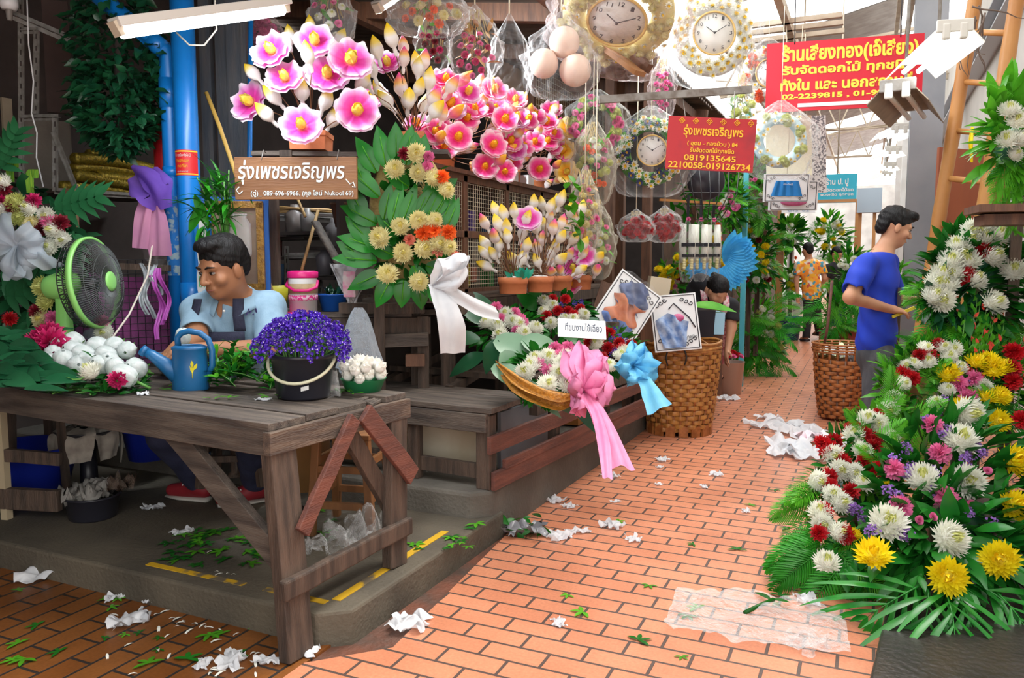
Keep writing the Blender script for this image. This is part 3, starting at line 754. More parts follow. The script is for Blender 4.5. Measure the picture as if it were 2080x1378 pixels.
# watering can
M_blue = mat('blue_plastic', (.008, .10, .26), .38, (.012, .13, .32), 8)
p = Wz(388, 792, TZ)
K = thing('watering_can', 'blue plastic watering can with a yellow leaf emblem, between flower heads and herb heap', 'watering can', p, YAW)
bd = MB(); bd.lathe([(0, 0), (.07, 0), (.074, .006), (.071, .10), (.068, .165), (.072, .17), (.072, .178), (.055, .186), (.053, .178), (.060, .168), (.06, .02)], 32, sx=1, sy=.8); bd.build('body', M_blue, K)
sp = MB(); sp.tube([(-.045, 0, .06), (-.10, -.005, .105), (-.15, -.01, .145), (-.178, -.012, .160)], [.042, .030, .021, .017], 14); sp.tube([(-.172, -.012, .155), (-.19, -.013, .168)], [.022, .023], 14); sp.build('spout', M_blue, K)
h = MB(); h.tube([(-.045, 0, .17), (-.048, 0, .215), (-.03, 0, .235), (.0, 0, .243), (.045, 0, .235), (.078, 0, .21), (.093, 0, .165), (.092, 0, .10), (.07, 0, .055)], .0125, 10); h.build('handle', M_blue, K)
e = MB()
for dx, dz, an in ((0, .0, 0), (-.006, .012, .5), (.006, .014, -.5), (0, .022, 0)): e.leaf((.030 + dx, -.054, .075 + dz), (math.sin(-an), 0, math.cos(an)), (0, -1, 0), .03, .013, 0, 0, 0, 5)
e.tube([(.030, -.0555, .055), (.030, -.0545, .085)], .0015, 5)
e.build('leaf_emblem', mat('yellow_emblem', (.72, .62, .02), .5), K)
# steel bowl
p = Wz(372, 764, TZ)
M_sst = mat('stainless_steel', (.55, .56, .58), .28, metal=.9)
b = MB(); b.lathe([(0, .0), (.07, .0), (.10, .03), (.128, .10), (.136, .102), (.136, .106), (.126, .106), (.095, .035), (0, .008)], 40)
tag(b.build('mixing_bowl', M_sst, None, loc=p), 'round stainless steel bowl under the hands of the man in the apron', 'bowl')
# herb heap
p = Wz(492, 790, TZ)
K = thing('herb_heap', 'heap of dark green leafy sprigs between watering can and statice bucket', 'cut greens', p, scale=1.3)
for j in range(26):
 random.seed(300 + j); b = MB(); a0 = rnd(0, 6.28); r0 = rnd(0, .12); base = Vector((r0 * math.cos(a0) * 1.0, r0 * math.sin(a0) * .75, .02 + .125 * max(0, 1 - (r0 / .135) ** 2) * rnd(.3, 1)))
 d = (Vector((rnd(-1, 1), rnd(-1, 1), rnd(-.3, .35)))).normalized(); ln = rnd(.08, .13)
 pts = [base - d * ln * .5 + Vector((0, 0, -.3 * (t - .5) ** 2 * .1)) + d * ln * t for t in (0, .33, .66, 1)]
 for q in pts: q.z = max(q.z, .008)
 b.tube(pts, .002, 4, 1)
 for i in range(18):
  t = i / 17; q = pts[0].lerp(pts[3], t); dd = (d + rdir() * 1.2).normalized(); dd.z = abs(dd.z) * .6
  b.leaf(q, dd, (0, 0, 1), rnd(.03, .055), rnd(.014, .022), rnd(-.2, .8), .25, 0, 4)
 b.build('leafy_sprig', [M_green if j % 3 else M_lgreen, M_stem], K)
# white chrysanthemum heads in net sleeves
M_net = mat('net_sleeve', (.80, .84, .84), .7, (.62, .70, .68), 60, .3, 90, tl=.3)
def netbud(seed):
 random.seed(seed); b = MB(); s0 = rnd(0, 6)
 def fn(u, v):
  th = PI * (.04 + .93 * u); a = 2 * PI * v; r = .030 * math.sin(th) ** .8 * (1 + .05 * math.sin(11 * a + s0) + .03 * math.sin(5 * a)); z = -.036 * math.cos(th)
  return (r * math.cos(a), r * math.sin(a), z)
 b.surf(fn, 12, 30, 0, cv=True)
 b.tube([(0, 0, -.036), (.004, 0, -.075)], .004, 6, 1)
 for k in range(8): b.leaf((0, 0, -.034), (math.cos(k * .8), math.sin(k * .8), .3), (0, 0, 1), .03, .012, .3, .2, 1, 4)
 return b.mesh('netted_chrysanthemum', [M_net, M_stem])
NB = [netbud(60 + i) for i in range(3)]
buds = [(120, 702, .07), (150, 713, .07), (108, 719, .07), (98, 737, .05), (158, 742, .035), (176, 735, .05), (152, 694, .06), (232, 703, .07), (258, 712, .055), (216, 723, .06), (203, 744, .04), (236, 749, .035), (276, 748, .04), (252, 764, .03), (170, 722, .065), (200, 706, .05), (128, 735, .045), (222, 738, .05)]
lab = ['at the back beside the magenta cockscomb', 'on top of its pile nearest the magenta cockscomb', 'resting on dark leaves below the cockscomb', 'lowest against the dark folded leaves', 'in the middle of the pile above a cut chrysanthemum', 'wedged between two others mid pile', 'hindmost, close behind the cockscomb pile', 'topmost of the pile below the fan', 'on the far side below the fan, toward the bowl', 'under the topmost one below the fan', 'just above the cut white chrysanthemum', 'between the cut chrysanthemum and the spout', 'lying apart right by the spout of the blue can', 'at the front next to the pink carnation', 'filling the centre of the pile', 'behind the pile in the herb leaves', 'half covered by a green sprig', 'in front of the topmost one below the fan']
for i, (x, y, dz) in enumerate(buds):
 random.seed(900 + i)
 p = Wd(x, y, 3.0 + (790 - y) * .0042)
 o = put('netted_chrysanthemum', NB[i % 3], None, p, frame((rnd(-.7, .7), rnd(-1, -.1), rnd(-.2, .7))), scale=rnd(1.25, 1.45))
 tag(o, 'netted white chrysanthemum head ' + lab[i], 'flower', 'netted chrysanthemum heads on the table')
# stems under the pile
K = thing('chrysanthemum_greens', 'dark green chrysanthemum leaves and stems under the netted white heads', 'greens', Wd(190, 750, 3.2) * 1)
K.location.z = TZ
def ff():
 a = rnd(0, 6.28); r0 = math.sqrt(rnd(0, 1)); return Vector((r0 * .24 * math.cos(a), r0 * .17 * math.sin(a), rnd(.005, .02 + .13 * (1 - r0)))), Vector((rnd(-1, 1), rnd(-1, 1), rnd(-.05, .5)))
foliage(K, 260, ff, M_green, (.03, .065), .4)
K2 = K
bb = MB()
for i in range(9):
 a = rnd(0, 6.28); q = Vector((rnd(-.12, .12), rnd(-.08, .08), .012)); d = Vector((math.cos(a), math.sin(a), 0)); bb.tube([q - d * .11, q + d * .11], .003, 5)
bb.build('stems', M_stem, K2)
# loose cut flowers
for x, y, dz, kind, nrm, lb, sc in ((186, 757, .036, 'mum_white', (-.3, -.5, .8), 'open white chrysanthemum lying stem first at the table edge beside the pink carnation', 1.0),):
 K = thing('loose_chrysanthemum', lb, 'flower', Wd(x, y, 3.08))
 flower(K, kind, (0, 0, 0), nrm, sc); st = MB(); st.tube([(0, 0, 0), (-.0, -.05, -.02), (-.10, -.07, -.03)], .004, 6); st.leaf((-.03, -.06, -.02), (-1, .2, .3), (0, 0, 1), .06, .025); st.build('stem', M_stem, K)
K = thing('cut_carnation', 'single bright pink carnation lying at the table edge', 'flower', Wd(238, 772, 3.07))
flower(K, 'carn_magenta', (0, 0, 0), (.3, -.7, .4), .95); st = MB(); st.tube([(0, 0, 0), (-.02, .01, -.012), (-.10, -.01, -.026)], .0035, 6); st.lathe([(.004, -.03), (.011, -.02), (.013, 0)], 10); st.build('stem', M_stem, K)
K = thing('cockscomb_bloom', 'large velvety magenta cockscomb bloom behind the netted white heads', 'flower', Wd(97, 745, 3.36))
for q, s, n in (((-.05, .0, .10), 1.6, (-.4, -.5, .8)), ((.035, -.01, .105), 1.7, (.3, -.6, .8)), ((0, -.03, .06), 1.5, (0, -1, .3)), ((-.01, .02, .135), 1.5, (0, -.3, 1)), ((.075, .0, .07), 1.2, (.7, -.5, .3)), ((-.08, -.01, .06), 1.2, (-.7, -.5, .2))):
 o = flower(K, 'carn_magenta', q, n, s); o.name = 'bloom_lobe'
st = MB(); st.tube([(0, 0, .08), (.02, .02, .0)], .007, 6); st.build('stem', M_stem, K)
# folded ficus leaf bundle
K = thing('leaf_bundle', 'bundle of dark glossy rubber plant leaves lying on the corner of the plank table', 'leaves', Wd(75, 780, 3.05))
random.seed(77)
def lf(px, py, dz, dx, dy, L, w):
 q = Wd(px, py, 2.98 + (790 - py) * .0042 - dz * .3) - K.location
 b = MB(); b.leaf(q, (RT * dx + FH * dy + Vector((0, 0, rnd(-.05, .15)))), (rnd(-.3, .3) - .2, -.6, .8), L, w, rnd(.1, .6), .25, 0, 8, .75)
 b.build('leaf', M_ficusd, K)
for i in range(30):
 yy = rnd(668, 785); t = (yy - 668) / 117
 lf(rnd(-40, 40 + 40 * t), yy, .14 * (1 - t) + .035, rnd(.6, 1), rnd(-.5, .3), rnd(.14, .22), rnd(.05, .08))
for x, y, dz, dx, dy, L, w in ((70, 752, .05, 1, -.15, .2, .085), (85, 775, .03, 1, -.05, .17, .07), (45, 730, .09, .9, -.5, .2, .08), (20, 700, .12, 1, -.6, .22, .08), (50, 790, .02, 1, .05, .16, .05), (10, 768, .05, 1, .1, .2, .08)):
 lf(x, y, dz, dx, dy, L, w)
# white lotus petals on a green bowl
p = Z0(Wd(738, 785, 3.19), TZ)
K = thing('petal_basket', 'green plastic basket heaped with white peeled flower buds, behind the statice bucket', 'basket', p)
g = MB(); g.lathe([(0, 0), (.07, 0), (.09, .05), (.095, .052), (.088, .05), (.065, .006)], 30); g.build('basket', mat('green_plastic', (.02, .22, .08), .4), K)
M_petw = mat('white_bud_flesh', (.82, .80, .72), .6, (.86, .84, .80), 20, tl=.2)
random.seed(5)
for i in range(24):
 a = i * 2.4; rr = .085 * math.sqrt((i % 12 + .5) / 12); z = .055 + (.035 if i > 11 else 0) + .04 * (1 - rr / .09)
 b = MB(); b.ball((0, 0, 0), (.022, .022, .02), 10, 7); b.tube([(0, 0, .015), (.002, 0, .028)], [.008, .003], 6)
 for k in range(4): b.leaf((0, 0, -.015), (math.cos(k * 1.57) * .8, math.sin(k * 1.57) * .8, .8), (-math.cos(k * 1.57), -math.sin(k * 1.57), .6), .05, .04, -.9, .4)
 b.build('peeled_bud', M_petw, K, loc=(rr * math.cos(a), rr * math.sin(a), z), rot=frame(Vector((math.cos(a) * rr * 9, math.sin(a) * rr * 9, .7))), )
b = MB(); b.surf(lambda u, v: (RT * (-.06 + .05 * math.cos(6.28 * v) * (1 - .3 * u)) + FH * (-.05 + .045 * math.sin(6.28 * v) * (1 - .3 * u)) + Vector((0, 0, .10 * u + .004 * math.sin(30 * v)))), 6, 26, cv=True)
tag(b.build('plastic_bag', M_filmd, None, loc=Z0(Wd(703, 795, 3.12), TZ)), 'small clear plastic bag standing behind the statice bucket', 'bag')
# clippings on the table
random.seed(8)
for i, (x, y, g) in enumerate(((700, 800, 20), (345, 795, 9), (445, 815, 8), (555, 812, 9))):
 b = MB(); c = Wz(x, y, TZ)
 for k in range(g):
  q = Vector((rnd(-.06, .06), rnd(-.04, .04), .004 + rnd(0, .01))); b.leaf(q, (rnd(-1, 1), rnd(-1, 1), .15), (0, 0, 1), rnd(.02, .045), .014, .2, .2, 0, 4)
 tag(b.build('leaf_clippings', M_lgreen, None, loc=c), ['scatter of green leaf clippings by the broken end of the tabletop', 'green clippings at the foot of the watering can spout', 'green clippings at the front of the herb heap', 'green clippings just before the statice bucket'][i], 'clippings', 'clippings on the table', 'stuff')
for i, (x, y) in enumerate(((290, 803), (140, 790), (535, 815))):
 b = MB(); crumple(b, (0, 0, .002), .035, .35)
 tag(b.build('tissue_scrap', M_paper, None, loc=Wz(x, y, TZ)), ['torn white tissue peak on the front edge of the tabletop', 'torn white tissue under the dark folded leaves', 'torn white tissue beside the black bucket base'][i], 'paper scrap', 'tissue scraps on the table')
# ================================================================ under and behind the table
random.seed(41)
PZ = .115
# black tub stuffed with tissue
p = Wz(190, 1050, PZ)
K = thing('waste_tub', 'black round tub stuffed with crumpled grey tissue, on the platform under the table', 'tub', p)
MB().lathe([(0, 0), (.10, 0), (.105, .008), (.118, .10), (.126, .104), (.126, .112), (.116, .112), (.10, .014), (0, .014)], 36).build('tub', M_blk, K)
for i in range(7):
 b = MB(); crumple(b, (rnd(-.05, .05), rnd(-.05, .05), .07 + rnd(0, .03)), rnd(.06, .10), 1.0, 10)
 b.build('crumpled_tissue', mat('grey_tissue', (.36, .34, .31), .8, (.26, .25, .23), 9, tl=.2), K)
b = MB(); ribbon(b, [(-.06, 0, .12), (-.16, -.02, .10), (-.24, -.03, .04)], [(0, 1, .3)] * 3, [.1, .07, .03], 0, .1); b.build('crumpled_tissue', MATS['grey_tissue'], K)
M_cel = film('brown_film', (.2, .15, .12), haze=.4, fac=.2)
b = MB(); crumple(b, (.13, .05, .13), .07, 1.2, 10); b.build('film_wrap', M_cel, K)
# paper lined container
M_news = mat('newsprint', (.48, .43, .36), .8, (.30, .26, .22), 16, tl=.1)
p = Wd(178, 905, 4.08)
K = thing('paper_lined_bowl', 'wide bowl lined with folded newspaper, on a post below the table', 'bowl', Vector((p.x, p.y, PZ)))
MB().lathe([(0, 0), (.04, 0), (.045, .02), (.04, .24), (.0, .24)], 16).build('post', M_blk, K)
MB().lathe([(0, .23), (.09, .24), (.15, .33), (.155, .335), (.145, .335), (.085, .25), (0, .24)], 30).build('bowl', M_blk, K)
for i in range(7):
 a = i * .9; b = MB(); c = Vector((.14 * math.cos(a), .14 * math.sin(a), .33))
 ribbon(b, [c * .4 + Vector((0, 0, .22)), c, c * 1.15 + Vector((0, 0, -.10)), c * 1.1 + Vector((0, 0, -.17 - .04 * (i % 2)))], [(-math.sin(a), math.cos(a), .1)] * 4, [.10, .15, .14, .10], 0, .06)
 b.build('newspaper_sheet', M_news, K)
# blue tub
M_dblue = mat('deep_blue_plastic', (.01, .025, .30), .35)
p = Wd(55, 930, 4.0)
K = thing('wash_tub', 'deep blue round wash tub on the platform beyond the paper lined bowl', 'tub', Vector((p.x, p.y, PZ)))
MB().lathe([(0, 0), (.17, 0), (.18, .01), (.235, .25), (.25, .255), (.25, .27), (.23, .27), (.17, .02), (0, .02)], 40).build('tub', M_dblue, K)
p = Wd(300, 895, 4.3)
MB().lathe([(0, 0), (.10, 0), (.13, .16), (.14, .165), (.128, .165), (.1, .015), (0, .015)], 30).build('basin', M_dblue, None, loc=Vector((p.x, p.y, .24)))
tag(bpy.data.objects['basin'], 'small deep blue basin behind the legs of the seated man', 'basin')
# dark rail bench at the frame edge
K = thing('low_bench', 'dark low wooden rail bench cut off by the picture edge under the table', 'bench', Wd(0, 1000, 3.6).xy.to_3d() + Vector((0, 0, PZ)), R(12))
MB().bar((-.5, .0, .10), (.28, .05, .10), .04, .10, 0, (0, 0, 1), 4, .002).build('rail', M_wood, K, False, bevel=.004)
MB().bar((-.5, .0, .32), (.30, .05, .30), .03, .06, 0, (0, 0, 1), 4, .002).build('rail', M_wood, K, False, bevel=.004)
MB().bar((.0, .03, 0), (.0, .03, .55), .035, .035).build('post', mat('pale_wood', (.42, .34, .22), .7), K, False)
# stools
def stool(loc, rz, label, h=.44, w=.27, m=None):
 K = thing('wooden_stool', label, 'stool', loc, rz)
 m = m or mat('orange_brown_wood', (.30, .13, .045), .55, (.20, .085, .03), 5, stretch=(4, 4, .6))
 MB().box((0, 0, h - .012), (w, w, .025)).build('seat', m, K, False, bevel=.004)
 for x in (-1, 1):
  for y in (-1, 1): MB().bar((x * w * .52, y * w * .52, 0), (x * w * .42, y * w * .42, h - .02), .036, .036).build('leg', m, K, False, bevel=.003)
 for z in (.14, .30):
  q = w * (.52 - .1 * z / h)
  for a, c in (((-q, -q, z), (q, -q, z)), ((-q, q, z), (q, q, z)), ((-q, -q, z + .03), (-q, q, z + .03)), ((q, -q, z + .03), (q, q, z + .03))): MB().bar(a, c, .02, .03).build('stretcher', m, K, False)
 return K
p = Wz(690, 1085, PZ)
stool((p.x, p.y + .1, PZ), R(14), 'brown wooden stool standing between the table legs', .46)
p = Wd(455, 1000, 3.62)
SEAT = Vector((p.x, p.y, 0))
# cardboard drum
p = Wd(620, 960, 3.75)
K = tag(MB().lathe([(0, 0), (.12, 0), (.12, .30), (.125, .30), (.125, .33), (0, .33)], 30).build('storage_drum', mat('tan_card', (.40, .20, .07), .7, (.3, .15, .05), 4), None, loc=(p.x, p.y, .24)), 'tan round drum behind the table leg', 'drum')
# clear film under the table
b = MB(); random.seed(6)
crumple(b, (.0, 0, .01), .16, .8, 14); crumple(b, (.13, .06, .02), .13, 1.3, 12); crumple(b, (-.14, -.05, .0), .10, .5, 10)
tag(b.build('film_sheet', M_filmd, None, loc=Wz(685, 1120, PZ)), 'crumpled clear plastic sheet under the end of the table', 'plastic sheet')
# ---------------------------------------------------------------- fan
M_fg = mat('pale_green_plastic', (.26, .62, .16), .35)
p = Wd(192, 575, 3.62)
K = thing('desk_fan', 'pale green and black electric desk fan at the back of the plank table', 'fan', (p.x, p.y, TZ), R(-6 + 0))
hz = p.z - TZ
# local: faces +X+... axis direction
AX = Vector((math.cos(R(30)), math.sin(R(30)), .10)).normalized()
Fm = frame(AX); ctr = Vector((0, 0, hz))
def A(v): return ctr + Fm @ Vector(v)
g = MB()
RG = .205
for i in range(110):
 a = 2 * PI * i / 110; c, s = math.cos(a), math.sin(a); c2, s2 = math.cos(a + .22), math.sin(a + .22)
 g.tube([A((.035 * c, .035 * s, .075)), A((.11 * c2, .11 * s2, .072)), A((.17 * c2, .17 * s2, .05)), A((RG * c2, RG * s2, .0))], .0013, 4)
for r0, z0 in ((.075, .074), (.13, .067), (.175, .047)): g.tube([A((r0 * math.cos(2 * PI * k / 48), r0 * math.sin(2 * PI * k / 48), z0)) for k in range(49)], .0012, 4)
g.build('front_guard', mat('grey_wire', (.10, .11, .11), .4), K)
g = MB()
for i in range(60):
 a = 2 * PI * i / 60; c, s = math.cos(a), math.sin(a)
 g.tube([A((RG * c, RG * s, -.005)), A((RG * .98 * c, RG * .98 * s, -.055)), A((.15 * c, .15 * s, -.085)), A((.06 * c, .06 * s, -.09))], .0018, 4)
for r0, z0 in ((RG, -.03), (.2, -.055), (.15, -.086), (.1, -.088)): g.tube([A((r0 * math.cos(2 * PI * k / 48), r0 * math.sin(2 * PI * k / 48), z0)) for k in range(49)], .0018, 4)
g.build('rear_guard', M_bwire, K)
g = MB(); g.lathe([(RG - .006, -.012), (RG + .006, -.012), (RG + .006, .012), (RG - .006, .012), (RG - .006, -.012)], 60, M=Matrix.Translation(ctr) @ Fm.to_4x4()); g.build('guard_ring', M_fg, K)
g = MB(); g.lathe([(0, .085), (.03, .085), (.045, .080), (.046, .07), (.0, .07)], 30, M=Matrix.Translation(ctr) @ Fm.to_4x4()); g.build('hub_cap', M_fg, K)
g = MB(); M_blade = mat('smoky_blade', (.05, .055, .06), .2, alpha=.75)
for k in range(3):
 a0 = k * 2 * PI / 3
 g.surf(lambda u, v: A(((.03 + .155 * u) * math.cos(a0 + (v - .5) * (1.2 - .25 * u) + u * .3), (.03 + .155 * u) * math.sin(a0 + (v - .5) * (1.2 - .25 * u) + u * .3), -.02 + (v - .5) * .055)), 6, 8)
g.lathe([(0, -.045), (.032, -.045), (.034, .01), (0, .02)], 20, M=Matrix.Translation(ctr) @ Fm.to_4x4())
g.build('fan_blades', M_blade, K)
g = MB(); g.lathe([(0, -.235), (.03, -.233), (.052, -.215), (.062, -.17), (.066, -.095), (.0, -.09)], 26, M=Matrix.Translation(ctr) @ Fm.to_4x4()); g.ball(A((0, .07, -.14)), (.012, .012, .015), 8, 6); g.build('motor_housing', M_fg, K)
q = A((0, 0, -.15)); g = MB(); g.tube([(q.x, q.y, q.z), (q.x, q.y, .14), (q.x + .01, q.y - .01, .0)], [.035, .040, .055], 4); g.box((q.x, q.y, .15), (.07, .07, .28), tap=.7); g.build('neck', M_fg, K)
g = MB(); g.lathe([(0, 0), (.10, 0), (.105, .012), (.07, .04), (0, .045)], 30, M=Matrix.Translation((q.x, q.y, 0))); g.build('base', M_fg, K)
# fan cord
g = MB(); g.tube([Wd(215, 705, 3.45), Wd(262, 640, 3.7), Wd(300, 560, 3.9), Wd(315, 460, 4.0), Wd(328, 350, 4.05)], .005, 6)
tag(g.build('power_cord', mat('cream_cord', (.62, .55, .48), .5), None), 'cream power cord running up from the table past the pink tulle', 'cord')
# ================================================================ people
M_skin = mat('skin', (.36, .165, .085), .5, (.31, .135, .068), 12, spec=.35)
M_skin2 = mat('tan_skin', (.56, .29, .17), .5, (.50, .24, .14), 12, spec=.35)
M_hair = mat('black_hair', (.004, .0035, .004), .55, (.010, .009, .010), 60, .6, 130, stretch=(1, 1, .25), spec=.25)
M_eye = mat('eye_white', (.42, .38, .35), .3)
M_iris = mat('dark_iris', (.015, .008, .006), .2)
M_lip = mat('lip', (.30, .10, .075), .5)
def vv(*a): return Vector(a)
def hand_prims(w, f, n, thumb, curl=.5, s=1.0):
 """wrist w, fingers point f, palm faces n, thumb on side `thumb`; fingers curl towards n"""
 f = f.normalized(); n = (n - f * n.dot(f)).normalized(); t = thumb - f * thumb.dot(f) - n * thumb.dot(n); t.normalize()
 P = [('c', w - f * .01, w + f * .03 * s, .024 * s, .026 * s, .012)]
 P += [('e', w + f * .05 * s, (.036 * s, .045 * s, .017 * s), [list(r) for r in Matrix((t, f, n)).transposed()], .012)]
 ln = (.072, .080, .074, .058)
 for i in range(4):
  a = .028 - .0185 * i; base = w + f * (.082 - .004 * abs(i - 1)) * s + t * a * s
  d = (f + t * (.09 - .06 * i)).normalized(); L = ln[i] * s; c = curl * (1 + .12 * i) + rnd(-.08, .08); p = base; r = .0088 * s
  for q, (fr, cc) in enumerate(((.45, .5), (.3, 1.2), (.25, 1.7))):
   an = c * cc; dd = d * math.cos(an) + n * math.sin(an); p2 = p + dd * L * fr
   P.append(('c', p, p2, r, r * .92, .005)); p = p2; r *= .92
 b0 = w + f * .025 * s + t * .025 * s; d1 = (f * .6 + t * .75 + n * .3).normalized(); d2 = (f * .9 + t * .15 + n * .5).normalized()
 P += [('c', b0, b0 + d1 * .034 * s, .0125 * s, .0105 * s, .008), ('c', b0 + d1 * .034 * s, b0 + d1 * .034 * s + d2 * .03 * s, .0105 * s, .0085 * s, .006)]
 return P
def head_prims(c, f, u, s=1.0):
 f = f.normalized(); u = (u - f * u.dot(f)).normalized(); r = f.cross(u)
 B = [list(x) for x in Matrix((r, f, u)).transposed()]
 def at(x, y, z): return c + (r * x + f * y + u * z) * s
 P = [('e', at(0, -.012, .025), (.074 * s, .093 * s, .088 * s), B, .02), ('e', at(0, .018, -.04), (.060 * s, .068 * s, .072 * s), B, .03), ('e', at(0, .055, -.088), (.030 * s, .026 * s, .022 * s), B, .025),
  ('c', at(-.038, .072, .022), at(.038, .072, .022), .012 * s, .012 * s, .014), ('c', at(0, .082, .012), at(0, .104, -.028), .008 * s, .013 * s, .01), ('e', at(-.014, .094, -.032), (.009 * s, .010 * s, .008 * s), B, .006), ('e', at(.014, .094, -.032), (.009 * s, .010 * s, .008 * s), B, .006),
  ('c', at(-.02, .080, -.060), at(.02, .080, -.060), .008 * s, .008 * s, .006), ('c', at(-.017, .079, -.070), at(.017, .079, -.070), .008 * s, .008 * s, .006),
  ('e', at(-.048, .058, -.03), (.022 * s, .022 * s, .022 * s), B, .02), ('e', at(.048, .058, -.03), (.022 * s, .022 * s, .022 * s), B, .02)]
 for x in (-1, 1):
  P += [('e', at(x * .077, -.008, -.012), (.009 * s, .019 * s, .031 * s), B, .006), ('e', at(x * .033, .092, .004), (.014 * s, .008 * s, .007 * s), B, .008, 'sub')]
 return P, at, B
def face_bits(par, at, s, B):
 b = MB(); Bm = Matrix(B)
 for x in (-1, 1):
  b.ball(at(x * .033, .0745, .003), (.0125 * s, .0085 * s, .0055 * s), 12, 8, 0, rot=Bm); b.ball(at(x * .033, .0815, .002), (.006 * s, .004 * s, .0052 * s), 10, 6, 1, rot=Bm); b.tube([at(x * .020, .0805, .005), at(x * .033, .0855, .0095), at(x * .047, .0765, .005)], .0022 * s, 5, 1)
 b.build('eyes', [M_eye, M_iris], par)
 b = MB()
 for x in (-1, 1): b.tube([at(x * .014, .088, .024), at(x * .033, .090, .031), at(x * .056, .074, .026)], [.003 * s, .0045 * s, .002 * s], 6)
 b.build('eyebrows', M_hair, par)
 b = MB(); b.tube([at(-.024, .0845, -.064), at(0, .0935, -.0635), at(.024, .0845, -.064)], [.002 * s, .0055 * s, .002 * s], 8, 0, True, .6); b.build('lips', M_lip, par)
def sleeve(P, a, b, ra, rb, end):
 """cloth tube from a to b, open at b"""
 d = (b - a).normalized(); P.append(('c', a, b, ra, rb, .03)); end.append(('c', b + d * rb * .80, b + d * (rb * 1.2 + .10), rb * 1.02, rb * 1.3, .004, 'sub'))
def cap_hair(c, at, B, s, P0, P1):
 return [('e', at(*p[:3]), tuple(q * s for q in p[3:]), B, .015) for p in P0] + [('e', at(*p[:3]), tuple(q * s for q in p[3:]), B, .008, 'sub') for p in P1]
# ---------------------------------------------------------------- seated man
random.seed(51)
MS, MD = 1.09, .34      # the man sits behind the rear edge of the table
def grow(P, s=1.09): return [(p[0], p[1], p[2], p[3] * s, p[4] * s) + tuple(p[5:]) if p[0] == 'c' else (p[0], p[1], tuple(q * s for q in p[2])) + tuple(p[3:]) for p in P]
hd = Wd(452, 543, 3.28 + MD)
K = thing('person', 'man seated behind the plank table in pale blue polo shirt and dark navy apron', 'person', (hd.x, hd.y, .115))
O = K.location
def L(px, py, d): return Wd(px, py, d + MD) - O
hc = L(452, 545, 3.28)
f = (-RT * .5 - FH * .8 - Vector((0, 0, .3))).normalized()
HP, at, B = head_prims(hc, f, Vector((0, 0, 1)), 1.15)
neck = L(478, 612, 3.40)
sR, sL = L(402, 634, 3.36), L(546, 626, 3.42)          # image left / right shoulder
eR, eL = L(398, 688, 3.20), L(556, 712, 3.28)
wR, wL = L(362, 706, 3.06), L(402, 712, 3.02)
chest = L(470, 668, 3.44); pelv = L(478, 800, 3.52); pelv.z = .53
hR, hL = pelv + vv(-.10, -.03, 0), pelv + vv(.10, .02, 0)
kR, kL = L(335, 885, 3.35), L(508, 880, 3.30)
aR, aL = L(405, 1030, 3.58), L(520, 1030, 3.55); aR.z = .085; aL.z = .085
tR = aR + Vector((-.11, -.013, -.045)); tL = aL + Vector((-.066, -.09, -.045))
P = HP + grow([('c', neck, hc + Vector((0, 0, -.06)) + f * -.03, .070, .066, .03), ('e', chest, (.165, .115, .20), [list(r) for r in Matrix.Rotation(YAW, 3, 'Z')], .05), ('e', pelv + vv(0, 0, .12), (.16, .125, .17), None, .05),
 ('c', neck + vv(0, 0, -.04), sL, .06, .062, .05), ('c', neck + vv(0, 0, -.04), sR, .06, .062, .05), ('c', sR, eR, .054, .046), ('c', eR, wR, .046, .030), ('c', sL, eL, .058, .050), ('c', eL, wL, .050, .031),
 ('c', hR, kR, .08, .055), ('c', hL, kL, .08, .055), ('c', kR, aR, .055, .04), ('c', kL, aL, .055, .04), ('c', aR, tR, .032, .024), ('c', aL, tL, .032, .024)])
P += hand_prims(wR, (L(340, 716, 2.98) - wR), Vector((.3, .3, -.8)), RT * .6 + vv(0, 0, .5), .55, 1.02)
P += hand_prims(wL, (L(366, 712, 2.96) - wL), Vector((-.2, .3, -.9)), vv(0, 0, .9) - FH * .5, .6, 1.02)
body('body', P, .0052, M_skin, K, .02)
face_bits(K, at, 1.15, B)
HR = cap_hair(hc, at, B, 1.15, [(0, -.022, .050, .084, .098, .086), (0, -.07, .01, .07, .05, .075), (0, .03, .105, .06, .06, .032), (-.066, -.01, .03, .014, .03, .04), (.066, -.01, .03, .014, .03, .04)], [(0, .098, -.005, .085, .06, .066), (-.085, -.006, -.02, .02, .026, .04), (.085, -.006, -.02, .02, .026, .04), (0, -.04, -.13, .1, .1, .075)])
body('hair', HR, .0045, M_hair, K, .01, disp=.0022, dsc=150)
M_polo = mat('pale_blue_polo', (.26, .40, .52), .8, (.22, .35, .47), 30, .15, 200)
E_ = []; Q = [('e', chest + vv(0, 0, .0), (.182, .132, .215), [list(r) for r in Matrix.Rotation(YAW, 3, 'Z')], .05), ('e', pelv + vv(0, 0, .14), (.178, .145, .18), None, .05), ('c', neck + vv(0, 0, -.055), sL, .07, .072, .05), ('c', neck + vv(0, 0, -.055), sR, .07, .072, .05)]
sleeve(Q, sL, sL.lerp(eL, .80), .070, .072, E_); sleeve(Q, sR, sR.lerp(eR, .72), .068, .068, E_)
Q = grow(Q); E_ = grow(E_)
Q += E_ + [('c', neck + vv(0, 0, .0), neck + vv(0, 0, .12), .072, .082, .006, 'sub'), ('e', neck - FH * .12 - RT * .05 + vv(0, 0, -.03), (.018, .05, .055), None, .008, 'sub')]
body('polo_shirt', Q, .0055, M_polo, K, .02, disp=.0035, dsc=34)
cl = MB()
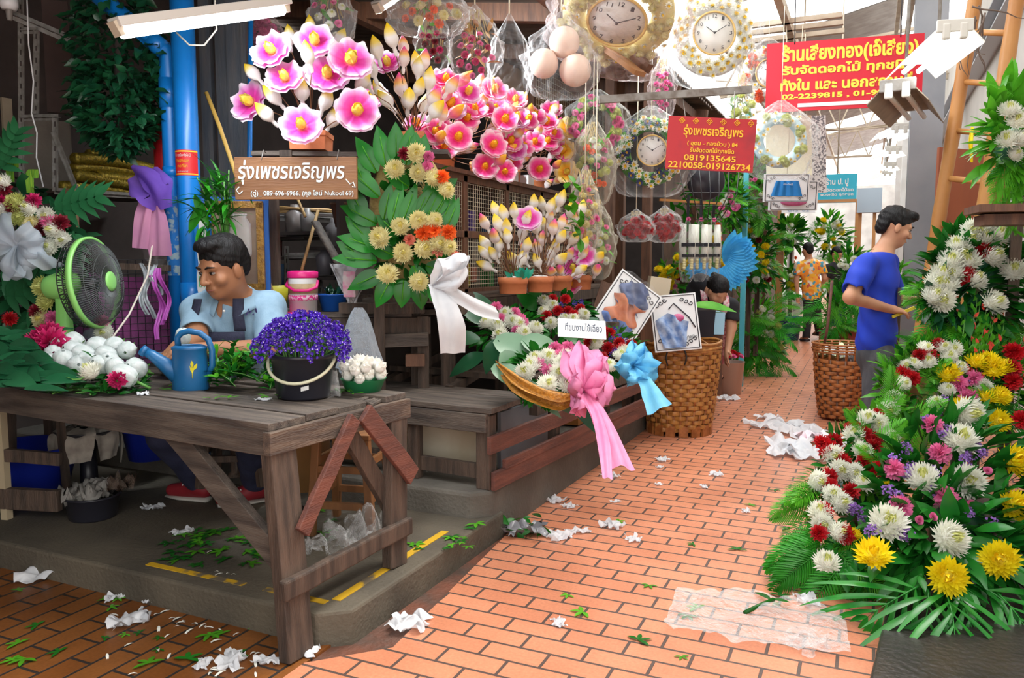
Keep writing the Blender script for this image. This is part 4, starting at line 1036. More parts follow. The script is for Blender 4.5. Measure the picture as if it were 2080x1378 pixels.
def colf(u, v):
 a = -PI / 2 + .42 + (2 * PI - .84) * u; fr_ = abs(2 * u - 1) ** 3; r = .104 + .034 * v
 return neck + RT * (r * math.cos(a)) + FH * (r * math.sin(a)) + Vector((0, 0, .040 - .036 * fr_ - (.040 + .03 * fr_) * v))
cl.surf(colf, 30, 3)
so = cl.build('collar', mat('polo_collar', (.23, .36, .47), .8), K); so.modifiers.new('t', 'SOLIDIFY').thickness = .006
b = MB(); b.ball(L(455, 632, 3.245), .006, 8, 6); b.build('shirt_button', M_white, K)
# apron: bib follows the chest
M_apron = mat('navy_apron', (.012, .014, .035), .85, (.02, .022, .05), 20, .2, 120)
def front(x, z):   # point on the front of the torso, x across, z up from chest
 a = x / .20; cc = chest + RT * (x) - FH * (.178 * math.sqrt(max(0, 1 - min(.98, a * a)))) + Vector((0, 0, z)); return cc
ap = MB()
ap.surf(lambda u, v: front((-.115 + .23 * u) * (1 + .25 * max(0, (.0 - (-.01 - .28 * v)) * 2)), .0 - .30 * v) - FH * (.012 + .035 * v), 14, 10)
for x0, x1 in ((-.085, -.105), (.088, .10)):
 ap.surf(lambda u, v: front(x1 + (x0 - x1) * v + (u - .5) * .045, .002 + .150 * v) - FH * ((.014 if x0 > 0 else .05) - .06 * max(0, v - .5)), 3, 8)
ao = ap.build('apron', M_apron, K); sm = ao.modifiers.new('thick', 'SOLIDIFY'); sm.thickness = .004
em = MB()
for k in range(4): em.bar(front(.125 + .012 * k, .075 + .01 * (k % 2)) - FH * .012, front(.135 + .008 * k, .105 - .012 * (k % 3)) - FH * .012, .008, .003)
em.build('shirt_emblem', mat('navy_thread', (.04, .025, .12), .8), K, False)
M_jean = mat('dark_jeans', (.012, .016, .045), .85, (.025, .03, .07), 14, .2, 150)
E_ = []; Q = [('e', pelv + vv(0, 0, .03), (.175, .145, .12), None, .05), ('c', hR, kR, .098, .072, .04), ('c', hL, kL, .098, .072, .04)]
sleeve(Q, kR, aR + vv(0, 0, .03), .074, .062, E_); sleeve(Q, kL, aL + vv(0, 0, .03), .074, .062, E_)
Q = grow(Q); E_ = grow(E_)
body('jeans', Q + E_, .007, M_jean, K, .03, disp=.004, dsc=30)
M_shoe = mat('red_canvas_shoe', (.25, .012, .02), .6)
for a_, t_, nm in ((aR, tR, 0), (aL, tL, 1)):
 dsh = (t_ - a_); dsh.z = 0; dsh.normalize()
 me = sdf_mesh([('c', a_ + vv(0, 0, -.02) - dsh * .035, a_ + dsh * .16 + vv(0, 0, -.045), .046, .034, .02), ('c', a_ + vv(0, 0, .02), a_, .050, .052, .02)], .006, .02, cut=lambda X, Y, Z: .002 - Z)
 me.materials.append(M_shoe); so = put('shoe', me, K)
 b = MB(); b.tube([a_ - dsh * .06 + vv(0, 0, -.075), a_ + dsh * .1 + vv(0, 0, -.075), a_ + dsh * .185 + vv(0, 0, -.072)], [.04, .045, .034], 14, 0, True, .28); b.build('sole', mat('pale_rubber', (.5, .47, .42), .7), so)
 b = MB()
 for k in range(3): b.tube([a_ + dsh * (.05 + .025 * k) + vv(-dsh.y * .03, dsh.x * .03, .01 - .014 * k), a_ + dsh * (.055 + .025 * k) + vv(0, 0, .012 - .014 * k), a_ + dsh * (.05 + .025 * k) + vv(dsh.y * .03, -dsh.x * .03, .01 - .014 * k)], .004, 5)
 b.build('laces', M_white, so)
b = put('netted_chrysanthemum', NB[1], None, Wd(372, 684, 3.32), frame((.2, -.2, 1)), scale=1.05)
tag(b, 'white chrysanthemum head held up in the fingers of the seated man', 'flower', None)
stool((pelv.x + O.x, pelv.y + O.y, .24), R(30), 'dark wooden stool under the seated man in the apron', .27, .28, M_wood)
# ---------------------------------------------------------------- standing man
random.seed(52)
D = 4.7
hd = Wd(1820, 462, D)
K = thing('person', 'man standing in royal blue T-shirt and grey jeans, arranging flowers by the wall', 'person', (hd.x, hd.y, 0))
O = K.location
hc = L(1819, 462, D)
f = (RT * .93 - FH * .12 - Vector((0, 0, .36))).normalized()
HP, at, B = head_prims(hc, f, Vector((0, 0, 1)) + RT * .1, 1.02)
neck = L(1792, 512, D); chest = L(1786, 580, D + .02); pelv = L(1778, 720, D + .04)
TB = [list(r) for r in Matrix.Rotation(YAW + R(62), 3, 'Z')]     # torso turned towards the wall
sR, sL = L(1758, 538, D - .13), L(1800, 536, D + .20)
eR, eL = L(1728, 604, D - .20), L(1820, 612, D + .26)
wR, wL = L(1806, 628, D - .12), L(1862, 610, D + .10)
hR, hL = pelv + RT * -.01 - FH * .085, pelv + RT * .02 + FH * .085
kR, kL = L(1772, 860, D - .10), L(1796, 855, D + .12)
aR, aL = kR + vv(-.03, .02, -.40), kL + vv(.0, .03, -.40); aR.z = .09; aL.z = .09
P = HP + [('c', neck, hc + Vector((0, 0, -.07)) - f * .02, .057, .056, .03), ('e', chest, (.155, .095, .21), TB, .05), ('e', pelv + vv(0, 0, .05), (.145, .10, .16), TB, .05),
 ('c', neck + vv(0, 0, -.04), sL, .05, .056, .05), ('c', neck + vv(0, 0, -.04), sR, .05, .056, .05), ('c', sR, eR, .050, .042), ('c', eR, wR, .044, .027), ('c', sL, eL, .050, .042), ('c', eL, wL, .043, .027),
 ('c', hR, kR, .075, .052), ('c', hL, kL, .075, .052), ('c', kR, aR, .05, .036), ('c', kL, aL, .05, .036), ('c', aR, aR + RT * .15 + vv(0, 0, -.05), .038, .03), ('c', aL, aL + RT * .15 + vv(0, 0, -.05), .038, .03)]
P += hand_prims(wR, RT * .95 + vv(0, 0, -.12), FH * .3 + vv(0, 0, -.9), FH * .6 + vv(0, 0, .5), .5, 1.0)
P += hand_prims(wL, RT * .95 + vv(0, 0, -.05), vv(0, 0, -1), -FH * .8 + vv(0, 0, .3), .45, 1.0)
body('body', P, .0055, M_skin2, K, .02)
face_bits(K, at, 1.02, B)
HR = cap_hair(hc, at, B, 1.02, [(0, -.022, .048, .083, .097, .084), (0, -.075, -.005, .066, .04, .07), (0, .055, .095, .055, .05, .034), (-.070, -.005, .02, .010, .022, .045), (.070, -.005, .02, .010, .022, .045)], [(0, .112, -.015, .09, .062, .075), (-.085, -.006, -.022, .018, .024, .036), (.085, -.006, -.022, .018, .024, .036), (0, -.04, -.14, .1, .1, .075)])
body('hair', HR, .0048, M_hair, K, .01, disp=.003, dsc=110)
M_roy = mat('royal_blue_cotton', (.008, .045, .52), .75, (.006, .035, .42), 8)
E_ = []; Q = [('e', chest + vv(0, 0, .0), (.172, .116, .23), TB, .05), ('e', chest + vv(0, 0, -.20), (.165, .118, .22), TB, .06), ('e', pelv + vv(0, 0, .09), (.165, .125, .14), TB, .06), ('c', neck + vv(0, 0, -.055), sL, .056, .066, .05), ('c', neck + vv(0, 0, -.055), sR, .056, .066, .05)]
sleeve(Q, sL, sL.lerp(eL, .66), .068, .072, E_); sleeve(Q, sR, sR.lerp(eR, .70), .068, .074, E_)
zc = pelv.z - .02 - .0
Q += E_ + [('c', neck + vv(0, 0, .01) + RT * .01, neck + vv(0, 0, .12) + RT * .03, .06, .075, .006, 'sub')]
body('t_shirt', Q, .006, M_roy, K, .02, disp=.008, dsc=30, cut=lambda X, Y, Z: (zc - Z))
b = MB(); ce = chest + Vector(TB[0]) * 0
fr = RT * .92 - FH * .38
def chestf(a, z):
 # front of the shirt around the torso axis
 dd = fr * math.cos(a) + (Vector((-fr.y, fr.x, 0))) * math.sin(a); return chest + dd * (.126 + .02 * abs(math.sin(a))) + Vector((0, 0, z))
b.surf(lambda u, v: chestf(-.75 + .5 * u, -.17 + .16 * v), 6, 6); b.build('shirt_print', mat('dark_print', (.05, .03, .05), .7), K)
M_gjean = mat('charcoal_jeans', (.045, .047, .055), .85, (.09, .092, .10), 5, .2, 150, stretch=(3, 3, 1))
E_ = []; Q = [('e', pelv + vv(0, 0, .0), (.155, .115, .13), TB, .05), ('c', hR, kR, .095, .078, .03), ('c', hL, kL, .095, .078, .03)]
sleeve(Q, kR, aR, .078, .08, E_); sleeve(Q, kL, aL, .078, .08, E_)
body('jeans', Q + E_, .008, M_gjean, K, .03, disp=.005, dsc=26)
b = MB()
pts = [neck + RT * (.065 * math.cos(a)) + FH * (.06 * math.sin(a)) + vv(0, 0, .02 - .028 * (1 + math.cos(a))) for a in [2 * PI * i / 24 for i in range(25)]]
b.tube(pts, .0025, 5); b.build('necklace', mat('gold_cord', (.45, .28, .06), .4), K)
q = wR + RT * .10 - O * 0
b = MB(); b.bar(O + wR + RT * .02 - vv(0, 0, .05), O + wR + RT * .16 + vv(0, 0, .01), .014, .018); tag(b.build('cutter_knife', mat('yellow_tool', (.75, .62, .05), .4), None, False), 'yellow cutter knife in the near hand of the man in blue', 'knife')
# ---------------------------------------------------------------- woman bending over, man walking away, dim figure
def figure(name_label, hd, f, J, shirt, pants, skin, h=.011, s=1.0, hairP=None, sl=.6, sg=.02):
 K = thing('person', name_label, 'person', (hd.x, hd.y, 0)); O = K.location
 j = {k: Vector(v) - Vector((O.x, O.y, 0)) for k, v in J.items()}
 hc = hd - O; HP, at, B = head_prims(hc, f, Vector((0, 0, 1)) + (f * -f.z), s)
 sh = (j['sL'] - j['sR']); sh.normalize(); up = (j['neck'] - j['pelv']).normalized(); fw = sh.cross(up) * -1
 TB = [list(r) for r in Matrix((sh, fw, up)).transposed()]
 ch = j['neck'].lerp(j['pelv'], .32)
 P = HP + [('c', j['neck'], hc - f * .02 - Vector((0, 0, .05)), .055, .055, .03), ('e', ch, (.15, .095, .2), TB, .05), ('e', j['pelv'], (.15, .10, .15), TB, .05)]
 for q in 'LR':
  P += [('c', j['neck'] - up * .04, j['s' + q], .05, .055, .05), ('c', j['s' + q], j['e' + q], .05, .042), ('c', j['e' + q], j['w' + q], .043, .027), ('c', j['h' + q], j['k' + q], .075, .055), ('c', j['k' + q], j['a' + q], .052, .036), ('c', j['a' + q], j['a' + q] + Vector((f.x, f.y, 0)).normalized() * .14 + vv(0, 0, -.045), .038, .03)]
  P += hand_prims(j['w' + q], j['w' + q] - j['e' + q], fw + vv(0, 0, -.2), fw, .4)
 body('body', P, h, skin, K, .02);
 HR = cap_hair(hc, at, B, s, hairP or [(0, -.022, .048, .083, .097, .084), (0, -.075, -.005, .068, .04, .07)], [(0, .112, -.015, .09, .062, .085), (0, -.02, -.14, .1, .1, .075)])
 body('hair', HR, h * .8, M_hair, K, .01, disp=.002, dsc=110)
 E_ = []; Q = [('e', ch, (.172, .118, .22), TB, .05), ('e', ch.lerp(j['pelv'], .6), (.168, .12, .2), TB, .05), ('e', j['pelv'], (.168, .125, .14), TB, .06)]
 for q in 'LR':
  Q.append(('c', j['neck'] - up * .06, j['s' + q], .06, .066, .05)); sleeve(Q, j['s' + q], j['s' + q].lerp(j['e' + q], sl), .068, .07, E_)
 body('shirt', Q + E_, h, shirt, K, .02, disp=.004, dsc=24)
 E_ = []; Q = [('e', j['pelv'] - up * .04, (.16, .118, .13), TB, .05)]
 for q in 'LR': Q.append(('c', j['h' + q], j['k' + q], .09, .07, .03)); sleeve(Q, j['k' + q], j['a' + q], .07, .065, E_)
 body('trousers', Q + E_, h, pants, K, .03, disp=.003, dsc=26)
 b = MB()
 for q in 'LR':
  ff_ = Vector((f.x, f.y, 0)).normalized(); b.tube([j['a' + q] + vv(0, 0, -.05) - ff_ * .05, j['a' + q] + ff_ * .15 + vv(0, 0, -.058)], [.042, .04], 10, 0, True, .6)
 b.build('shoes', M_blk, K)
 return K, j, at
M_blkc = mat('black_cotton', (.010, .010, .014), .85, (.02, .02, .026), 10)
d = 6.9
hd = Wd(1458, 592, d - .1); pv = Wd(1425, 655, d + .45)
J = dict(neck=Wd(1440, 585, d + .12), pelv=Z0(pv, .92), sL=Wd(1484, 622, d + .02), sR=Wd(1412, 590, d + .22), eL=Wd(1486, 665, d - .02), eR=Wd(1405, 650, d + .1), wL=Wd(1478, 712, d - .12), wR=Wd(1425, 690, d - .15),
  hL=Z0(pv + RT * .09, .86), hR=Z0(pv - RT * .09, .86), kL=Z0(pv + RT * .10 - FH * .08, .48), kR=Z0(pv - RT * .10 - FH * .08, .48), aL=Z0(pv + RT * .10 + FH * .02, .32), aR=Z0(pv - RT * .10 + FH * .02, .32))
K, j, at = figure('woman in black T-shirt and pink patterned apron bending over behind the big wicker basket', hd, (RT * .3 - FH * .75 - vv(0, 0, .75)).normalized(), J, M_blkc, mat('navy_cloth', (.02, .025, .08), .8), M_skin2, .010, 1.0, [(0, -.022, .048, .086, .10, .088), (0, -.085, .03, .075, .05, .085), (0, -.13, .06, .035, .035, .035)])
M_apk = mat('pink_patterned_cloth', (.62, .18, .26), .8, (.75, .62, .62), 45, lo=.45, hi=.55)
M_apm = mat('maroon_patterned_cloth', (.30, .08, .11), .8, (.5, .3, .3), 45, lo=.45, hi=.55)
Ko = K.location
b = MB()
for s_ in (-1, 1):
 a0 = j['neck'] + (j['sL' if s_ > 0 else 'sR'] - j['neck']) * .62 + vv(0, 0, .055); ribbon(b, [a0 + FH * .10, a0 - FH * .03 + vv(0, 0, .02), a0 - FH * .14 - vv(0, 0, .10), a0 * .7 + (j['pelv'] - FH * .18) * .3 - FH * .14 - vv(0, 0, .16)], [RT] * 4, .055)
b.build('apron_strap', M_apk, K)
b = MB(); b.surf(lambda u, v: (j['neck'].lerp(j['pelv'], .15 + .85 * v) + RT * ((u - .5) * .34) - FH * (.20 + .03 * v - .06 * abs(u - .5)) - vv(0, 0, .16 + .36 * v * v)), 8, 8); b.build('apron', M_apm, K)
# man walking away
d = 13.3
hd = Wd(1640, 508, d); g = Wd(1645, 600, d)
J = dict(neck=Wd(1643, 526, d), pelv=Wd(1650, 602, d), sL=Wd(1622, 540, d - .03), sR=Wd(1668, 538, d + .03), eL=Wd(1618, 570, d - .05), eR=Wd(1675, 565, d + .0), wL=Wd(1620, 602, d - .1), wR=Wd(1668, 588, d + .14),
  hL=Wd(1643, 612, d), hR=Wd(1656, 612, d), kL=Wd(1640, 648, d - .02), kR=Wd(1660, 650, d + .08), aL=Z0(Wd(1638, 680, d - .05), .08), aR=Z0(Wd(1664, 680, d + .3), .14))
m = bpy.data.materials.new('floral_shirt'); m.use_nodes = True; N = m.node_tree.nodes; tc = N.new('ShaderNodeTexCoord'); vo = N.new('ShaderNodeTexVoronoi'); vo.inputs['Scale'].default_value = 20
m.node_tree.links.new(tc.outputs['Object'], vo.inputs['Vector']); rp = N.new('ShaderNodeValToRGB'); rp.color_ramp.interpolation = 'CONSTANT'; e = rp.color_ramp.elements
for _ in range(4): e.new(.5)
for q, (p_, c_) in zip(e, ((0, (.85, .28, .02)), (.3, (.88, .48, .03)), (.48, (.05, .30, .42)), (.62, (.75, .62, .5)), (.74, (.55, .08, .04)), (.85, (.88, .36, .05)))): q.position = p_; q.color = lin(c_)
sp = N.new('ShaderNodeSeparateColor'); m.node_tree.links.new(vo.outputs['Color'], sp.inputs[0]); m.node_tree.links.new(sp.outputs[0], rp.inputs[0]); m.node_tree.links.new(rp.outputs[0], N['Principled BSDF'].inputs['Base Color'])
figure('man in orange and blue floral shirt walking away down the passage', hd, (FH * .97 - RT * .2 + vv(0, 0, -.05)).normalized(), J, m, M_blkc, M_skin2, .014, 1.0)
d = 13.9
hd = Wd(1700, 516, d)
J = dict(neck=Wd(1700, 533, d), pelv=Wd(1700, 600, d), sL=Wd(1722, 545, d), sR=Wd(1680, 545, d), eL=Wd(1724, 575, d), eR=Wd(1678, 575, d), wL=Wd(1715, 600, d - .2), wR=Wd(1688, 600, d - .2),
  hL=Wd(1708, 610, d), hR=Wd(1694, 610, d), kL=Wd(1708, 650, d), kR=Wd(1694, 650, d), aL=Z0(Wd(1708, 690, d), .08), aR=Z0(Wd(1694, 690, d), .08))
figure('person in black beside the man in the floral shirt', hd, (-FH * .6 + RT * .4 + vv(0, 0, -.4)).normalized(), J, M_blkc, mat('navy_trousers', (.012, .02, .10), .8), M_skin2, .018, 1.0)
# ================================================================ stall behind the table
random.seed(61)
# fluorescent lamps of the stall, plus one added out of view for brightness
M_tube = mat('lit_tube', (.93, .97, 1), .5, emit=16)
M_fix = mat('lamp_housing', (.62, .60, .55), .6)
def tube_lamp(a, b_, label, power, name='fluorescent_lamp', tr=.017):
 a = Vector(a); b_ = Vector(b_); c = (a + b_) / 2; d = (b_ - a).normalized(); L = (b_ - a).length
 K = thing(name, label, 'lamp', c)
 MB().bar(-d * L / 2 + vv(0, 0, .035), d * L / 2 + vv(0, 0, .035), .075, .035).build('housing', M_fix, K, False, bevel=.004)
 t = MB(); t.tube([-d * (L / 2 - .03), d * (L / 2 - .03)], tr, 12); t.build('glass_tube', M_tube, K)
 for s in (-1, 1): MB().bar(d * s * (L / 2 - .035) + vv(0, 0, .02), d * s * (L / 2 - .0) + vv(0, 0, .01), .045, .055).build('end_cap', mat('cream_cap', (.6, .52, .40), .6), K, False)
 if power:
  ld = bpy.data.lights.new('tube_light', 'AREA'); ld.shape = 'RECTANGLE'; ld.size = L; ld.size_y = .05; ld.energy = power; ld.color = (.88, .95, 1)
  lo = bpy.data.objects.new('tube_light', ld); COL.objects.link(lo); lo.parent = K; lo.location = (0, 0, -.022)
  lo.rotation_euler = Matrix((Vector((d.x, d.y, d.z)), vv(0, 0, 1).cross(d).normalized() , d.cross(vv(0, 0, 1).cross(d)).normalized())).transposed().to_euler()
 return K
tube_lamp(Wd(232, 66, 3.0), Wd(582, 18, 3.7), 'lit fluorescent tube lamp hanging in front of the blue pipes', 26, tr=.026)
b = MB(); b.tube([Wd(358, 66, 3.6), Wd(385, 92, 3.6), Wd(415, 92, 3.6), Wd(440, 60, 3.62), Wd(436, 15, 3.65), Wd(440, -60, 3.65)], .004, 6)
tag(b.build('lamp_wire', mat('grey_cord', (.45, .42, .36), .5), None), 'grey wire looping below the lit tube lamp', 'wire')
tube_lamp(Wd(765, 22, 4.6), Wd(860, -38, 5.0), 'lit fluorescent tube lamp among the hanging bags above the lotus display', 60, tr=.02)
tube_lamp(Wd(1120, -95, 5.6), Wd(1290, -110, 6.4), 'unseen fluorescent tube lamp added under the eave to brighten the bagged goods', 60, tr=.02)  # out of view above the frame, added to lift the dim middle
# boards on the wall
for i, (x0, x1, y0, y1, d, c) in enumerate(((0, 28, 198, 335, 4.9, (.36, .30, .21)), (85, 150, 0, 232, 4.95, (.075, .045, .038)), (48, 150, 245, 385, 4.95, (.19, .165, .135)))):
 a = Wd(x0, y0, d); c_ = Wd(x1, y1, d + .05); b = MB(); b.surf(lambda u, v: Vector((a.x + (c_.x - a.x) * u, a.y + (c_.y - a.y) * u, a.z + (c_.z - a.z) * v)), 1, 1)
 o = b.build('wall_panel_%s' % 'abc'[i], mat('board_%d' % i, c, .8, tuple(q * .7 for q in c), 4, .2, 40), None, False); m_ = o.modifiers.new('t', 'SOLIDIFY'); m_.thickness = .02; struct(o)
# slotted angle shelf
M_angle = mat('slotted_steel', (.25, .24, .22), .5, (.16, .15, .13), 30)
K = thing('steel_shelf', 'slotted grey angle steel shelf with plank, gold ropes lying on it', 'shelf', (0, 0, 0))
def angle(p, q, w=.035, slots=True, nm='post', par=K):
 b = MB(); p = Vector(p); q = Vector(q); b.bar(p, q, w, .004, 0); b.bar(p + vv(0, 0, 0), q, .004, w, 0)
 if slots:
  n = int((q - p).length / .06)
  for i in range(n):
   t = (i + .5) / n; c = p.lerp(q, t); d = (q - p).normalized(); b.bar(c - d * .013 - FH * .004, c + d * .013 - FH * .004, .010, .006, 1)
 return b.build(nm, [M_angle, M_dark], par, False)
d = 4.45
angle(Wd(42, -20, d), Wd(45, 520, d)); angle(Wd(74, 62, d), Wd(73, 232, d)); angle(Wd(112, 240, d - .1), Wd(112, 388, d - .1)); angle(Wd(340, 240, d + .9), Wd(340, 460, d + .9))
angle(Wd(15, 26, d - .05), Wd(142, 80, d + .1), .05, nm='bracket_arm'); angle(Wd(45, 62, d), Wd(76, 62, d), nm='bracket_arm'); angle(Wd(45, 240, d), Wd(118, 238, d - .08), nm='shelf_rail')
angle(Wd(110, 388, d - .1), Wd(345, 402, d + .9), nm='shelf_rail'); angle(Wd(108, 268, d - .12), Wd(155, 386, d), nm='brace', slots=False)
a = Wd(110, 384, d - .1); c_ = Wd(345, 398, d + .9)
b = MB(); b.add([a, c_, c_ + vv(-.5, .1, 0), a + vv(-.5, .1, 0), a - vv(0, 0, .02), c_ - vv(0, 0, .02), c_ + vv(-.5, .1, -.02), a + vv(-.5, .1, -.02)], [(0, 1, 2, 3), (7, 6, 5, 4), (0, 4, 5, 1), (1, 5, 6, 2), (2, 6, 7, 3), (3, 7, 4, 0)]); b.build('shelf_board', M_wood, K, False)
MB().bar(Wd(146, 384, 4.3), Wd(152, 700, 4.3), .05, .04, 0, (0, 1, 0)).build('post', mat('tan_wood', (.26, .16, .08), .7), K, False)
b = MB(); b.tube([Wd(55, 0, 4.35), Wd(58, 90, 4.35), Wd(68, 165, 4.35), Wd(64, 230, 4.35), Wd(75, 270, 4.35), Wd(74, 320, 4.35), Wd(88, 380, 4.35)], .004, 6); tag(b.build('white_wire', M_whitep, None), 'thin white wire hanging down the slotted steel post', 'wire')
K2 = thing('wall_lamp', 'small white lamp holder on the slotted arm at the top corner', 'lamp', Wd(18, 12, 4.3))
MB().lathe([(0, -.02), (.035, -.02), (.045, .0), (.045, .03), (.03, .045), (0, .045)], 18).build('shade', M_whitep, K2); MB().lathe([(0, -.075), (.012, -.075), (.018, -.03), (.018, -.02)], 12).build('bracket', M_steel, K2)
# gold ropes
M_gold = mat('gold_tinsel', (.45, .33, .04), .28, (.18, .14, .02), 60, .5, 120, metal=.6)
rp_ = [((150, 322), (250, 322), (345, 355)), ((150, 340), (230, 338), (345, 362)), ((152, 355), (240, 370), (340, 392)), ((125, 380), (200, 378), (290, 398)), ((200, 358), (270, 366), (335, 372)), ((180, 315), (215, 314), (260, 330))]
lb = ['topmost of the gold ropes, along the whole pile', 'second gold rope from the top of the pile', 'gold rope bulging out at the front of the pile', 'lowest gold rope, stretching toward the steel post', 'gold rope in the middle, mostly behind the others', 'short gold rope end on top at the back']
for i, (p0, p1, p2) in enumerate(rp_):
 b = MB(); ps = []
 for t in [k / 60 for k in range(61)]:
  x = (1 - t) ** 2 * p0[0] + 2 * t * (1 - t) * p1[0] + t * t * p2[0]; y = (1 - t) ** 2 * p0[1] + 2 * t * (1 - t) * p1[1] + t * t * p2[1]; ps.append(Wd(x, y, 4.4 + .9 * (x - 110) / 235 + .04 * (i % 2)))
 b.tube(ps, [.030 * (1 + .16 * (k % 2)) for k in range(61)], 10)
 tag(b.build('gold_rope', M_gold, None), 'ribbed tinsel: ' + lb[i], 'rope garland', 'gold tinsel ropes on the steel shelf')
# green garland
K = thing('foliage_garland', 'big dark green artificial leaf garland hanging beside the blue pipes', 'garland', Wd(235, 0, 4.25))
b = MB(); random.seed(62); Ko = K.location
for i in range(1500):
 y = rnd(-60, 300) if i % 3 else rnd(140, 318); w_ = 105 if y > 60 else 75 + .5 * y; w_ *= 1 if y < 200 else max(.15, 1 - ((y - 200) / 118) ** 2.2) ; cx = 245 if y > 100 else 235 - .1 * (100 - y)
 a = rnd(0, 6.28); rr = math.sqrt(rnd(.25, 1)); p = Wd(cx + w_ * rr * math.cos(a), y, 4.30 + .24 * rr * math.sin(a)) - Ko
 dd = (RT * math.cos(a) + FH * math.sin(a) * .8 + Vector((0, 0, rnd(-.9, .35))) + rdir() * .5)
 l = rnd(.05, .085); b.leaf(p, dd, jit((0, 0, 1), .8), l, l * .62, rnd(-.6, .9), .3, 0, 4, .5, .06)
b.build('foliage', M_dkgreen, K)
st = MB(); st.tube([Wd(235, -80, 4.3) - Ko, Wd(240, 150, 4.3) - Ko, Wd(245, 280, 4.3) - Ko], .02, 8); st.build('core', M_dark, K)
# blue pipes
M_pipe = mat('blue_pipe_paint', (.006, .20, .62), .32, (.005, .17, .55), 5, spec=.6)
K = thing('drain_pipe', 'thick blue plastic drain pipe, the front one of the two, with a red sticker', 'pipe', Z0(Wd(392, 600, 4.12), .24))
Ko = K.location
b = MB(); b.tube([(0, 0, 0), (0, 0, 3.2)], .058, 24); b.build('pipe', M_pipe, K)
b = MB(); b.tube([(0, 0, .85), (0, 0, .98)], .062, 24); b.build('collar', M_pipe, K)
def on_cyl(b, r, z0, z1, a0, a1, m, n=14): b.surf(lambda u, v: (r * math.cos(a0 + (a1 - a0) * u), r * math.sin(a0 + (a1 - a0) * u), z0 + (z1 - z0) * v), n, 1, m)
M_rsk = mat('red_sticker', (.60, .015, .02), .5); M_ysk = mat('yellow_print', (.85, .55, .03), .5)
z0, z1 = Wd(392, 356, 4.06).z - Ko.z, Wd(392, 304, 4.06).z - Ko.z; aF = math.atan2(-FH.y, -FH.x)
b = MB(); on_cyl(b, .0595, z0, z1, aF - 1.5, aF + 1.3, 0); on_cyl(b, .0600, z0 + .004, z0 + .010, aF - 1.5, aF + 1.3, 1); on_cyl(b, .0600, z1 - .010, z1 - .004, aF - 1.5, aF + 1.3, 1)
b.build('sticker', [M_rsk, M_ysk], K)
for k, (txt, zz, hh, ww, mm) in enumerate((('ให้ กรณีเพลิงไหม้', .80, .016, .088, M_white), ('ดึงสลักออก', .58, .018, .07, M_ysk), ('กดที่ไก', .38, .018, .055, M_ysk), ('อุปกรณ์', .15, .009, .06, M_white))):
 me = text_mesh('sticker_lettering', txt, .1, mm, bold=.002); co = np.empty(len(me.vertices) * 3); me.vertices.foreach_get('co', co); co = co.reshape(-1, 3); lo_ = co.min(0); hi_ = co.max(0)
 x = (co[:, 0] - (lo_[0] + hi_[0]) / 2) * ww / (hi_[0] - lo_[0]); y = (co[:, 1] - (lo_[1] + hi_[1]) / 2) * hh / (hi_[1] - lo_[1]); an = aF - .1 + x / .0606
 co = np.stack([.0606 * np.cos(an), .0606 * np.sin(an), y + z0 + (z1 - z0) * zz], 1); me.vertices.foreach_set('co', co.ravel()); me.update(); put('sticker_lettering', me, K)
K = thing('drain_pipe', 'thinner blue drain pipe behind with an angled branch at the top and peeling paint', 'pipe', Z0(Wd(360, 600, 4.18), .24)); Ko = K.location
top = Wd(358, 140, 4.18) - Ko; el = Wd(340, 108, 4.18) - Ko; far = Wd(180, -25, 4.10) - Ko
b = MB(); b.tube([(0, 0, 0), (top.x * 0, top.y * 0, top.z - .02), (el.x * .3, el.y * .3, el.z - .02), el, far], .043, 20); b.build('pipe', M_pipe, K)
b = MB(); b.tube([(0, 0, top.z - .20), (0, 0, top.z - .05)], .049, 20); b.tube([el.lerp(far, .05), el.lerp(far, .22)], .048, 20); b.tube([(0, 0, top.z - .55), (0, 0, top.z - .5)], .047, 20); b.build('collar', M_pipe, K)
M_peel = mat('peeling_paint', (.30, .42, .45), .8, (.01, .16, .48), 26, lo=.42, hi=.5)
b = MB(); on_cyl(b, .0438, Wd(360, 560, 4.14).z - Ko.z, Wd(360, 398, 4.14).z - Ko.z, aF - 1.0, aF + .9, 0); b.build('worn_patch', M_peel, K)
# sign with bottle on the pipe
K = thing('bottle_sign', 'narrow blue board with a white bottle picture, fixed beside the blue pipe behind the man', 'sign', Wd(413, 520, 4.02), YAW)
MB().box((0, .01, 0), (.085, .012, .46)).build('board', M_pipe, K, False)
b = MB(); prof = [(-.20, .030), (-.17, .036), (-.10, .036), (-.04, .026), (.0, .030), (.05, .034), (.09, .022), (.13, .018), (.18, .018)]
vs = [(s * r, -.001, z) for z, r in prof for s in (-1, 1)]; vs2 = [(x, .003, z) for x, y, z in vs]
b.add(vs + vs2, [(2 * i, 2 * i + 1, 2 * i + 3, 2 * i + 2) for i in range(8)]); b.build('bottle_picture', M_white, K, False)
text_at(K, 'น้ำ', .05, .07, 0, .03, -.003, mat('orange_print', (.75, .32, .02), .6)); text_at(K, 'มก', .05, .06, .0, .11, -.003, mat('green_print', (.03, .35, .08), .6)); text_at(K, 'เกอ', .05, .06, .0, -.13, -.003, MATS['green_print'])
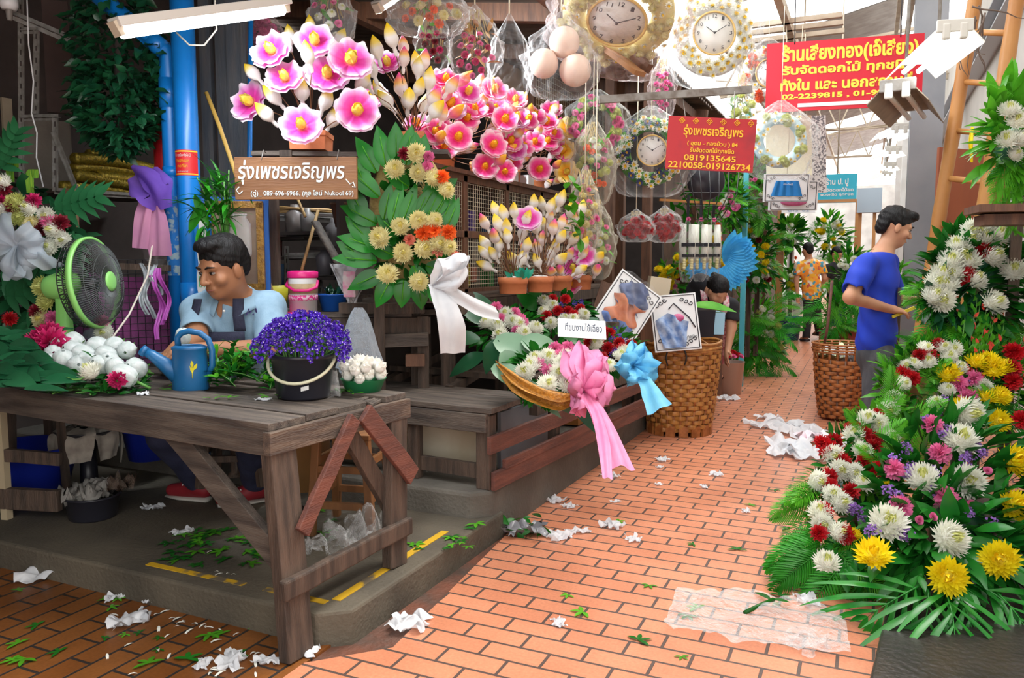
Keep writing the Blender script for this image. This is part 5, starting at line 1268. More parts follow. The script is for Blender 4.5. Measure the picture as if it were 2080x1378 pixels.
# steel pillar
b = MB(); p = Z0(Wd(462, 300, 4.55), 0)
for x, w_, dz in ((-.10, .06, 0), (-.02, .09, .03), (.07, .10, .0), (.13, .03, -.02)): b.box((p.x + RT.x * x, p.y + RT.y * x + dz, 1.6), (w_, .05, 3.2), rot=Matrix.Rotation(YAW, 3, 'Z'))
struct(b.build('pillar_stall', mat('blue_grey_steel', (.05, .065, .085), .6, (.09, .09, .095), 7, .2, 30, stretch=(4, 4, .5)), None, False))
b = MB(); b.tube([Wd(510, -30, 4.5), Wd(507, 330, 4.5), Wd(507, 420, 4.5)], .014, 10); tag(b.build('thin_pipe', M_pipe, None), 'thin blue pipe running up beside the steel pillar', 'pipe')
b = MB(); b.tube([Wd(419, 188, 4.3), Wd(447, 260, 4.25), Wd(476, 345, 4.2), Wd(500, 420, 4.2)], .011, 8); tag(b.build('bamboo_pole', mat('yellow_bamboo', (.60, .38, .08), .5), None), 'yellow bamboo pole leaning on the steel pillar', 'pole')
# fire extinguisher
K = thing('fire_extinguisher', 'red fire extinguisher hanging behind the blue pipes', 'fire extinguisher', Wd(337, 300, 4.45)); M_fire = mat('fire_red', (.50, .015, .02), .35)
MB().lathe([(0, -.24), (.058, -.24), (.064, -.22), (.064, .17), (.05, .205), (.02, .22), (.02, .24), (0, .24)], 26).build('cylinder', M_fire, K)
b = MB(); b.box((0, 0, .255), (.03, .03, .03)); b.bar((0, 0, .27), (-.09, -.02, .285), .02, .01); b.bar((0, 0, .265), (-.085, -.02, .245), .02, .008); b.bar((0, 0, .27), (-.08, 0, .32), .015, .008); b.build('handle', M_fire, K, False)
b = MB(); b.tube([(0, 0, .25), (.06, -.01, .2), (.08, -.02, .0), (.075, -.02, -.15)], .009, 8); b.build('hose', M_blk, K)
# tulle ribbons
M_tp = mat('pink_tulle', (.66, .30, .46), .8, (.58, .24, .42), 8, tl=.4, alpha=.86); M_tv = mat('violet_tulle', (.22, .10, .58), .8, (.16, .07, .46), 8, tl=.4, alpha=.86)
K = thing('tulle_bow', 'violet and pink tulle bow hanging above the fan', 'ribbon', Wd(305, 395, 4.0)); Ko = K.location
def W_(px, py, d): return Wd(px, py, d) - Ko
b = MB(); ribbon(b, [W_(268, 355, 4.02), W_(290, 372, 3.95), W_(312, 392, 3.92), W_(330, 425, 3.95)], [RT * .3 + vv(0, 0, 1), RT * .6 + vv(0, 0, .9), RT + vv(0, 0, .6), RT + vv(0, 0, .2)], [.10, .17, .16, .10], 0, .16); ribbon(b, [W_(300, 350, 4.02), W_(320, 372, 3.95), W_(333, 400, 3.95)], [RT + vv(0, 0, .4)] * 3, [.12, .14, .08], 0, .12); b.build('violet_bow', M_tv, K)
b = MB(); ribbon(b, [W_(300, 395, 3.97), W_(290, 440, 3.93), W_(284, 505, 3.92)], [RT, RT, RT + vv(0, 0, -.1)], [.05, .075, .075], 0, .12); ribbon(b, [W_(308, 395, 3.97), W_(318, 450, 3.95), W_(326, 520, 3.95)], [RT, RT, RT], [.06, .10, .11], 0, .14); b.build('pink_tails', M_tp, K)
b = MB(); ribbon(b, [W_(300, 470, 4.0), W_(315, 520, 3.98), W_(322, 540, 3.98)], [RT] * 3, [.06, .1, .06], 0, .15); b.build('clear_tail', M_film, K)
# wire rack with pink net cloth and ribbons
K = thing('wire_rack', 'black wire grid rack behind the fan with magenta netting on it', 'rack', Wd(295, 690, 4.15), R(60)); Ko = K.location
b = MB(); mesh_panel(b, .62, .52, .036, .002, 0, (-.36, 0, -.10)); b.build('wire_grid', M_bwire, K)
b = MB(); b.surf(lambda u, v: (-.35 + .6 * u, .03 + .02 * math.sin(9 * u + 5 * v), -.08 + .46 * v - .05 * math.sin(3 * u)), 16, 10); b.build('netting', mat('magenta_net', (.30, .06, .22), .8, (.16, .05, .13), 9, .3, 60), K)
M_vrib = mat('violet_ribbon', (.38, .06, .36), .4); M_srib = mat('silver_ribbon', (.42, .46, .50), .3, (.25, .28, .3), 30)
for i, (x, y0, y1, m_) in enumerate(((290, 535, 640, M_srib), (300, 540, 648, M_srib), (313, 538, 600, M_srib), (322, 545, 660, M_vrib), (333, 545, 650, M_vrib), (318, 560, 690, M_vrib))):
 b = MB(); ps = [Wd(x + 8 * math.sin(k * 1.1 + i) + (k - 2) * 2, y0 + (y1 - y0) * k / 6, 3.95 + .03 * math.sin(k + i)) for k in range(7)]; ribbon(b, ps, [RT + FH * .5 * math.sin(k * 1.5) for k in range(7)], .022, 0, .1)
 tag(b.build('curled_ribbon', m_, None), ['silver ribbon curl nearest the fan, on the wire rack', 'silver ribbon curl in the middle of the rack bundle', 'short silver ribbon under the tulle bow', 'violet ribbon curl beside the blue pipe', 'outermost violet ribbon against the pipe', 'longest violet ribbon, reaching below the others'][i], 'ribbon', 'ribbons on the wire rack')
MB().bar(Wd(245, 541, 4.0), Wd(345, 545, 4.0), .03, .03).build('ribbon_rail', M_wood, None, False); tag(bpy.data.objects['ribbon_rail'], 'dark wooden rail holding the curled ribbons', 'rail')
# ---------------------------------------------------------------- wreath at the picture edge
random.seed(63)
K = thing('flower_wreath', 'tall funeral wreath with monstera leaves and a silver organza bow, behind the fan', 'wreath', Z0(Wd(45, 690, 3.75), .115)); Ko = K.location
Wf = lambda px, py, d=3.72: Wd(px, py, d) - Ko
b = MB()
for px, s in ((-10, -1), (70, 1)): b.bar(Wf(px, 420, 3.95), Wf(px + s * 30, 700, 4.1) * 1, .03, .03)
q0, q1 = Wf(5, 690, 3.9), Wf(120, 690, 3.9); q0.z = q1.z = 0; b.bar(q0, Wf(20, 400, 3.95), .03, .03); b.bar(q1, Wf(80, 420, 3.95), .03, .03); b.build('easel', M_wood, K, False)
def wl():
 a = rnd(0, 6.28); rr = math.sqrt(rnd(0, 1)); return Wf(30 + 125 * rr * math.cos(a), 530 + 165 * rr * math.sin(a), 3.84 + rnd(-.05, .05)), (RT * math.cos(a) - FH * .6 + vv(0, 0, rnd(-1, .4)) + rdir() * .4)
foliage(K, 420, wl, M_monst, (.09, .17), .45)
def monstera(par, c, d, n, L=.22):
 """split leaf: lobes along a rib"""
 b = MB(); d = Vector(d).normalized(); n = Vector(n).normalized(); s = d.cross(n).normalized()
 b.leaf(c, d, n, L, L * .32, .3, .15, 0, 6)
 for k in range(6):
  t = .08 + .75 * k / 5; p = Vector(c) + d * L * t
  for q in (-1, 1): b.leaf(p, d * (.25 + .6 * t) + s * q * (1.05 - .5 * t), n, L * (.58 - .3 * abs(t - .35)), L * .17, .35, .1, 0, 5, .6)
 return b.build('monstera_leaf', M_monst, par)
for px, py, dx, dz, L in ((108, 425, .7, .2, .25), (150, 470, -.2, -1, .2), (10, 600, .9, .3, .26), (50, 575, .5, .6, .24), (20, 660, .9, -.2, .25), (60, 620, .8, -.4, .22), (0, 345, .4, .8, .22), (75, 520, .8, -.5, .2)):
 monstera(K, Wf(px, py, 3.68), RT * dx + vv(0, 0, dz), -FH + vv(0, 0, .5), L)
for px, py, dz in ((22, 350, 1), (62, 372, 1), (55, 560, .3), (125, 505, .6), (125, 530, .3)):
 b = MB(); ribbon(b, [Wf(px, py + 20), Wf(px - 2, py - 15), Wf(px + 6, py - 28), Wf(px + 10, py - 10)], [RT] * 4, [.035, .04, .04, .03], 0); b.build('looped_leaf', mat('striped_leaf', (.25, .40, .03), .4, (.02, .20, .02), 20, stretch=(30, 30, 1)), K)
wfl = [(8, 372, 'mum_white'), (8, 384, 'carn_dred'), (32, 412, 'mum_lemon'), (28, 423, 'carn_dred'), (2, 408, 'carn_magenta'), (68, 408, 'carn_magenta'), (3, 425, 'mum_white'), (62, 424, 'mum_white'), (40, 441, 'mum_lemon'), (97, 450, 'carn_pink'), (123, 453, 'carn_dred'), (95, 437, 'mum_white'), (68, 456, 'mum_cream'), (83, 466, 'carn_dred'), (10, 457, 'mum_lemon'), (110, 465, 'mum_white'), (130, 487, 'mum_white'), (100, 503, 'mum_white'), (87, 583, 'mum_lemon'), (103, 588, 'carn_magenta'), (95, 613, 'mum_lemon'), (75, 633, 'carn_dred'), (85, 648, 'mum_cream'), (108, 648, 'carn_pink'), (20, 648, 'carn_red'), (207, 653, 'carn_pink'), (213, 675, 'mum_white'), (60, 690, 'mum_white')]
for x, y, k in wfl: flower(K, k, Wf(x, y, 3.64), -FH + vv(rnd(-.4, .4), rnd(-.3, .3), rnd(-.1, .6)), rnd(.8, 1.0))
M_org = mat('organza', (.62, .68, .74), .5, (.50, .58, .66), 12, tl=.4, alpha=.62)
def bow(par, c, r, m, n=7, tails=(), nm='bow', seed=0, sag=0):
 random.seed(seed); b = MB()
 for k in range(n):
  a = 2 * PI * k / n + rnd(-.3, .3); L = r * rnd(.8, 1.15); dd = RT * math.cos(a) + vv(0, 0, 1) * math.sin(a); sd = (RT * -math.sin(a) + vv(0, 0, 1) * math.cos(a)); o_ = -FH * r * rnd(.2, .5)
  ribbon(b, [c, c + dd * L * .55 + o_ + sd * r * .1, c + dd * L + o_ * .6, c + dd * L * .6 + o_ * 1.7 - sd * r * .1, c + o_ * .8], [sd + FH * .4, sd + FH * .2, sd, sd - FH * .2, sd - FH * .4], [r * .25, r * .7, r * .75, r * .7, r * .2], 0, .10, 18)
 for t in tails: ribbon(b, [c] + [Vector(q) for q in t], [RT + vv(0, 0, .2)] + [RT * 1.0 + vv(0, 0, .25)] * len(t), [r * .3] + [r * .7] * len(t), 0, .12)
 return b.build(nm, m, par)
bow(K, Wf(45, 500, 3.56), .135, M_org, 7, [(Wf(30, 550, 3.5), Wf(28, 565, 3.48)), (Wf(80, 525, 3.5), Wf(110, 545, 3.5))], seed=4)
bow(K, Wf(196, 668, 3.8), .06, M_org, 5, seed=5)
# ================================================================ rear bench, wooden sign, lotus display, cages, big leaf wreath
random.seed(71)
# plank sign
K = thing('shop_sign', 'brown plank sign lettered in white script with a phone number, hung from the flower shelf', 'sign', Wd(600, 362, 3.78), YAW + R(-2))
MB().box((0, .012, 0), (.585, .02, .198)).build('board', mat('sign_wood', (.24, .105, .035), .5, (.17, .07, .025), 4, .2, 30, stretch=(.5, 4, 6)), K, False, bevel=.002)
M_sgl = mat('pale_blue_lettering', (.66, .76, .76), .6)
text_at(K, 'รุ่งเพชรเจริญพร', .51, .115, -.02, .028, -.0005, M_sgl, shear=.15, bold=.0012)
text_at(K, '(ตู่)_ 089-696-6966. (กุล ไลน์ Nukool 69)', .49, .034, .03, -.072, -.0005, M_sgl)
b = MB(); b.tube([(.24, 0, -.005), (.26, 0, -.03), (.275, 0, -.02), (.285, 0, -.045), (.27, 0, -.04)], .0025, 5); b.tube([(-.27, 0, -.04), (-.285, 0, -.055), (-.27, 0, -.075), (-.255, 0, -.06)], .003, 5); b.build('flourish', M_sgl, K)
b = MB()
for x in (-.16, .20): b.tube([(x, .0, .085), (x + .005, .0, .11), (x, .03, .135), (x + .003, .06, .125)], .0018, 5)
b.build('hanging_wire', M_steel, K)
# high shelf for the first pot
K = thing('plank_shelf', 'rough grey plank shelf above the wooden sign, carrying the large pink lotus pot', 'shelf', Wd(630, 316, 3.98), YAW)
MB().bar((-.27, .0, 0), (.30, .02, 0), .16, .022, 0, (0, 0, 1), 4, .002).build('plank', M_woodx, K, False); MB().bar((-.30, .12, 0), (.34, .14, -.002), .10, .02, 0, (0, 0, 1), 4, .002).build('plank', M_woodx, K, False)
MB().bar((-.10, -.08, 0), (-.10, .6, 0), .06, .03).build('bracket', M_wood, K, False); MB().bar((.27, -.06, -.01), (.27, .6, -.01), .05, .03).build('bracket', M_wood, K, False)
MB().bar((.30, .18, 0), (.30, .18, -1.45), .05, .05).build('post', M_wood, K, False); MB().bar((-.28, .30, 0), (-.28, .30, -1.45), .05, .05).build('post', M_wood, K, False)
def pot_mesh(w, h, sq=False):
 b = MB()
 if sq: b.box((0, 0, h / 2), (w, w, h), tap=1.05); b.box((0, 0, h - .012), (w * 1.08, w * 1.08, .024))
 else: b.lathe([(0, 0), (w * .46, 0), (w * .47, .004), (w * .49, h * .6), (w * .52, h * .62), (w * .53, h), (w * .47, h), (w * .44, h * .5), (0, h * .5)], 30)
 return b
def lotus_pot(label, base, fl, buds, dcl, potw=.13, poth=.1, sq=False, ctr=None, group='potted artificial lotus bouquets', fsc=1.0, bsc=1.0, m=None, box=None):
 """fl: (px, py, kind[, d]); buds the same; stems all meet in the pot"""
 K = thing('artificial_lotus', label, 'artificial flowers', base, YAW, group); Mi = K.matrix_basis.inverted();
 Mi = (Matrix.Translation(base) @ Matrix.Rotation(YAW, 4, 'Z')).inverted()
 pot_mesh(potw, poth, sq).build('pot', m or M_clay, K, not sq)
 root = Vector((0, 0, poth * .8)); st = MB(); n = 0
 for it in list(fl) + list(buds):
  d = dcl + (it[3] if len(it) > 3 else rnd(-.12, .12)); w = Wd(it[0], it[1], d); p = Mi @ w; isf = it[2].startswith('lotus')
  rad = (p - root); out = Vector((rad.x, rad.y, max(rad.z, .05))).normalized()
  if isf: nr = (Vector((0, -1.0, .25)) + out * .55 + rdir() * .25); s = rnd(.92, 1.08) * fsc
  else: nr = (out + Vector((rnd(-.3, .3), rnd(-.4, .2), rnd(0, .5)))); s = rnd(.88, 1.1) * bsc
  nr.normalize(); flower(K, it[2], p if isf else p - nr * .04 * s, nr, s)
  st_c = MB(); st_c.tube([root + Vector((rnd(-.02, .02), rnd(-.02, .02), 0)), root.lerp(p, .5) + Vector((0, 0, rad.z * .12)), p - nr * (.012 if isf else .07 * s)], .0026, 5); st.v; o = len(st.v); st.v += st_c.v; st.f += [tuple(i + o for i in q) for q in st_c.f]; st.m += st_c.m
 st.build('stems', mat('brown_stem_wire', (.20, .09, .04), .6), K)
 f_ = MB(); f_.ball((0, 0, poth * .8), (potw * .42, potw * .42, .03), 12, 6); f_.build('foam', M_white, K)
 return K
lotus_pot('eight large pink lotus blooms and white buds in a clay pot above the wooden sign', Wd(633, 308, 3.98) , [(555, 107, 'lotus_pink'), (640, 88, 'lotus_pink'), (711, 126, 'lotus_pink'), (581, 163, 'lotus_pink'), (665, 156, 'lotus_pink'), (512, 210, 'lotus_pink'), (725, 226, 'lotus_pink', -.2), (613, 258, 'lotus_pink', -.2)],
  [(515, 150, 'bud_white'), (556, 198, 'bud_white'), (540, 232, 'bud_white'), (613, 186, 'bud_white'), (660, 206, 'bud_white'), (676, 242, 'bud_white'), (626, 112, 'bud_white', -.2), (588, 76, 'bud_white'), (632, 58, 'bud_white'), (690, 82, 'bud_white'), (734, 166, 'bud_white')], 3.95, .17, .09, True, fsc=1.22, bsc=1.05)
# cages and display cabinet along the passage
K = thing('display_cabinet', 'brown wooden display cabinet with cream wire mesh doors under the lotus pots', 'cabinet', (-2.32, 3.75, 1.12)); CW, CHt = 3.6, .74
b = MB()
for y in (0, .62, 1.24, 1.86, 2.48, 3.1): b.box((0, y, CHt / 2), (.05, .05, CHt))
for z in (0.02, .38, CHt - .02): b.bar((0, 0, z), (0, CW, z), .05, .045)
b.build('frame', M_brwood, K, False, bevel=.003)
MB().box((-.22, CW / 2, CHt + .012), (.56, CW, .025)).build('top_board', M_brwood, K, False); MB().box((-.48, CW / 2, CHt / 2), (.02, CW, CHt)).build('back_board', M_dark, K, False)
for k in range(5):
 for z in (.04, .40):
  b = MB(); mesh_panel(b, .56, .32, .027, .0016, 0, (0, 0, 0)); b.build('mesh_door', M_gwire, K, loc=(.01, .03 + .62 * k, z), rot=(0, 0, R(90)))
pk = [(.5, .38, .03), (.10, .05, .35), (.55, .10, .05), (.03, .12, .30), (.05, .3, .08), (.5, .48, .45)]
for i in range(22):
 c = pk[i % 6]; m_ = mat('packet_%d' % (i % 6), c, .4)
 o = MB().box((0, 0, .05), (rnd(.06, .1), rnd(.06, .12), rnd(.09, .2))).build('boxed_goods', m_, None, False, loc=(-2.32 - rnd(.1, .35), 3.83 + .155 * i, 1.19 + (.36 if i % 2 else 0)), bevel=.006)
 tag(o, 'coloured packet behind the mesh doors of the brown cabinet', 'packet', 'packets inside the mesh cabinet')
K = thing('display_counter', 'weathered wooden counter in front of the mesh cabinet, clay pots standing on it', 'counter', (-2.34, 3.8, 0.24))
for k in range(4): MB().bar((-.30 + .155 * k, 0, .885), (-.30 + .155 * k, 3.5, .885), .15, .025, 0, (0, 0, 1), 6, .002).build('top_plank', M_woody, K, False)
MB().bar((.22, 0, .83), (.22, 3.5, .83), .04, .08).build('apron', M_wood, K, False)
for y in (.05, .75, 1.6, 2.5, 3.4): MB().box((.20, y, .44), (.06, .06, .86)).build('leg', M_wood, K, False)
MB().box((-.38, 1.75, .43), (.02, 3.5, .84)).build('back_panel', M_dark, K, False)
PT = 1.12 + CHt + .026
def cab(px, py): # base on the cabinet top
 return WX(px, py, -2.36)
def rp_on(px0, px1, py0, py1, n, kinds, dd=.2):
 out = []
 for i in range(n):
  for _ in range(30):
   x, y = rnd(px0, px1), rnd(py0, py1)
   if all((x - q[0]) ** 2 + (y - q[1]) ** 2 > 300 for q in out): break
  out.append((x, y, random.choice(kinds), rnd(-dd, dd)))
 return out
p = Z0(Wd(838, 300, 4.35), 1.92)
K_ = thing('plank_shelf', 'short plank shelf behind the leaf wreath carrying the white lotus buds', 'shelf', p + vv(0, 0, -.012), YAW)
MB().bar((-.16, 0, 0), (.2, 0, 0), .22, .024).build('plank', M_woodx, K_, False); MB().bar((.0, .05, -.01), (.0, .05, -1.69), .05, .05).build('post', M_wood, K_, False)
lotus_pot('cluster of tall white lotus buds with yellow tips above the leaf wreath', p, [(788, 132, 'lotus_pink'), (760, 200, 'lotus_pink', .3), (848, 255, 'lotus_hot', .2)],
  [(795, 78, 'bud_white'), (765, 102, 'bud_white'), (820, 95, 'bud_pinktip'), (845, 130, 'bud_white'), (862, 125, 'bud_pinktip'), (770, 185, 'bud_white'), (785, 205, 'bud_white'), (815, 178, 'bud_pinktip'), (850, 180, 'bud_white'), (872, 165, 'bud_white'), (830, 205, 'bud_white'), (862, 215, 'bud_white'), (880, 200, 'bud_pinktip'), (850, 140, 'bud_white'), (820, 120, 'bud_pinktip'), (742, 165, 'bud_white'), (755, 140, 'bud_white'), (885, 225, 'bud_white')], 4.3, .13, .1, True, bsc=1.1)
H = ['lotus_hot', 'lotus_hot', 'lotus_pink']; Bk = ['bud_pinktip', 'bud_pink', 'bud_pinktip']
random.seed(72)
def cabpot(label, px, d_, fl, buds, **k):
 p = Wd(px, 330, d_); b_ = Vector((-2.42, p.y, PT)); return lotus_pot(label, b_, fl, buds, dep_(b_) - .05, **k)
def dep_(p): return (Vector(p) - C0).dot(FH)
cabpot('hot pink lotus bouquet, first on the mesh cabinet behind the leaf wreath', 905, 4.55, rp_on(885, 950, 170, 320, 4, H) + [(905, 165, 'lotus_hot'), (885, 270, 'lotus_hot', -.1), (912, 215, 'lotus_hot'), (930, 280, 'lotus_hot', -.15), (900, 300, 'lotus_hot')], rp_on(880, 945, 150, 310, 11, Bk), potw=.14, poth=.11)
cabpot('dense hot pink lotus bouquet in a clay pot at the middle of the mesh cabinet', 955, 4.85, rp_on(925, 1010, 180, 330, 6, H) + [(965, 225, 'lotus_hot', -.1), (925, 285, 'lotus_hot'), (1000, 290, 'lotus_hot'), (955, 185, 'lotus_hot'), (985, 340, 'lotus_hot', -.1), (1025, 245, 'lotus_hot')], rp_on(925, 1015, 160, 330, 12, Bk), potw=.14, poth=.11)
cabpot('hot pink lotus bouquet beside the white boxes on the mesh cabinet', 1035, 5.3, rp_on(1005, 1090, 200, 330, 6, H) + [(1045, 205, 'lotus_hot'), (1025, 350, 'lotus_hot', -.2), (1070, 245, 'lotus_hot'), (1060, 300, 'lotus_hot'), (1020, 275, 'lotus_hot')], rp_on(1000, 1090, 190, 330, 12, Bk), potw=.14, poth=.11)
cabpot('hot pink lotus bouquet with two broad blooms near the far end of the mesh cabinet', 1090, 5.75, rp_on(1065, 1140, 220, 350, 5, H) + [(1085, 290, 'lotus_hot', -.2), (1095, 345, 'lotus_hot', -.2), (1110, 250, 'lotus_hot'), (1120, 300, 'lotus_hot')], rp_on(1070, 1140, 215, 350, 11, Bk), potw=.14, poth=.11)
cabpot('orange and yellow lotus bouquet at the far end of the mesh cabinet', 1145, 6.2, [(1153, 262, 'lotus_orange', -.3), (1143, 305, 'lotus_orange', -.3), (1150, 350, 'lotus_orange', -.3), (1120, 225, 'lotus_hot')], rp_on(1105, 1165, 225, 380, 9, Bk), potw=.14, poth=.11)
for i, (px, y, w_) in enumerate(((1060, 5.15, .13), (1085, 5.45, .11))): tag(MB().box((-2.36, y, PT + .04), (.09, w_, .08)).build('white_box', M_white, None, False, bevel=.003), ['white card box under the hot pink lotus blooms', 'smaller white card box on the far side of its neighbour under the lotus blooms'][i], 'box', 'white boxes on the mesh cabinet')
random.seed(73)
CT = .24 + .898
def cpot(px, d_): v = Wd(px, 590, d_); return Vector((v.x, v.y, CT))
lotus_pot('white lotus buds in the nearest clay pot on the counter, wrapped in green foil', cpot(1042, 4.72), [], rp_on(980, 1070, 420, 545, 17, ['bud_white', 'bud_white', 'bud_pinktip'], .15), 4.72, .172, .098)
lotus_pot('white and pink lotus buds in the middle clay pot on the counter', cpot(1097, 4.98), [(1071, 448, 'lotus_pink', -.2)], rp_on(1040, 1140, 400, 545, 18, ['bud_white', 'bud_white', 'bud_pinktip'], .15), 4.95, .165, .10)
lotus_pot('white lotus buds in the third clay pot, half behind the middle one', cpot(1137, 5.25), [], rp_on(1095, 1190, 410, 555, 18, ['bud_white', 'bud_white', 'bud_pinktip'], .15), 5.2, .16, .10)
lotus_pot('pale pink lotus blooms in the farthest clay pot on the counter, beside the leaning plaque', cpot(1178, 5.5), [(1165, 545, 'lotus_pink'), (1160, 580, 'lotus_hot'), (1185, 520, 'lotus_pink')], rp_on(1150, 1215, 470, 560, 9, ['bud_white', 'bud_pinktip'], .15), 5.45, .16, .10)
b = MB();
for k in range(26): b.leaf(cpot(1055, 4.70) + vv(rnd(-.05, .05), rnd(-.04, .04), .09), rdir() + vv(0, 0, 1), (0, -1, 0), .07, .03, .2, .2, 0, 3)
tag(b.build('foil_wrap', mat('green_foil', (.02, .30, .20), .3), None), 'green foil tufts sticking up from the nearest clay pot on the counter', 'foil')
b = MB()
for k in range(30): b.leaf(Wd(1155 + 12 * (k % 3), 370 + 4 * k, 5.0) , rdir() - FH * .6, (0, 0, 1), .09, .05, .3, .2, 0, 3)
tag(b.build('felt_leaves', M_lgreen, None), 'bright green felt leaves trailing down beside the white lotus buds', 'leaves', None, 'stuff')
# bench that carries the wreath
K = thing('rear_bench', 'rough plank bench behind the seated man, carrying jug, basin and leaf wreath', 'bench', Wd(700, 640, 4.25), YAW + R(4)); K.location.z = .24;
M_bp = M_woodx
MB().bar((-.46, .10, .805), (.36, .10, .805), .20, .03, 0, (0, 0, 1), 5, .002).build('top_plank', M_bp, K, False); MB().bar((-.46, .32, .80), (.50, .32, .80), .22, .03, 0, (0, 0, 1), 5, .002).build('top_plank', M_bp, K, False)
MB().bar((-.02, -.02, .84), (.43, -.02, .84), .10, .055, 0, (0, 0, 1), 4, .002).build('edge_block', M_wood, K, False); MB().bar((.1, .12, .875), (.50, .10, .875), .20, .022, 0, (0, 0, 1), 4, .002).build('top_plank', M_woodx, K, False)
MB().bar((-.46, .02, .74), (.46, .02, .74), .04, .09).build('apron', M_wood, K, False); MB().bar((.05, -.04, .66), (.45, -.02, .67), .05, .07).build('cross_beam', M_woodx, K, False)
for x in (-.42, .42):
 for y in (.02, .40): MB().bar((x, y, 0), (x, y, .79), .06, .06).build('leg', M_wood, K, False)
MB().box((.38, -.06, .56), (.10, .08, .06)).build('edge_block', M_brwood, K, False)
BT = .24 + .82
# insulated jug
p = Wd(617, 640, 4.22); K = thing('insulated_jug', 'pink and white insulated drink jug on the plank bench', 'jug', (p.x, p.y, BT + .002), YAW)
M_hp = mat('hot_pink_plastic', (.78, .02, .22), .35)
b = MB(); b.lathe([(0, 0), (.072, 0), (.073, .06), (.075, .06), (.076, .165), (.074, .18), (0, .18)], 36); b.build('body', M_white, K)
b = MB(); b.lathe([(.0755, .062), (.0772, .062), (.0772, .09), (.0755, .09)], 36); b.build('dotted_band', mat('pink_dots', (.8, .03, .28), .4, (.85, .6, .7), 90, lo=.5, hi=.55), K)
b = MB(); b.lathe([(.0755, .098), (.0775, .098), (.0775, .15), (.0755, .15)], 36); b.build('printed_band', mat('beige_band', (.55, .40, .22), .5, (.42, .28, .15), 26), K)
b = MB(); b.lathe([(.06, .18), (.079, .18), (.081, .185), (.081, .212), (.06, .218), (0, .218)], 36); b.build('lid', M_hp, K)
b = MB(); b.tube([(-.078, 0, .165), (-.075, -.055, .14), (-.02, -.095, .115), (.05, -.09, .115), (.08, -.03, .13), (.079, 0, .165)], .008, 8); b.build('handle', M_hp, K)
b = MB(); b.lathe([(0, -.006), (.10, -.006), (.10, .0), (0, .0)], 30); tag(b.build('pink_saucer', M_hp, None, loc=(p.x - .03, p.y - .06, BT + .001)), 'pink plastic lid lying under the insulated jug', 'lid')
p = Wd(677, 628, 4.3); b = MB(); b.lathe([(0, 0), (.06, 0), (.078, .085), (.09, .088), (.09, .094), (.075, .092), (.055, .008), (0, .008)], 30); tag(b.build('wash_basin', mat('bright_blue_plastic', (.01, .10, .45), .35), None, loc=(p.x, p.y, BT)), 'small bright blue plastic basin next to the insulated jug', 'basin')
K = thing('basin_sprigs', 'dark herb sprigs standing in the bright blue basin', 'greens', (p.x, p.y, BT + .05)); foliage(K, 40, lambda: (vv(rnd(-.04, .04), rnd(-.04, .04), rnd(.03, .06)), rdir() + vv(0, 0, .8)), M_dkgreen, (.03, .06))
# gold picture frame, jar and plant behind the man
p = Wd(478, 500, 4.05); K = thing('picture_frame', 'ornate gold framed picture with blue border behind the head of the seated man', 'picture', p, YAW + R(6))
MB().box((0, .03, 0), (.33, .02, .50)).build('blue_border', mat('blue_card', (.01, .10, .40), .6), K, False)
b = MB(); M_gf = mat('gilt', (.42, .22, .03), .4, (.25, .12, .02), 40, .6, 90)
for s in (-1, 1): b.bar((s * .125, .01, -.22), (s * .125, .01, .22), .035, .03); b.bar((-.14, .01, s * .21), (.14, .01, s * .21), .03, .035)
b.build('gilt_frame', M_gf, K, False); MB().box((0, .016, 0), (.22, .006, .40)).build('picture', mat('beige_picture', (.34, .25, .18), .5, (.2, .12, .09), 6), K, False)
MB().bar((0, .05, -.25), (0, .05, -1.0), .3, .03, 0).build('stand', M_wood, K, False)
b = MB(); b.lathe([(0, -.1), (.05, -.1), (.056, -.09), (.056, .06), (.035, .09), (.038, .11), (.034, .11), (.03, .09), (.05, .058), (.05, -.09), (0, -.092)], 26); tag(b.build('glass_jar', film('jar_glass', haze=.1, fac=.2, bump=0), None, loc=Wd(487, 480, 3.92)), 'clear glass jar before the gold framed picture', 'jar')
tag(MB().lathe([(0, -.14), (.05, -.14), (.05, -.1), (0, -.1)], 20).build('jar_stand', M_wood, None, loc=Wd(487, 480, 3.92)), 'dark block carrying the glass jar behind the man', 'block')
K = thing('bamboo_plant', 'lucky bamboo plant with long green leaves between the blue pipe and the wooden sign', 'plant', Wd(462, 520, 3.88)); Ko = K.location
b = MB(); st = []
for i, (x, y) in enumerate(((400, 360), (425, 345), (445, 355), (415, 400), (455, 370), (470, 380), (392, 420), (435, 400), (410, 450), (465, 345))):
 q = Wd(x, y, 3.85 + rnd(-.08, .05)) - Ko; b.tube([(0, 0, -.02), q * .5 + vv(0, 0, .04), q], [.006, .005, .003], 6); st.append(q)
b.build('stems', M_stem, K); b = MB()
for q in st:
 for k in range(9):
  t = rnd(.5, 1); p = q * t; d = (RT * rnd(-1, 1) - FH * rnd(-.2, .7) + vv(0, 0, rnd(-.35, .8))); L = rnd(.10, .18); b.leaf(p, d, (0, 0, 1), L, L * .17, rnd(.3, 1.0), .25, 0, 6, .8)
for px, py in ((410, 490), (400, 470), (412, 415), (395, 395)): b.leaf(Wd(px, py, 3.8) - Ko, RT * rnd(-.6, .6) - vv(0, 0, 1), -FH, .16, .05, .2, .25, 0, 6)
b.build('leaves', M_palm, K)
MB().lathe([(0, -.12), (.03, -.12), (.035, .0), (.03, .0), (.026, -.1)], 16).build('vase', M_white, K); MB().lathe([(0, -1.1), (.05, -1.1), (.02, -1.08), (.02, -.12), (.0, -.12)], 12).build('stand', M_wood, K)
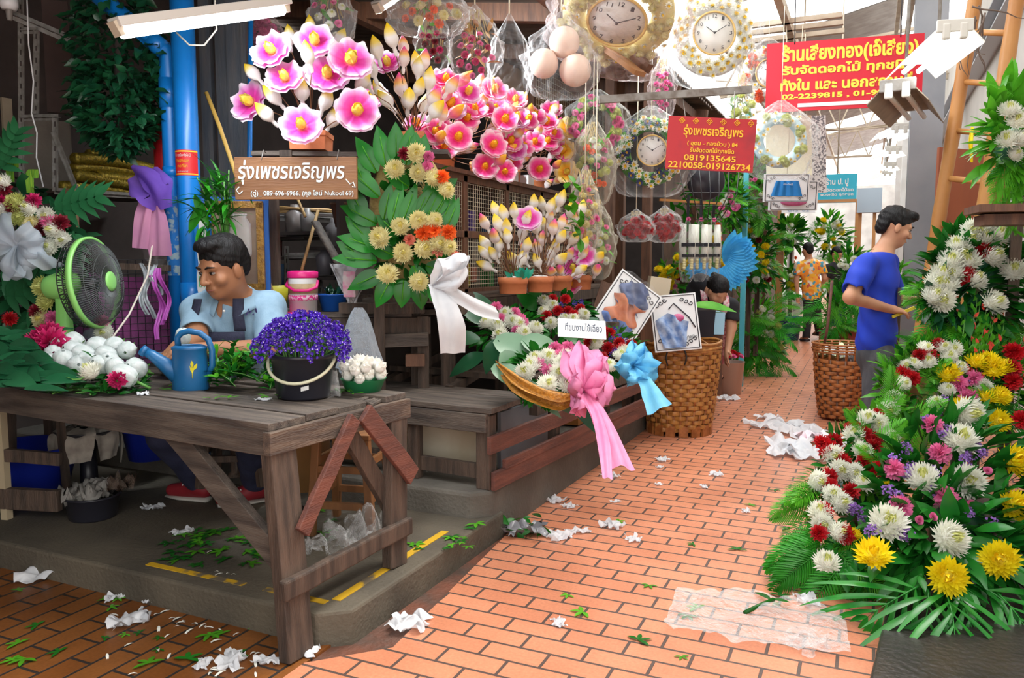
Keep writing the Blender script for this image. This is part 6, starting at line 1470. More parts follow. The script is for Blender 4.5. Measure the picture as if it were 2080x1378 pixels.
# things on the inner shelf behind
K = thing('steel_shelf', 'grey perforated steel shelf with clutter in the dark behind the jug', 'shelf', (0, 0, 0))
angle(Wd(525, 437, 5.0), Wd(760, 447, 5.2), .06, nm='shelf_rail', par=K); angle(Wd(582, 500, 4.9), Wd(582, 620, 4.9), par=K); angle(Wd(650, 515, 4.95), Wd(650, 620, 4.95), par=K); angle(Wd(580, 520, 4.9), Wd(655, 518, 4.95), nm='shelf_rail', par=K)
a = Wd(520, 432, 5.0); c_ = Wd(765, 442, 5.2); MB().bar(a + FH * .2, c_ + FH * .2, .4, .015).build('shelf_board', M_dark, K, False)
q1, q2 = Wd(520, 440, 5.3), Wd(760, 445, 5.5); MB().bar(Z0(q1, .24), q1, .04, .04).build('post', M_wood, K, False); MB().bar(Z0(q2, .24), q2, .04, .04).build('post', M_wood, K, False)
for i in range(7):
 b = MB(); b.tube([Wd(rnd(515, 560), rnd(418, 432), 4.95), Wd(rnd(620, 700), rnd(425, 436), 5.0)], .008, 6); tag(b.build('cane_stick', M_stick, None), 'loose cane stick lying on the perforated steel shelf', 'stick', 'canes on the steel shelf')
for i, (x0, y0, x1, y1, d0, lb_) in enumerate(((503, 440, 572, 655, 4.1, 'brown stick leaning beside the gold framed picture'), (646, 428, 610, 560, 4.35, 'thin cane standing behind the pink and white jug'), (640, 450, 725, 600, 4.2, 'flat slat leaning down to the newspaper, behind the sign'), (600, 395, 620, 440, 4.6, 'short cane sticking up behind the wooden sign'))):
 b = MB();
 if i == 2: b.bar(Wd(x0, y0, d0), Wd(x1, y1, d0 - .1), .055, .015)
 else: b.tube([Wd(x0, y0, d0 + .15), Wd(x1, y1, d0 - .05)], .009 if i else .011, 8)
 tag(b.build('leaning_stick', M_stick if i != 2 else M_woodx, None), lb_, 'stick', 'sticks behind the man')
b = MB(); b.lathe([(0, 0), (.07, 0), (.085, .14), (.08, .14), (.065, .01)], 24); tag(b.build('yellow_tub', mat('yellow_plastic', (.55, .50, .03), .4), None, loc=Z0(Wd(555, 620, 4.3), BT)), 'yellow plastic tub between the stick and the jug', 'tub')
b = MB(); random.seed(7); crumple(b, (0, 0, 0), .11, 1.4, 12); tag(b.build('blue_bag', mat('blue_film', (.01, .14, .55), .35, tl=.3), None, loc=Wd(535, 490, 4.5)), 'crumpled bright blue plastic bag behind the leaning brown stick', 'bag')
for i, (x, y, r_, c) in enumerate(((680, 500, .06, (.10, .09, .09)), (600, 480, .07, (.12, .10, .09)), (560, 520, .05, (.25, .03, .03)), (625, 470, .05, (.16, .15, .14)), (575, 590, .06, (.07, .16, .3)), (700, 520, .05, (.35, .22, .09)), (660, 560, .06, (.15, .14, .15)))):
 b = MB(); b.lathe([(0, 0), (r_ * .8, 0), (r_ * .9, r_ * 2), (r_ * .4, r_ * 2.4), (r_ * .4, r_ * 2.8), (0, r_ * 2.8)], 16); q = Wd(x, y, 4.9 + .1 * (i % 3)); o = b.build('storage_jar', mat('jar_%d' % i, c, .4), None, loc=q)
 tag(o, ['dark jar close behind the newspaper wrap', 'dark jar above the pink jug lid', 'dark red jar beside the blue plastic bag', 'grey jar at the top of the dim clutter', 'blue jar behind the yellow tub', 'tan jar beside the leaf wreath edge', 'grey jar above the blue basin'][i], 'jar', 'clutter on the inner shelf')
 MB().box((q.x, q.y, q.z - .015), (.3, .2, .02)).build('jar_ledge', M_dark, None, False)
for o in [o for o in bpy.data.objects if o.name.startswith('jar_ledge')]: tag(o, 'dark ledge board of the inner shelf in the gloom behind the jug', 'shelf board', 'ledges of the inner shelf')
b = MB(); b.lathe([(0, 0), (.06, 0), (.085, .13), (.09, .13), (.09, .14), (.08, .14), (.055, .01)], 24); tag(b.build('small_wicker_basket', M_brwood, None, loc=Wd(702, 462, 4.7)), 'small brown wicker basket high behind the edge of the leaf wreath', 'basket')
K = thing('newspaper_cone', 'crumpled newspaper wrap standing at the end of the plank bench', 'paper', Wd(715, 575, 4.05)); b = MB()
for k in range(5):
 a = k * 1.25; ribbon(b, [(0, 0, -.10), (math.cos(a) * .05, math.sin(a) * .04, .0), (math.cos(a) * .09, math.sin(a) * .06, .09)], [(-math.sin(a), math.cos(a), .2)] * 3, [.05, .11, .15], 0, .12)
b.build('sheet', mat('grey_newsprint', (.42, .42, .43), .8, (.22, .2, .21), 22), K); b = MB(); ribbon(b, [(.02, -.05, -.07), (.03, -.07, 0), (.05, -.09, .06)], [RT] * 3, .06); b.build('print_panel', mat('pink_print', (.55, .2, .32), .7, (.5, .45, .45), 30), K)
K = thing('carrier_bag', 'clear plastic carrier bag hanging from the end of the plank bench', 'bag', Wd(728, 625, 4.0)); b = MB()
b.surf(lambda u, v: (RT * (math.cos(6.28 * v) * (.02 + .10 * u ** .7) * (1 + .12 * math.sin(5 * 6.28 * v))) + FH * (math.sin(6.28 * v) * (.015 + .06 * u ** .7)) + vv(0, 0, -.33 * u + .02 * math.sin(8 * u + 12 * v) * u)), 14, 30, cv=True); b.build('bag', film('blue_film_bag', (.75, .85, .95), haze=.22, fac=.2, bump=.9, sc=20), K)
# ---------------------------------------------------------------- big leaf wreath on the bench
random.seed(74)
DW = 3.92
K = thing('leaf_wreath', 'large wreath of rubber plant leaves with cream chrysanthemums, orange carnations and a white ribbon bow', 'wreath', Z0(Wd(825, 605, DW), BT + .07), YAW + R(10)); Ko = K.location
Mi = (Matrix.Translation(Ko) @ Matrix.Rotation(YAW + R(10), 4, 'Z')).inverted()
def Wq(px, py, d=DW): return Mi @ Wd(px, py, d)
b = MB(); b.ball(Wq(830, 440, DW + .12), (.20, .05, .36), 16, 12); b.build('straw_base', mat('straw', (.45, .33, .12), .9, (.3, .2, .07), 30, .6, 80), K)
MB().bar(Wq(800, 500, DW + .16), Wq(790, 612, DW + .2), .03, .03).build('easel_leg', M_wood, K, False); MB().bar(Wq(860, 500, DW + .16), Wq(870, 612, DW + .2), .03, .03).build('easel_leg', M_wood, K, False)
def wleaf(px, py, dx, dz, L, w=.09, d=DW, bend=.4, m=None):
 b = MB(); b.leaf(Wq(px, py, d), Vector((dx, -.12, dz)), (0, -1, .25), L, w, bend, .22, 0, 9, .75); b.tube([Wq(px, py, d), Wq(px, py, d) + Vector((dx, -.12, dz)).normalized() * L * .7 + vv(0, -.006, 0)], [.004, .002], 5, 1); b.build('leaf', [m or M_ficus, M_lgreen], K)
for px, py, dx, dz, L in ((765, 350, -.55, 1, .20), (770, 400, -.8, .75, .22), (765, 455, -.9, .5, .20), (768, 505, -1, .35, .21), (765, 530, -1, .1, .22), (775, 555, -.9, -.4, .19), (795, 565, -.5, -.9, .17), (820, 570, -.1, -1, .14), (850, 570, .1, -1, .15), (875, 575, .5, -.9, .15), (745, 385, -.4, 1, .19), (740, 440, -.5, 1, .18), (750, 490, -.7, .8, .17), (740, 525, -.9, .6, .16), (785, 340, -.2, 1, .21), (805, 330, .0, 1, .20), (825, 335, .15, 1, .20), (850, 345, .2, 1, .18), (840, 330, .1, 1, .15)): wleaf(px, py, dx, dz, L, .095)
for px, py, dx, dz, L in ((795, 455, .25, 1, .22), (815, 462, .35, 1, .24), (835, 465, .45, 1, .24), (855, 465, .5, 1, .24), (872, 468, .5, 1, .22), (890, 468, .45, 1, .20), (905, 470, .4, 1, .18), (780, 445, .2, 1, .18), (850, 440, .5, .9, .2), (880, 440, .5, .9, .18)): wleaf(px, py, dx, dz, L, .075, DW - .05, .3)
for px, py, dx, dz, L in ((800, 520, -.6, .3, .16), (840, 540, .2, -.5, .16), (865, 540, .6, -.2, .16), (830, 380, -.3, .2, .15), (860, 390, .5, .1, .15), (880, 400, .5, .4, .15), (810, 480, -.5, .5, .15), (845, 490, .2, .6, .15), (880, 520, .6, .5, .14)): wleaf(px, py, dx, dz, L, .09, DW - .02, .3, M_green)
foliage(K, 160, lambda: (Wq(rnd(785, 900), rnd(330, 575), DW + .05), vv(rnd(-1, 1), -.6, rnd(-.6, 1))), M_green, (.07, .12), .45)
for x, y, k, s in [(802, 345, 'mum_cream', 1), (845, 312, 'mum_cream', 1), (850, 352, 'mum_cream', .95), (880, 363, 'mum_cream', 1), (905, 387, 'mum_cream', .9), (813, 462, 'mum_cream', 1), (850, 448, 'mum_cream', 1), (882, 448, 'mum_cream', .85), (772, 483, 'mum_cream', 1.1), (860, 505, 'mum_cream', 1.1), (818, 513, 'mum_cream', 1), (892, 497, 'mum_cream', 1), (910, 502, 'mum_cream', .9), (787, 558, 'mum_cream', 1.1), (850, 573, 'mum_cream', 1), (898, 360, 'carn_orange', .9), (860, 473, 'carn_orange', 1.05), (882, 468, 'carn_orange', .9), (911, 472, 'carn_orange', 1), (832, 487, 'carn_salmon', .7), (889, 510, 'carn_salmon', .75), (870, 318, 'carn_pink', .7), (868, 338, 'carn_pink', .7), (821, 312, 'carn_dred', .8), (925, 520, 'carn_salmon', .6)]:
 flower(K, k, Wq(x, y, DW - .09), vv(rnd(-.3, .3) + (x - 830) / 200, -1, rnd(.0, .5)), s)
M_wr = mat('white_ribbon', (.78, .79, .81), .6, (.70, .71, .74), 14, .15, 60, tl=.3)
b = MB(); c = Wq(880, 578, DW - .14)
ribbon(b, [c, Wq(898, 545, DW - .2), Wq(915, 520, DW - .2), Wq(922, 545, DW - .24), c], [vv(1, .3, .6), vv(1, 0, .5), vv(1, 0, .3), vv(1, -.2, .5), vv(1, -.3, .5)], [.04, .11, .13, .12, .04], 0, .08)
ribbon(b, [c, Wq(915, 560, DW - .22), Wq(948, 545, DW - .2), Wq(930, 570, DW - .26), c], [vv(.3, .3, 1), vv(.2, 0, 1), vv(.1, 0, 1), vv(.2, -.2, 1), vv(.3, -.3, 1)], [.04, .10, .12, .10, .04], 0, .08)
ribbon(b, [c, Wq(905, 620, DW - .22), Wq(918, 665, DW - .25), Wq(920, 718, DW - .22)], [vv(1, 0, 0), vv(1, 0, .1), vv(1, .0, .0), vv(1, .1, 0)], [.05, .11, .13, .12], 0, .06)
ribbon(b, [c, Wq(925, 600, DW - .2), Wq(965, 622, DW - .18), Wq(1012, 638, DW - .1)], [vv(.2, 0, 1), vv(-.2, .1, 1), vv(-.3, .1, 1), vv(-.3, .1, 1)], [.05, .085, .10, .07], 0, .06)
b.build('ribbon_bow', M_wr, K)
# ================================================================ display crate, bouquets, plaques, wicker baskets
random.seed(81)
K = thing('display_crate', 'low dark wooden display crate with red-brown side rails, edge of the platform', 'crate', (-1.62, 3.3, .24), R(-4.6))
for x, y in ((-.03, .03), (-.03, 2.2), (-1.05, .03), (-1.05, 2.2)): MB().box((x, y, .18), (.075, .07, .36)).build('post', M_wood, K, False, bevel=.004)
MB().bar((-.44, .02, 0), (-.44, .02, .36), .06, .05).build('post', M_wood, K, False, bevel=.004)
MB().bar((-1.08, .0, .325), (.0, .0, .325), .05, .09, 0, (0, 0, 1), 5, .002).build('front_beam', M_woodx, K, False, bevel=.004)
for k, (x0, x1) in enumerate(((-1.1, .03), (-1.1, .02), (-1.1, .0))): MB().bar((x0, .06 + .17 * k, .385), (x1, .06 + .17 * k, .385), .16, .028, 0, (0, 0, 1), 6, .003).build('top_plank', M_woodx, K, False, bevel=.003)
MB().bar((.022, -.03, .225), (.022, 2.3, .225), .022, .085, 0, (0, 0, 1), 6, .002).build('side_rail', M_redwood, K, False, bevel=.003)
MB().bar((.025, .0, .045), (.025, 2.3, .045), .022, .09, 0, (0, 0, 1), 6, .002).build('side_rail', M_redwood, K, False, bevel=.003)
MB().bar((.028, .10, .105), (.028, 2.3, .105), .022, .05, 0, (0, 0, 1), 6, .002).build('side_rail', M_redwood, K, False, bevel=.003)
for y in (.75, 1.5): MB().bar((-.02, y, 0), (-.02, y, .33), .05, .05).build('post', M_wood, K, False)
MB().bar((-1.0, .03, .08), (-.05, .03, .08), .03, .07).build('front_beam', M_wood, K, False)
MB().bar((-.02, .5, .31), (-.02, 2.25, .31), .05, .07).build('side_beam', M_wood, K, False); MB().bar((-1.05, .5, .31), (-1.05, 2.25, .31), .05, .07).build('side_beam', M_wood, K, False)
o = tag(MB().box((-2.16, 3.52, .37), (.92, .03, .25), rot=Matrix.Rotation(R(-4.6), 3, 'Z')).build('cream_board', mat('cream_board', (.60, .53, .40), .7, (.48, .40, .28), 5, .1), None, False), 'stained cream board inside the display crate', 'board')
o = tag(MB().box((-1.70, 3.95, .40), (.02, .62, .30), rot=Matrix.Rotation(R(-4.6), 3, 'Z')).build('grey_board', mat('grey_panel', (.28, .29, .31), .6, (.2, .2, .22), 4), None, False), 'grey sheet standing behind the red-brown side rails of the crate', 'board')
o = tag(MB().box((-1.82, 5.0, .33), (.2, .3, .16)).build('card_box', mat('orange_card', (.45, .17, .04), .7), None, False), 'orange-brown carton in the crate behind the lower rails', 'carton')
# sloped back stand that the bouquets lean on
K = thing('sloped_stand', 'dark wooden sloped stand under the four flower bouquets', 'stand', (-1.62, 3.55, .60), R(-4.6))
for x in (-.95, -.5, -.08): MB().bar((x, .2, .02), (x - .0, 1.9, .36), .05, .05).build('slat', M_wood, K, False)
for y in (.35, .9, 1.5, 1.9): MB().bar((-1.0, y, .03 + .19 * y), (-.02, y, .03 + .19 * y), .07, .03).build('slat', M_wood, K, False)
for x in (-.95, -.08): MB().bar((x, 1.85, -.36), (x, 1.85, .36), .05, .05).build('post', M_wood, K, False)
FR_PALE = mat('pale_banana_leaf', (.16, .28, .17), .3, (.10, .22, .12), 5)
def bouquet(label, base, d0, items, leaves, bows, fol, k=.0042, y0=700, wick=None, name='flower_bouquet'):
 """items (px, py, kind, scale): lower in view means nearer"""
 K = thing(name, label, 'bouquet', base); Ko = K.location
 q = lambda px, py, dd=0: Wd(px, py, d0 - k * (py - y0) + dd) - Ko
 nb = (-FH * .75 + vv(0, 0, .75)).normalized()
 (x0, x1, y_0, y_1, n) = fol
 def ff():
  a = rnd(0, 6.28); r = math.sqrt(rnd(0, 1)); return q((x0 + x1) / 2 + (x1 - x0) / 2 * r * math.cos(a), (y_0 + y_1) / 2 + (y_1 - y_0) / 2 * r * math.sin(a), .05), RT * math.cos(a) + vv(0, 0, -math.sin(a) * .8) - FH * .5 + rdir() * .4
 foliage(K, n, ff, M_green, (.06, .11), .45)
 for l in leaves:
  px, py, dx, dz, L, w = l[:6]; b = MB(); b.leaf(q(px, py, .0), RT * dx + vv(0, 0, dz) - FH * (l[7] if len(l) > 7 else .1), nb, L, w, rnd(.3, .6), .2, 0, 9, .75, .02); b.build('leaf', l[6] if len(l) > 6 else M_ficusd, K)
 if wick:
  b = MB(); P0 = [q(*p) for p in wick]
  ribbon(b, P0, [FH * .7 + vv(0, 0, .6)] * len(P0), [.05] + [.13] * (len(P0) - 2) + [.05], 0, .10, 30); ribbon(b, [p - FH * .02 + vv(0, 0, .02) for p in P0], [FH * .7 + vv(0, 0, .6)] * len(P0), [.03] + [.08] * (len(P0) - 2) + [.03], 0, .2, 30); o = b.build('wicker_base', mat('golden_wicker', (.55, .24, .03), .5, (.3, .12, .015), 70, .7, 90), K)
 for x, y, kd, s in items: flower(K, kd, q(x, y, -.06), nb + RT * ((x - (x0 + x1) / 2) / (x1 - x0)) + rdir() * .3, s)
 for bw in bows(K, q): pass
 return K
def nobow(K, q): return []
mw = 'mum_white'; W_ = lambda L, k, s=1.0: [(x, y, k, s) for x, y in L]
cp = lambda px, py, d: (lambda p: Vector((p.x, p.y, .64)))(Wd(px, py, d))
M_pr = mat('pink_ribbon', (.84, .30, .52), .55, (.78, .24, .46), 10, .1, 40, tl=.3); M_br = mat('sky_ribbon', (.16, .55, .82), .55, (.12, .48, .76), 10, .1, 40, tl=.3)
bouquet('rear bouquet of white chrysanthemums and pink carnations at the foot of the white ribbon', cp(1035, 690, 4.35), 4.35, W_([(990, 657), (1017, 682), (1028, 640), (1053, 660), (1087, 668), (1063, 678), (1040, 655), (1010, 665)], mw, 1.0) + W_([(1008, 624), (1018, 648), (1057, 648), (1050, 673), (1062, 655), (1045, 635)], 'carn_pink', .85),
  [(985, 660, -.8, .7, .22, .09), (975, 690, -1, .1, .22, .10), (985, 720, -.9, -.4, .24, .10), (1080, 690, .8, -.2, .18, .08), (1000, 640, -.6, .9, .18, .08), (1060, 700, .6, -.5, .16, .07)], nobow, (965, 1095, 635, 705, 130))
bouquet('bouquet of red carnations, white chrysanthemums and violet statice at the back, holding the white card', cp(1145, 660, 4.75), 4.75, W_([(1122, 608), (1148, 608), (1133, 632), (1153, 632), (1110, 642), (1178, 628), (1165, 640)], 'carn_red', .9) + W_([(1105, 612), (1105, 633), (1120, 657), (1147, 650), (1122, 622), (1165, 650), (1185, 640)], mw, .9) + W_([(1138, 619), (1168, 617), (1181, 614), (1145, 640)], 'statice_violet', .45),
  [(1092, 610, -.3, 1, .15, .09, M_ficus), (1088, 630, -.7, .8, .18, .11, M_ficus), (1090, 660, -.9, .1, .16, .09), (1100, 690, -.5, -.7, .2, .09), (1185, 655, .9, .1, .14, .07)], nobow, (1085, 1200, 605, 680, 130))
def blue(K, q):
 b = MB(); c = q(1285, 745, -.14); U = vv(0, 0, 1)
 for x, y in ((1262, 728), (1300, 705), (1318, 715), (1335, 758), (1300, 775), (1265, 765)):
  e = q(x, y, -.16); m_ = (c + e) / 2 - FH * .05; sd = (e - c).cross(FH).normalized(); ribbon(b, [c, m_ + sd * .02, e, m_ - FH * .05 - sd * .02, c], [sd + FH * .4, sd + FH * .2, sd, sd - FH * .2, sd - FH * .4], [.03, .11, .12, .10, .03], 0, .1, 16)
 ribbon(b, [c, q(1310, 775, -.2), q(1325, 805, -.22), q(1340, 832, -.2)], [RT, RT + vv(0, 0, .4), RT + vv(0, 0, .5), RT + vv(0, 0, .5)], [.03, .07, .10, .13], 0, .05)
 b.build('ribbon_bow', M_br, K); return []
bouquet('bouquet of red carnations and violet statice with a sky blue ribbon bow', cp(1240, 740, 4.55), 4.55, W_([(1223, 673), (1238, 677), (1197, 695), (1215, 690), (1235, 707), (1257, 697), (1282, 700), (1222, 727), (1262, 708), (1285, 715), (1225, 680)], 'carn_red', .9) + W_([(1218, 683), (1248, 670), (1258, 684), (1268, 692), (1243, 690), (1250, 712), (1245, 720), (1290, 708)], 'statice_violet', .45) + W_([(1260, 725), (1238, 745), (1277, 720), (1212, 700), (1268, 715)], mw, .95),
  [(1190, 700, -.8, .4, .14, .07, M_ficus), (1200, 740, -.9, -.3, .15, .07), (1230, 765, -.2, -1, .14, .07), (1175, 690, -1, .5, .14, .07, M_lgreen)], blue, (1180, 1300, 675, 755, 130))
def pinkb(K, q):
 b = MB(); c = q(1185, 795, -.14)
 for x, y in ((1160, 800), (1180, 718), (1205, 712), (1235, 760), (1225, 800), (1165, 805)):
  e = q(x, y, -.16); m_ = (c + e) / 2 - FH * .06; sd = (e - c).cross(FH).normalized(); ribbon(b, [c, m_ + sd * .03, e, m_ - FH * .06 - sd * .03, c], [sd + FH * .4, sd + FH * .2, sd, sd - FH * .2, sd - FH * .4], [.03, .15, .17, .14, .03], 0, .1, 16)
 ribbon(b, [c, q(1212, 835, -.2), q(1235, 885, -.2), q(1260, 950, -.12)], [RT, RT + vv(0, 0, .1), RT, RT + vv(0, 0, -.1)], [.04, .07, .09, .11], 0, .1)
 ribbon(b, [c, q(1210, 840, -.22), q(1225, 895, -.24), q(1234, 972, -.2)], [RT * .8 - FH * .3] * 4, [.04, .045, .05, .035], 0, .1)
 b.build('ribbon_bow', M_pr, K); return []
bouquet('front bouquet of white chrysanthemums and pink carnations with long pink ribbon tails', cp(1120, 770, 3.95), 3.95, W_([(1067, 757), (1112, 782), (1088, 733), (1112, 727), (1153, 784), (1158, 742), (1133, 760), (1082, 745), (1150, 730), (1140, 742)], mw, 1.02) + W_([(1137, 724), (1153, 707), (1170, 717), (1092, 742), (1115, 755), (1153, 759), (1128, 709), (1143, 716), (1162, 726), (1178, 724)], 'carn_pink', .92),
  [(1005, 690, 1, -.35, .30, .17, FR_PALE, .3), (1020, 715, .7, -.9, .26, .14, FR_PALE, .3), (1060, 690, 1, -.3, .26, .14, FR_PALE, .2), (1000, 745, .9, -.35, .26, .12, FR_PALE, .4), (1010, 742, .8, -.8, .28, .09), (1040, 770, .9, -.5, .3, .10, FR_PALE, .3), (1100, 795, .9, -.4, .26, .09, FR_PALE, .2), (1150, 808, .8, -.7, .24, .07), (1010, 690, -.4, -.9, .2, .09)], pinkb, (1045, 1185, 715, 800, 150), wick=((1008, 745, .04), (1045, 778, .0), (1085, 800, -.02), (1130, 814, -.02), (1170, 812, .0)))
# white card
K = thing('message_card', 'white card lettered in dark blue script, leaning between the two red bouquets', 'card', Wd(1182, 668, 4.45), Euler((R(-38), R(4), YAW + R(3))))
MB().box((0, .002, 0), (.275, .003, .125)).build('card', M_whitep, K, False); text_at(K, 'ที่ขนงานไช้เฉี่ยว', .21, .055, .01, .01, -.0005, mat('dark_blue_ink', (.03, .05, .10), .6))
# wicker baskets: woven wall from in-and-out strips
def weave(prof, stakes, rows, amp):
 """flat strips passing in and out of upright stakes"""
 b = MB(); n = stakes * 6; z0, z1 = prof[0][1], prof[-1][1]
 def rad(z):
  for (r0, a0), (r1, a1) in zip(prof, prof[1:]):
   if z <= a1: return r0 + (r1 - r0) * (z - a0) / (a1 - a0)
  return prof[-1][0]
 hh = (z1 - z0) / rows
 for k in range(rows):
  zc = z0 + hh * (k + .5); ph = PI * (k % 2); o = rnd(-.003, .003)
  def fn(u, v):
   a = 2 * PI * v; z = zc + (u - .5) * hh * .92 + .004 * math.sin(3 * a + k) + o
   return ((rad(zc) + amp * math.sin(stakes * a / 2 + ph) + .004 * math.sin(PI * u)) * math.cos(a), (rad(zc) + amp * math.sin(stakes * a / 2 + ph) + .004 * math.sin(PI * u)) * math.sin(a), z)
  b.surf(fn, 2, n, k % 2, cv=True)
 for k in range(stakes):
  a = 2 * PI * (k + .5) / stakes; u = (math.cos(a), math.sin(a), 0)
  for (r0, a0), (r1, a1) in zip(prof, prof[1:]): b.bar((r0 * u[0], r0 * u[1], a0), (r1 * u[0], r1 * u[1], a1), .014, .004, 2, u)
 return b
M_wick = mat('wicker', (.46, .205, .045), .45, (.30, .115, .02), 22, .3, 60, lo=.4, hi=.6, spec=.6); M_wickd = mat('dark_wicker', (.40, .135, .035), .5, (.24, .075, .015), 22, .3, 60)
p = Wz(1372, 882, 0)
K = thing('wicker_basket', 'big golden wicker basket beside the crate, plaques standing behind its rim', 'basket', (p.x, p.y + .12, 0), R(20))
wp = [(.24, .03), (.265, .2), (.285, .4), (.298, .58), (.30, .70)]
weave(wp, 32, 19, .009).build('woven_wall', [M_wick, mat('amber_wicker', (.36, .145, .03), .4, (.48, .22, .05), 18, lo=.4, hi=.6), M_wickd], K)
b = MB(); b.lathe([(0, .05), (.23, .05)], 30); b.lathe([(.225, .04), (.255, .2), (.275, .4), (.287, .58), (.289, .70)], 40); b.build('inner_wall', M_wickd, K)
b = MB()
for k in range(4): b.tube([((.30 + .006 * (k % 2)) * math.cos(2 * PI * i / 48), (.30 + .006 * (k % 2)) * math.sin(2 * PI * i / 48), .655 + .02 * k + .006 * math.sin(12 * i + k)) for i in range(49)], .012, 7)
b.build('rim', M_wick, K); b = MB()
for k in range(16): a = k * 2 * PI / 16; b.box((.245 * math.cos(a), .245 * math.sin(a), .04), (.02, .07, .09), rot=Matrix.Rotation(a, 3, 'Z'))
b.build('foot_stakes', M_wickd, K, False)
b = MB()
for k in range(15): a = rnd(0, 6.28); b.tube([(.26 * math.cos(a), .26 * math.sin(a), .66), (.2 * math.cos(a + .5), .2 * math.sin(a + .5), .72), (.27 * math.cos(a + 1), .27 * math.sin(a + 1), .67)], .006, 5)
b.build('loose_strands', M_wick, K)
b = MB(); Kr = Matrix.Rotation(-R(20), 3, 'Z'); ctr = Kr @ (-FH * .305 - RT * .10)
b.tube([ctr + Kr @ (RT * (.075 * math.cos(a))) + vv(0, 0, .62 + .095 * math.sin(a)) - Kr @ (FH * .02 * math.cos(a) ** 2) for a in [-.6 + 4.4 * i / 20 for i in range(21)]], .006, 7); b.build('handle', M_bwire, K)
p = Wz(1690, 856, 0)
K = thing('wicker_basket', 'reddish-brown wicker basket with open rim beside the man in blue', 'basket', (p.x + .06, p.y + .15, 0))
weave([(.17, .02), (.20, .2), (.22, .40), (.23, .52)], 24, 16, .008).build('woven_wall', [M_wickd, mat('red_wicker', (.30, .09, .02), .45, (.42, .15, .04), 18, lo=.4, hi=.6), M_brwood], K)
b = MB()
for k in range(22): a = k * 2 * PI / 22; b.bar((.225 * math.cos(a), .225 * math.sin(a), .48), (.24 * math.cos(a), .24 * math.sin(a), .655), .018, .006, 0, (math.cos(a), math.sin(a), 0))
for k in range(4): b.tube([((.24 + .006 * (k % 2)) * math.cos(2 * PI * i / 40), (.24 + .006 * (k % 2)) * math.sin(2 * PI * i / 40), .58 + .022 * k) for i in range(41)], .009, 6)
b.build('rim', M_wickd, K); MB().lathe([(0, .03), (.165, .03), (.19, .2), (.21, .4), (.222, .52)], 30).build('inner_wall', M_wickd, K)
for i in range(9):
 b = MB(); crumple(b, (rnd(-.1, .1), rnd(-.1, .1), .42 + rnd(0, .16)), rnd(.08, .12), .8, 9); b.build('crumpled_paper', M_paper if i % 3 else mat('lime_paper', (.7, .78, .45), .7), K)
b = MB(); b.tube([(-.14, -.19, .66), (-.12, -.20, .80), (-.1, -.2, 1.18)], .012, 8);
tag(b.build('red_brown_stake', M_redwood, None, loc=K.location), 'red-brown upright stake rising from the reddish wicker basket', 'stake')
# plaques
M_ink = mat('black_ink', (.03, .03, .04), .6)
def scroll(b, x, z, s, fx=1, fz=1):
 for k in range(3):
  c = Vector((x + fx * (.018 + .022 * k) * s, -.004, z - fz * (.018 + .012 * (2 - k)) * s)); b.tube([c + Vector((fx * math.cos(a) * .012 * s * (1 - a / 9), 0, -fz * math.sin(a) * .012 * s * (1 - a / 9))) for a in [i * .5 for i in range(13)]], .0022 * s, 4)
def plaque(label, loc, rot, w, h, pic):
 K = thing('memorial_plaque', label, 'plaque', loc, rot)
 MB().box((0, .01, 0), (w, .016, h)).build('board', M_whitep, K, False)
 b = MB()
 for s in (-1, 1): b.bar((s * w * .46, 0, -h * .47), (s * w * .46, 0, h * .47), .006, .004); b.bar((-w * .46, 0, s * h * .47), (w * .46, 0, s * h * .47), .006, .004)
 for fx in (-1, 1):
  for fz in (-1, 1): scroll(b, -fx * w * .45, fz * h * .46, min(w, h) * 4.2, fx, fz)
 b.build('border_ornament', M_ink, K)
 pic(K, w, h); return K
def pic1(K, w, h):
 random.seed(9)
 for z0, z1, m_, s_ in ((.03, .22, mat('indigo_cloth', (.03, .05, .14), .7, (.12, .16, .3), 18), 3), (-.12, .08, mat('salmon_cloth', (.62, .22, .10), .7, (.45, .12, .05), 16), 5), (-.23, -.08, mat('denim_cloth', (.04, .09, .30), .7, (.10, .2, .5), 16), 7)):
  b = MB(); b.surf(lambda u, v: ((u - .5) * w * (.60 + .16 * math.sin(9 * v + s_)), -.03 - .02 * math.sin(9 * u + s_ + 8 * v) * math.sin(PI * u) + .02 * (2 * u - 1) ** 4, z0 + (z1 - z0) * (v + .10 * math.sin(8 * u + s_))), 24, 14); b.build('draped_cloth', m_, K)
 b = MB(); b.surf(lambda u, v: ((u - .5) * w * .9 + .008 * math.sin(20 * v), -.062 + .012 * math.sin(14 * u + 9 * v) + .04 * (abs(u - .5) * 2) ** 4, (v - .5) * h * .98), 20, 20); b.build('film_wrap', M_film, K)
def pic2(K, w, h):
 b = MB(); b.surf(lambda u, v: (-.03 + (u - .5) * (.16 + .08 * v), -.02 - .014 * math.sin(13 * u + 7 * v), -.19 + .26 * v * (1 - .5 * abs(u - .4))), 20, 14); b.build('draped_cloth', mat('slate_blue_cloth', (.10, .20, .45), .6, (.4, .5, .68), 20), K)
 b = MB(); b.ball((.02, -.01, .03), (.045, .02, .03), 12, 8); b.build('pink_flower', M_pink_f, K); b = MB(); b.tube([(-.04, -.005, .10), (.0, -.006, .14), (.1, -.005, .03), (.14, -.005, -.05)], .005, 6); b.build('grey_cord', M_ink, K)
 for k, (t, z, ww) in enumerate((('ร้าน', -.12, .06), ('ดอกไม้สด', .0, .11), ('ทุกชนิด', -.04, .09))): text_at(K, t, ww, .035, -.09 if k == 0 else .10 - .16 * (k == 1), z - .04 * k, -.004, M_ink)
MW = Wd(1268, 632, 5.35)
plaque('large framed plaque of dark and salmon padded cloth under film, leaning behind the bouquets', MW, Euler((R(-22), R(36), YAW)), .34, .50, pic1)
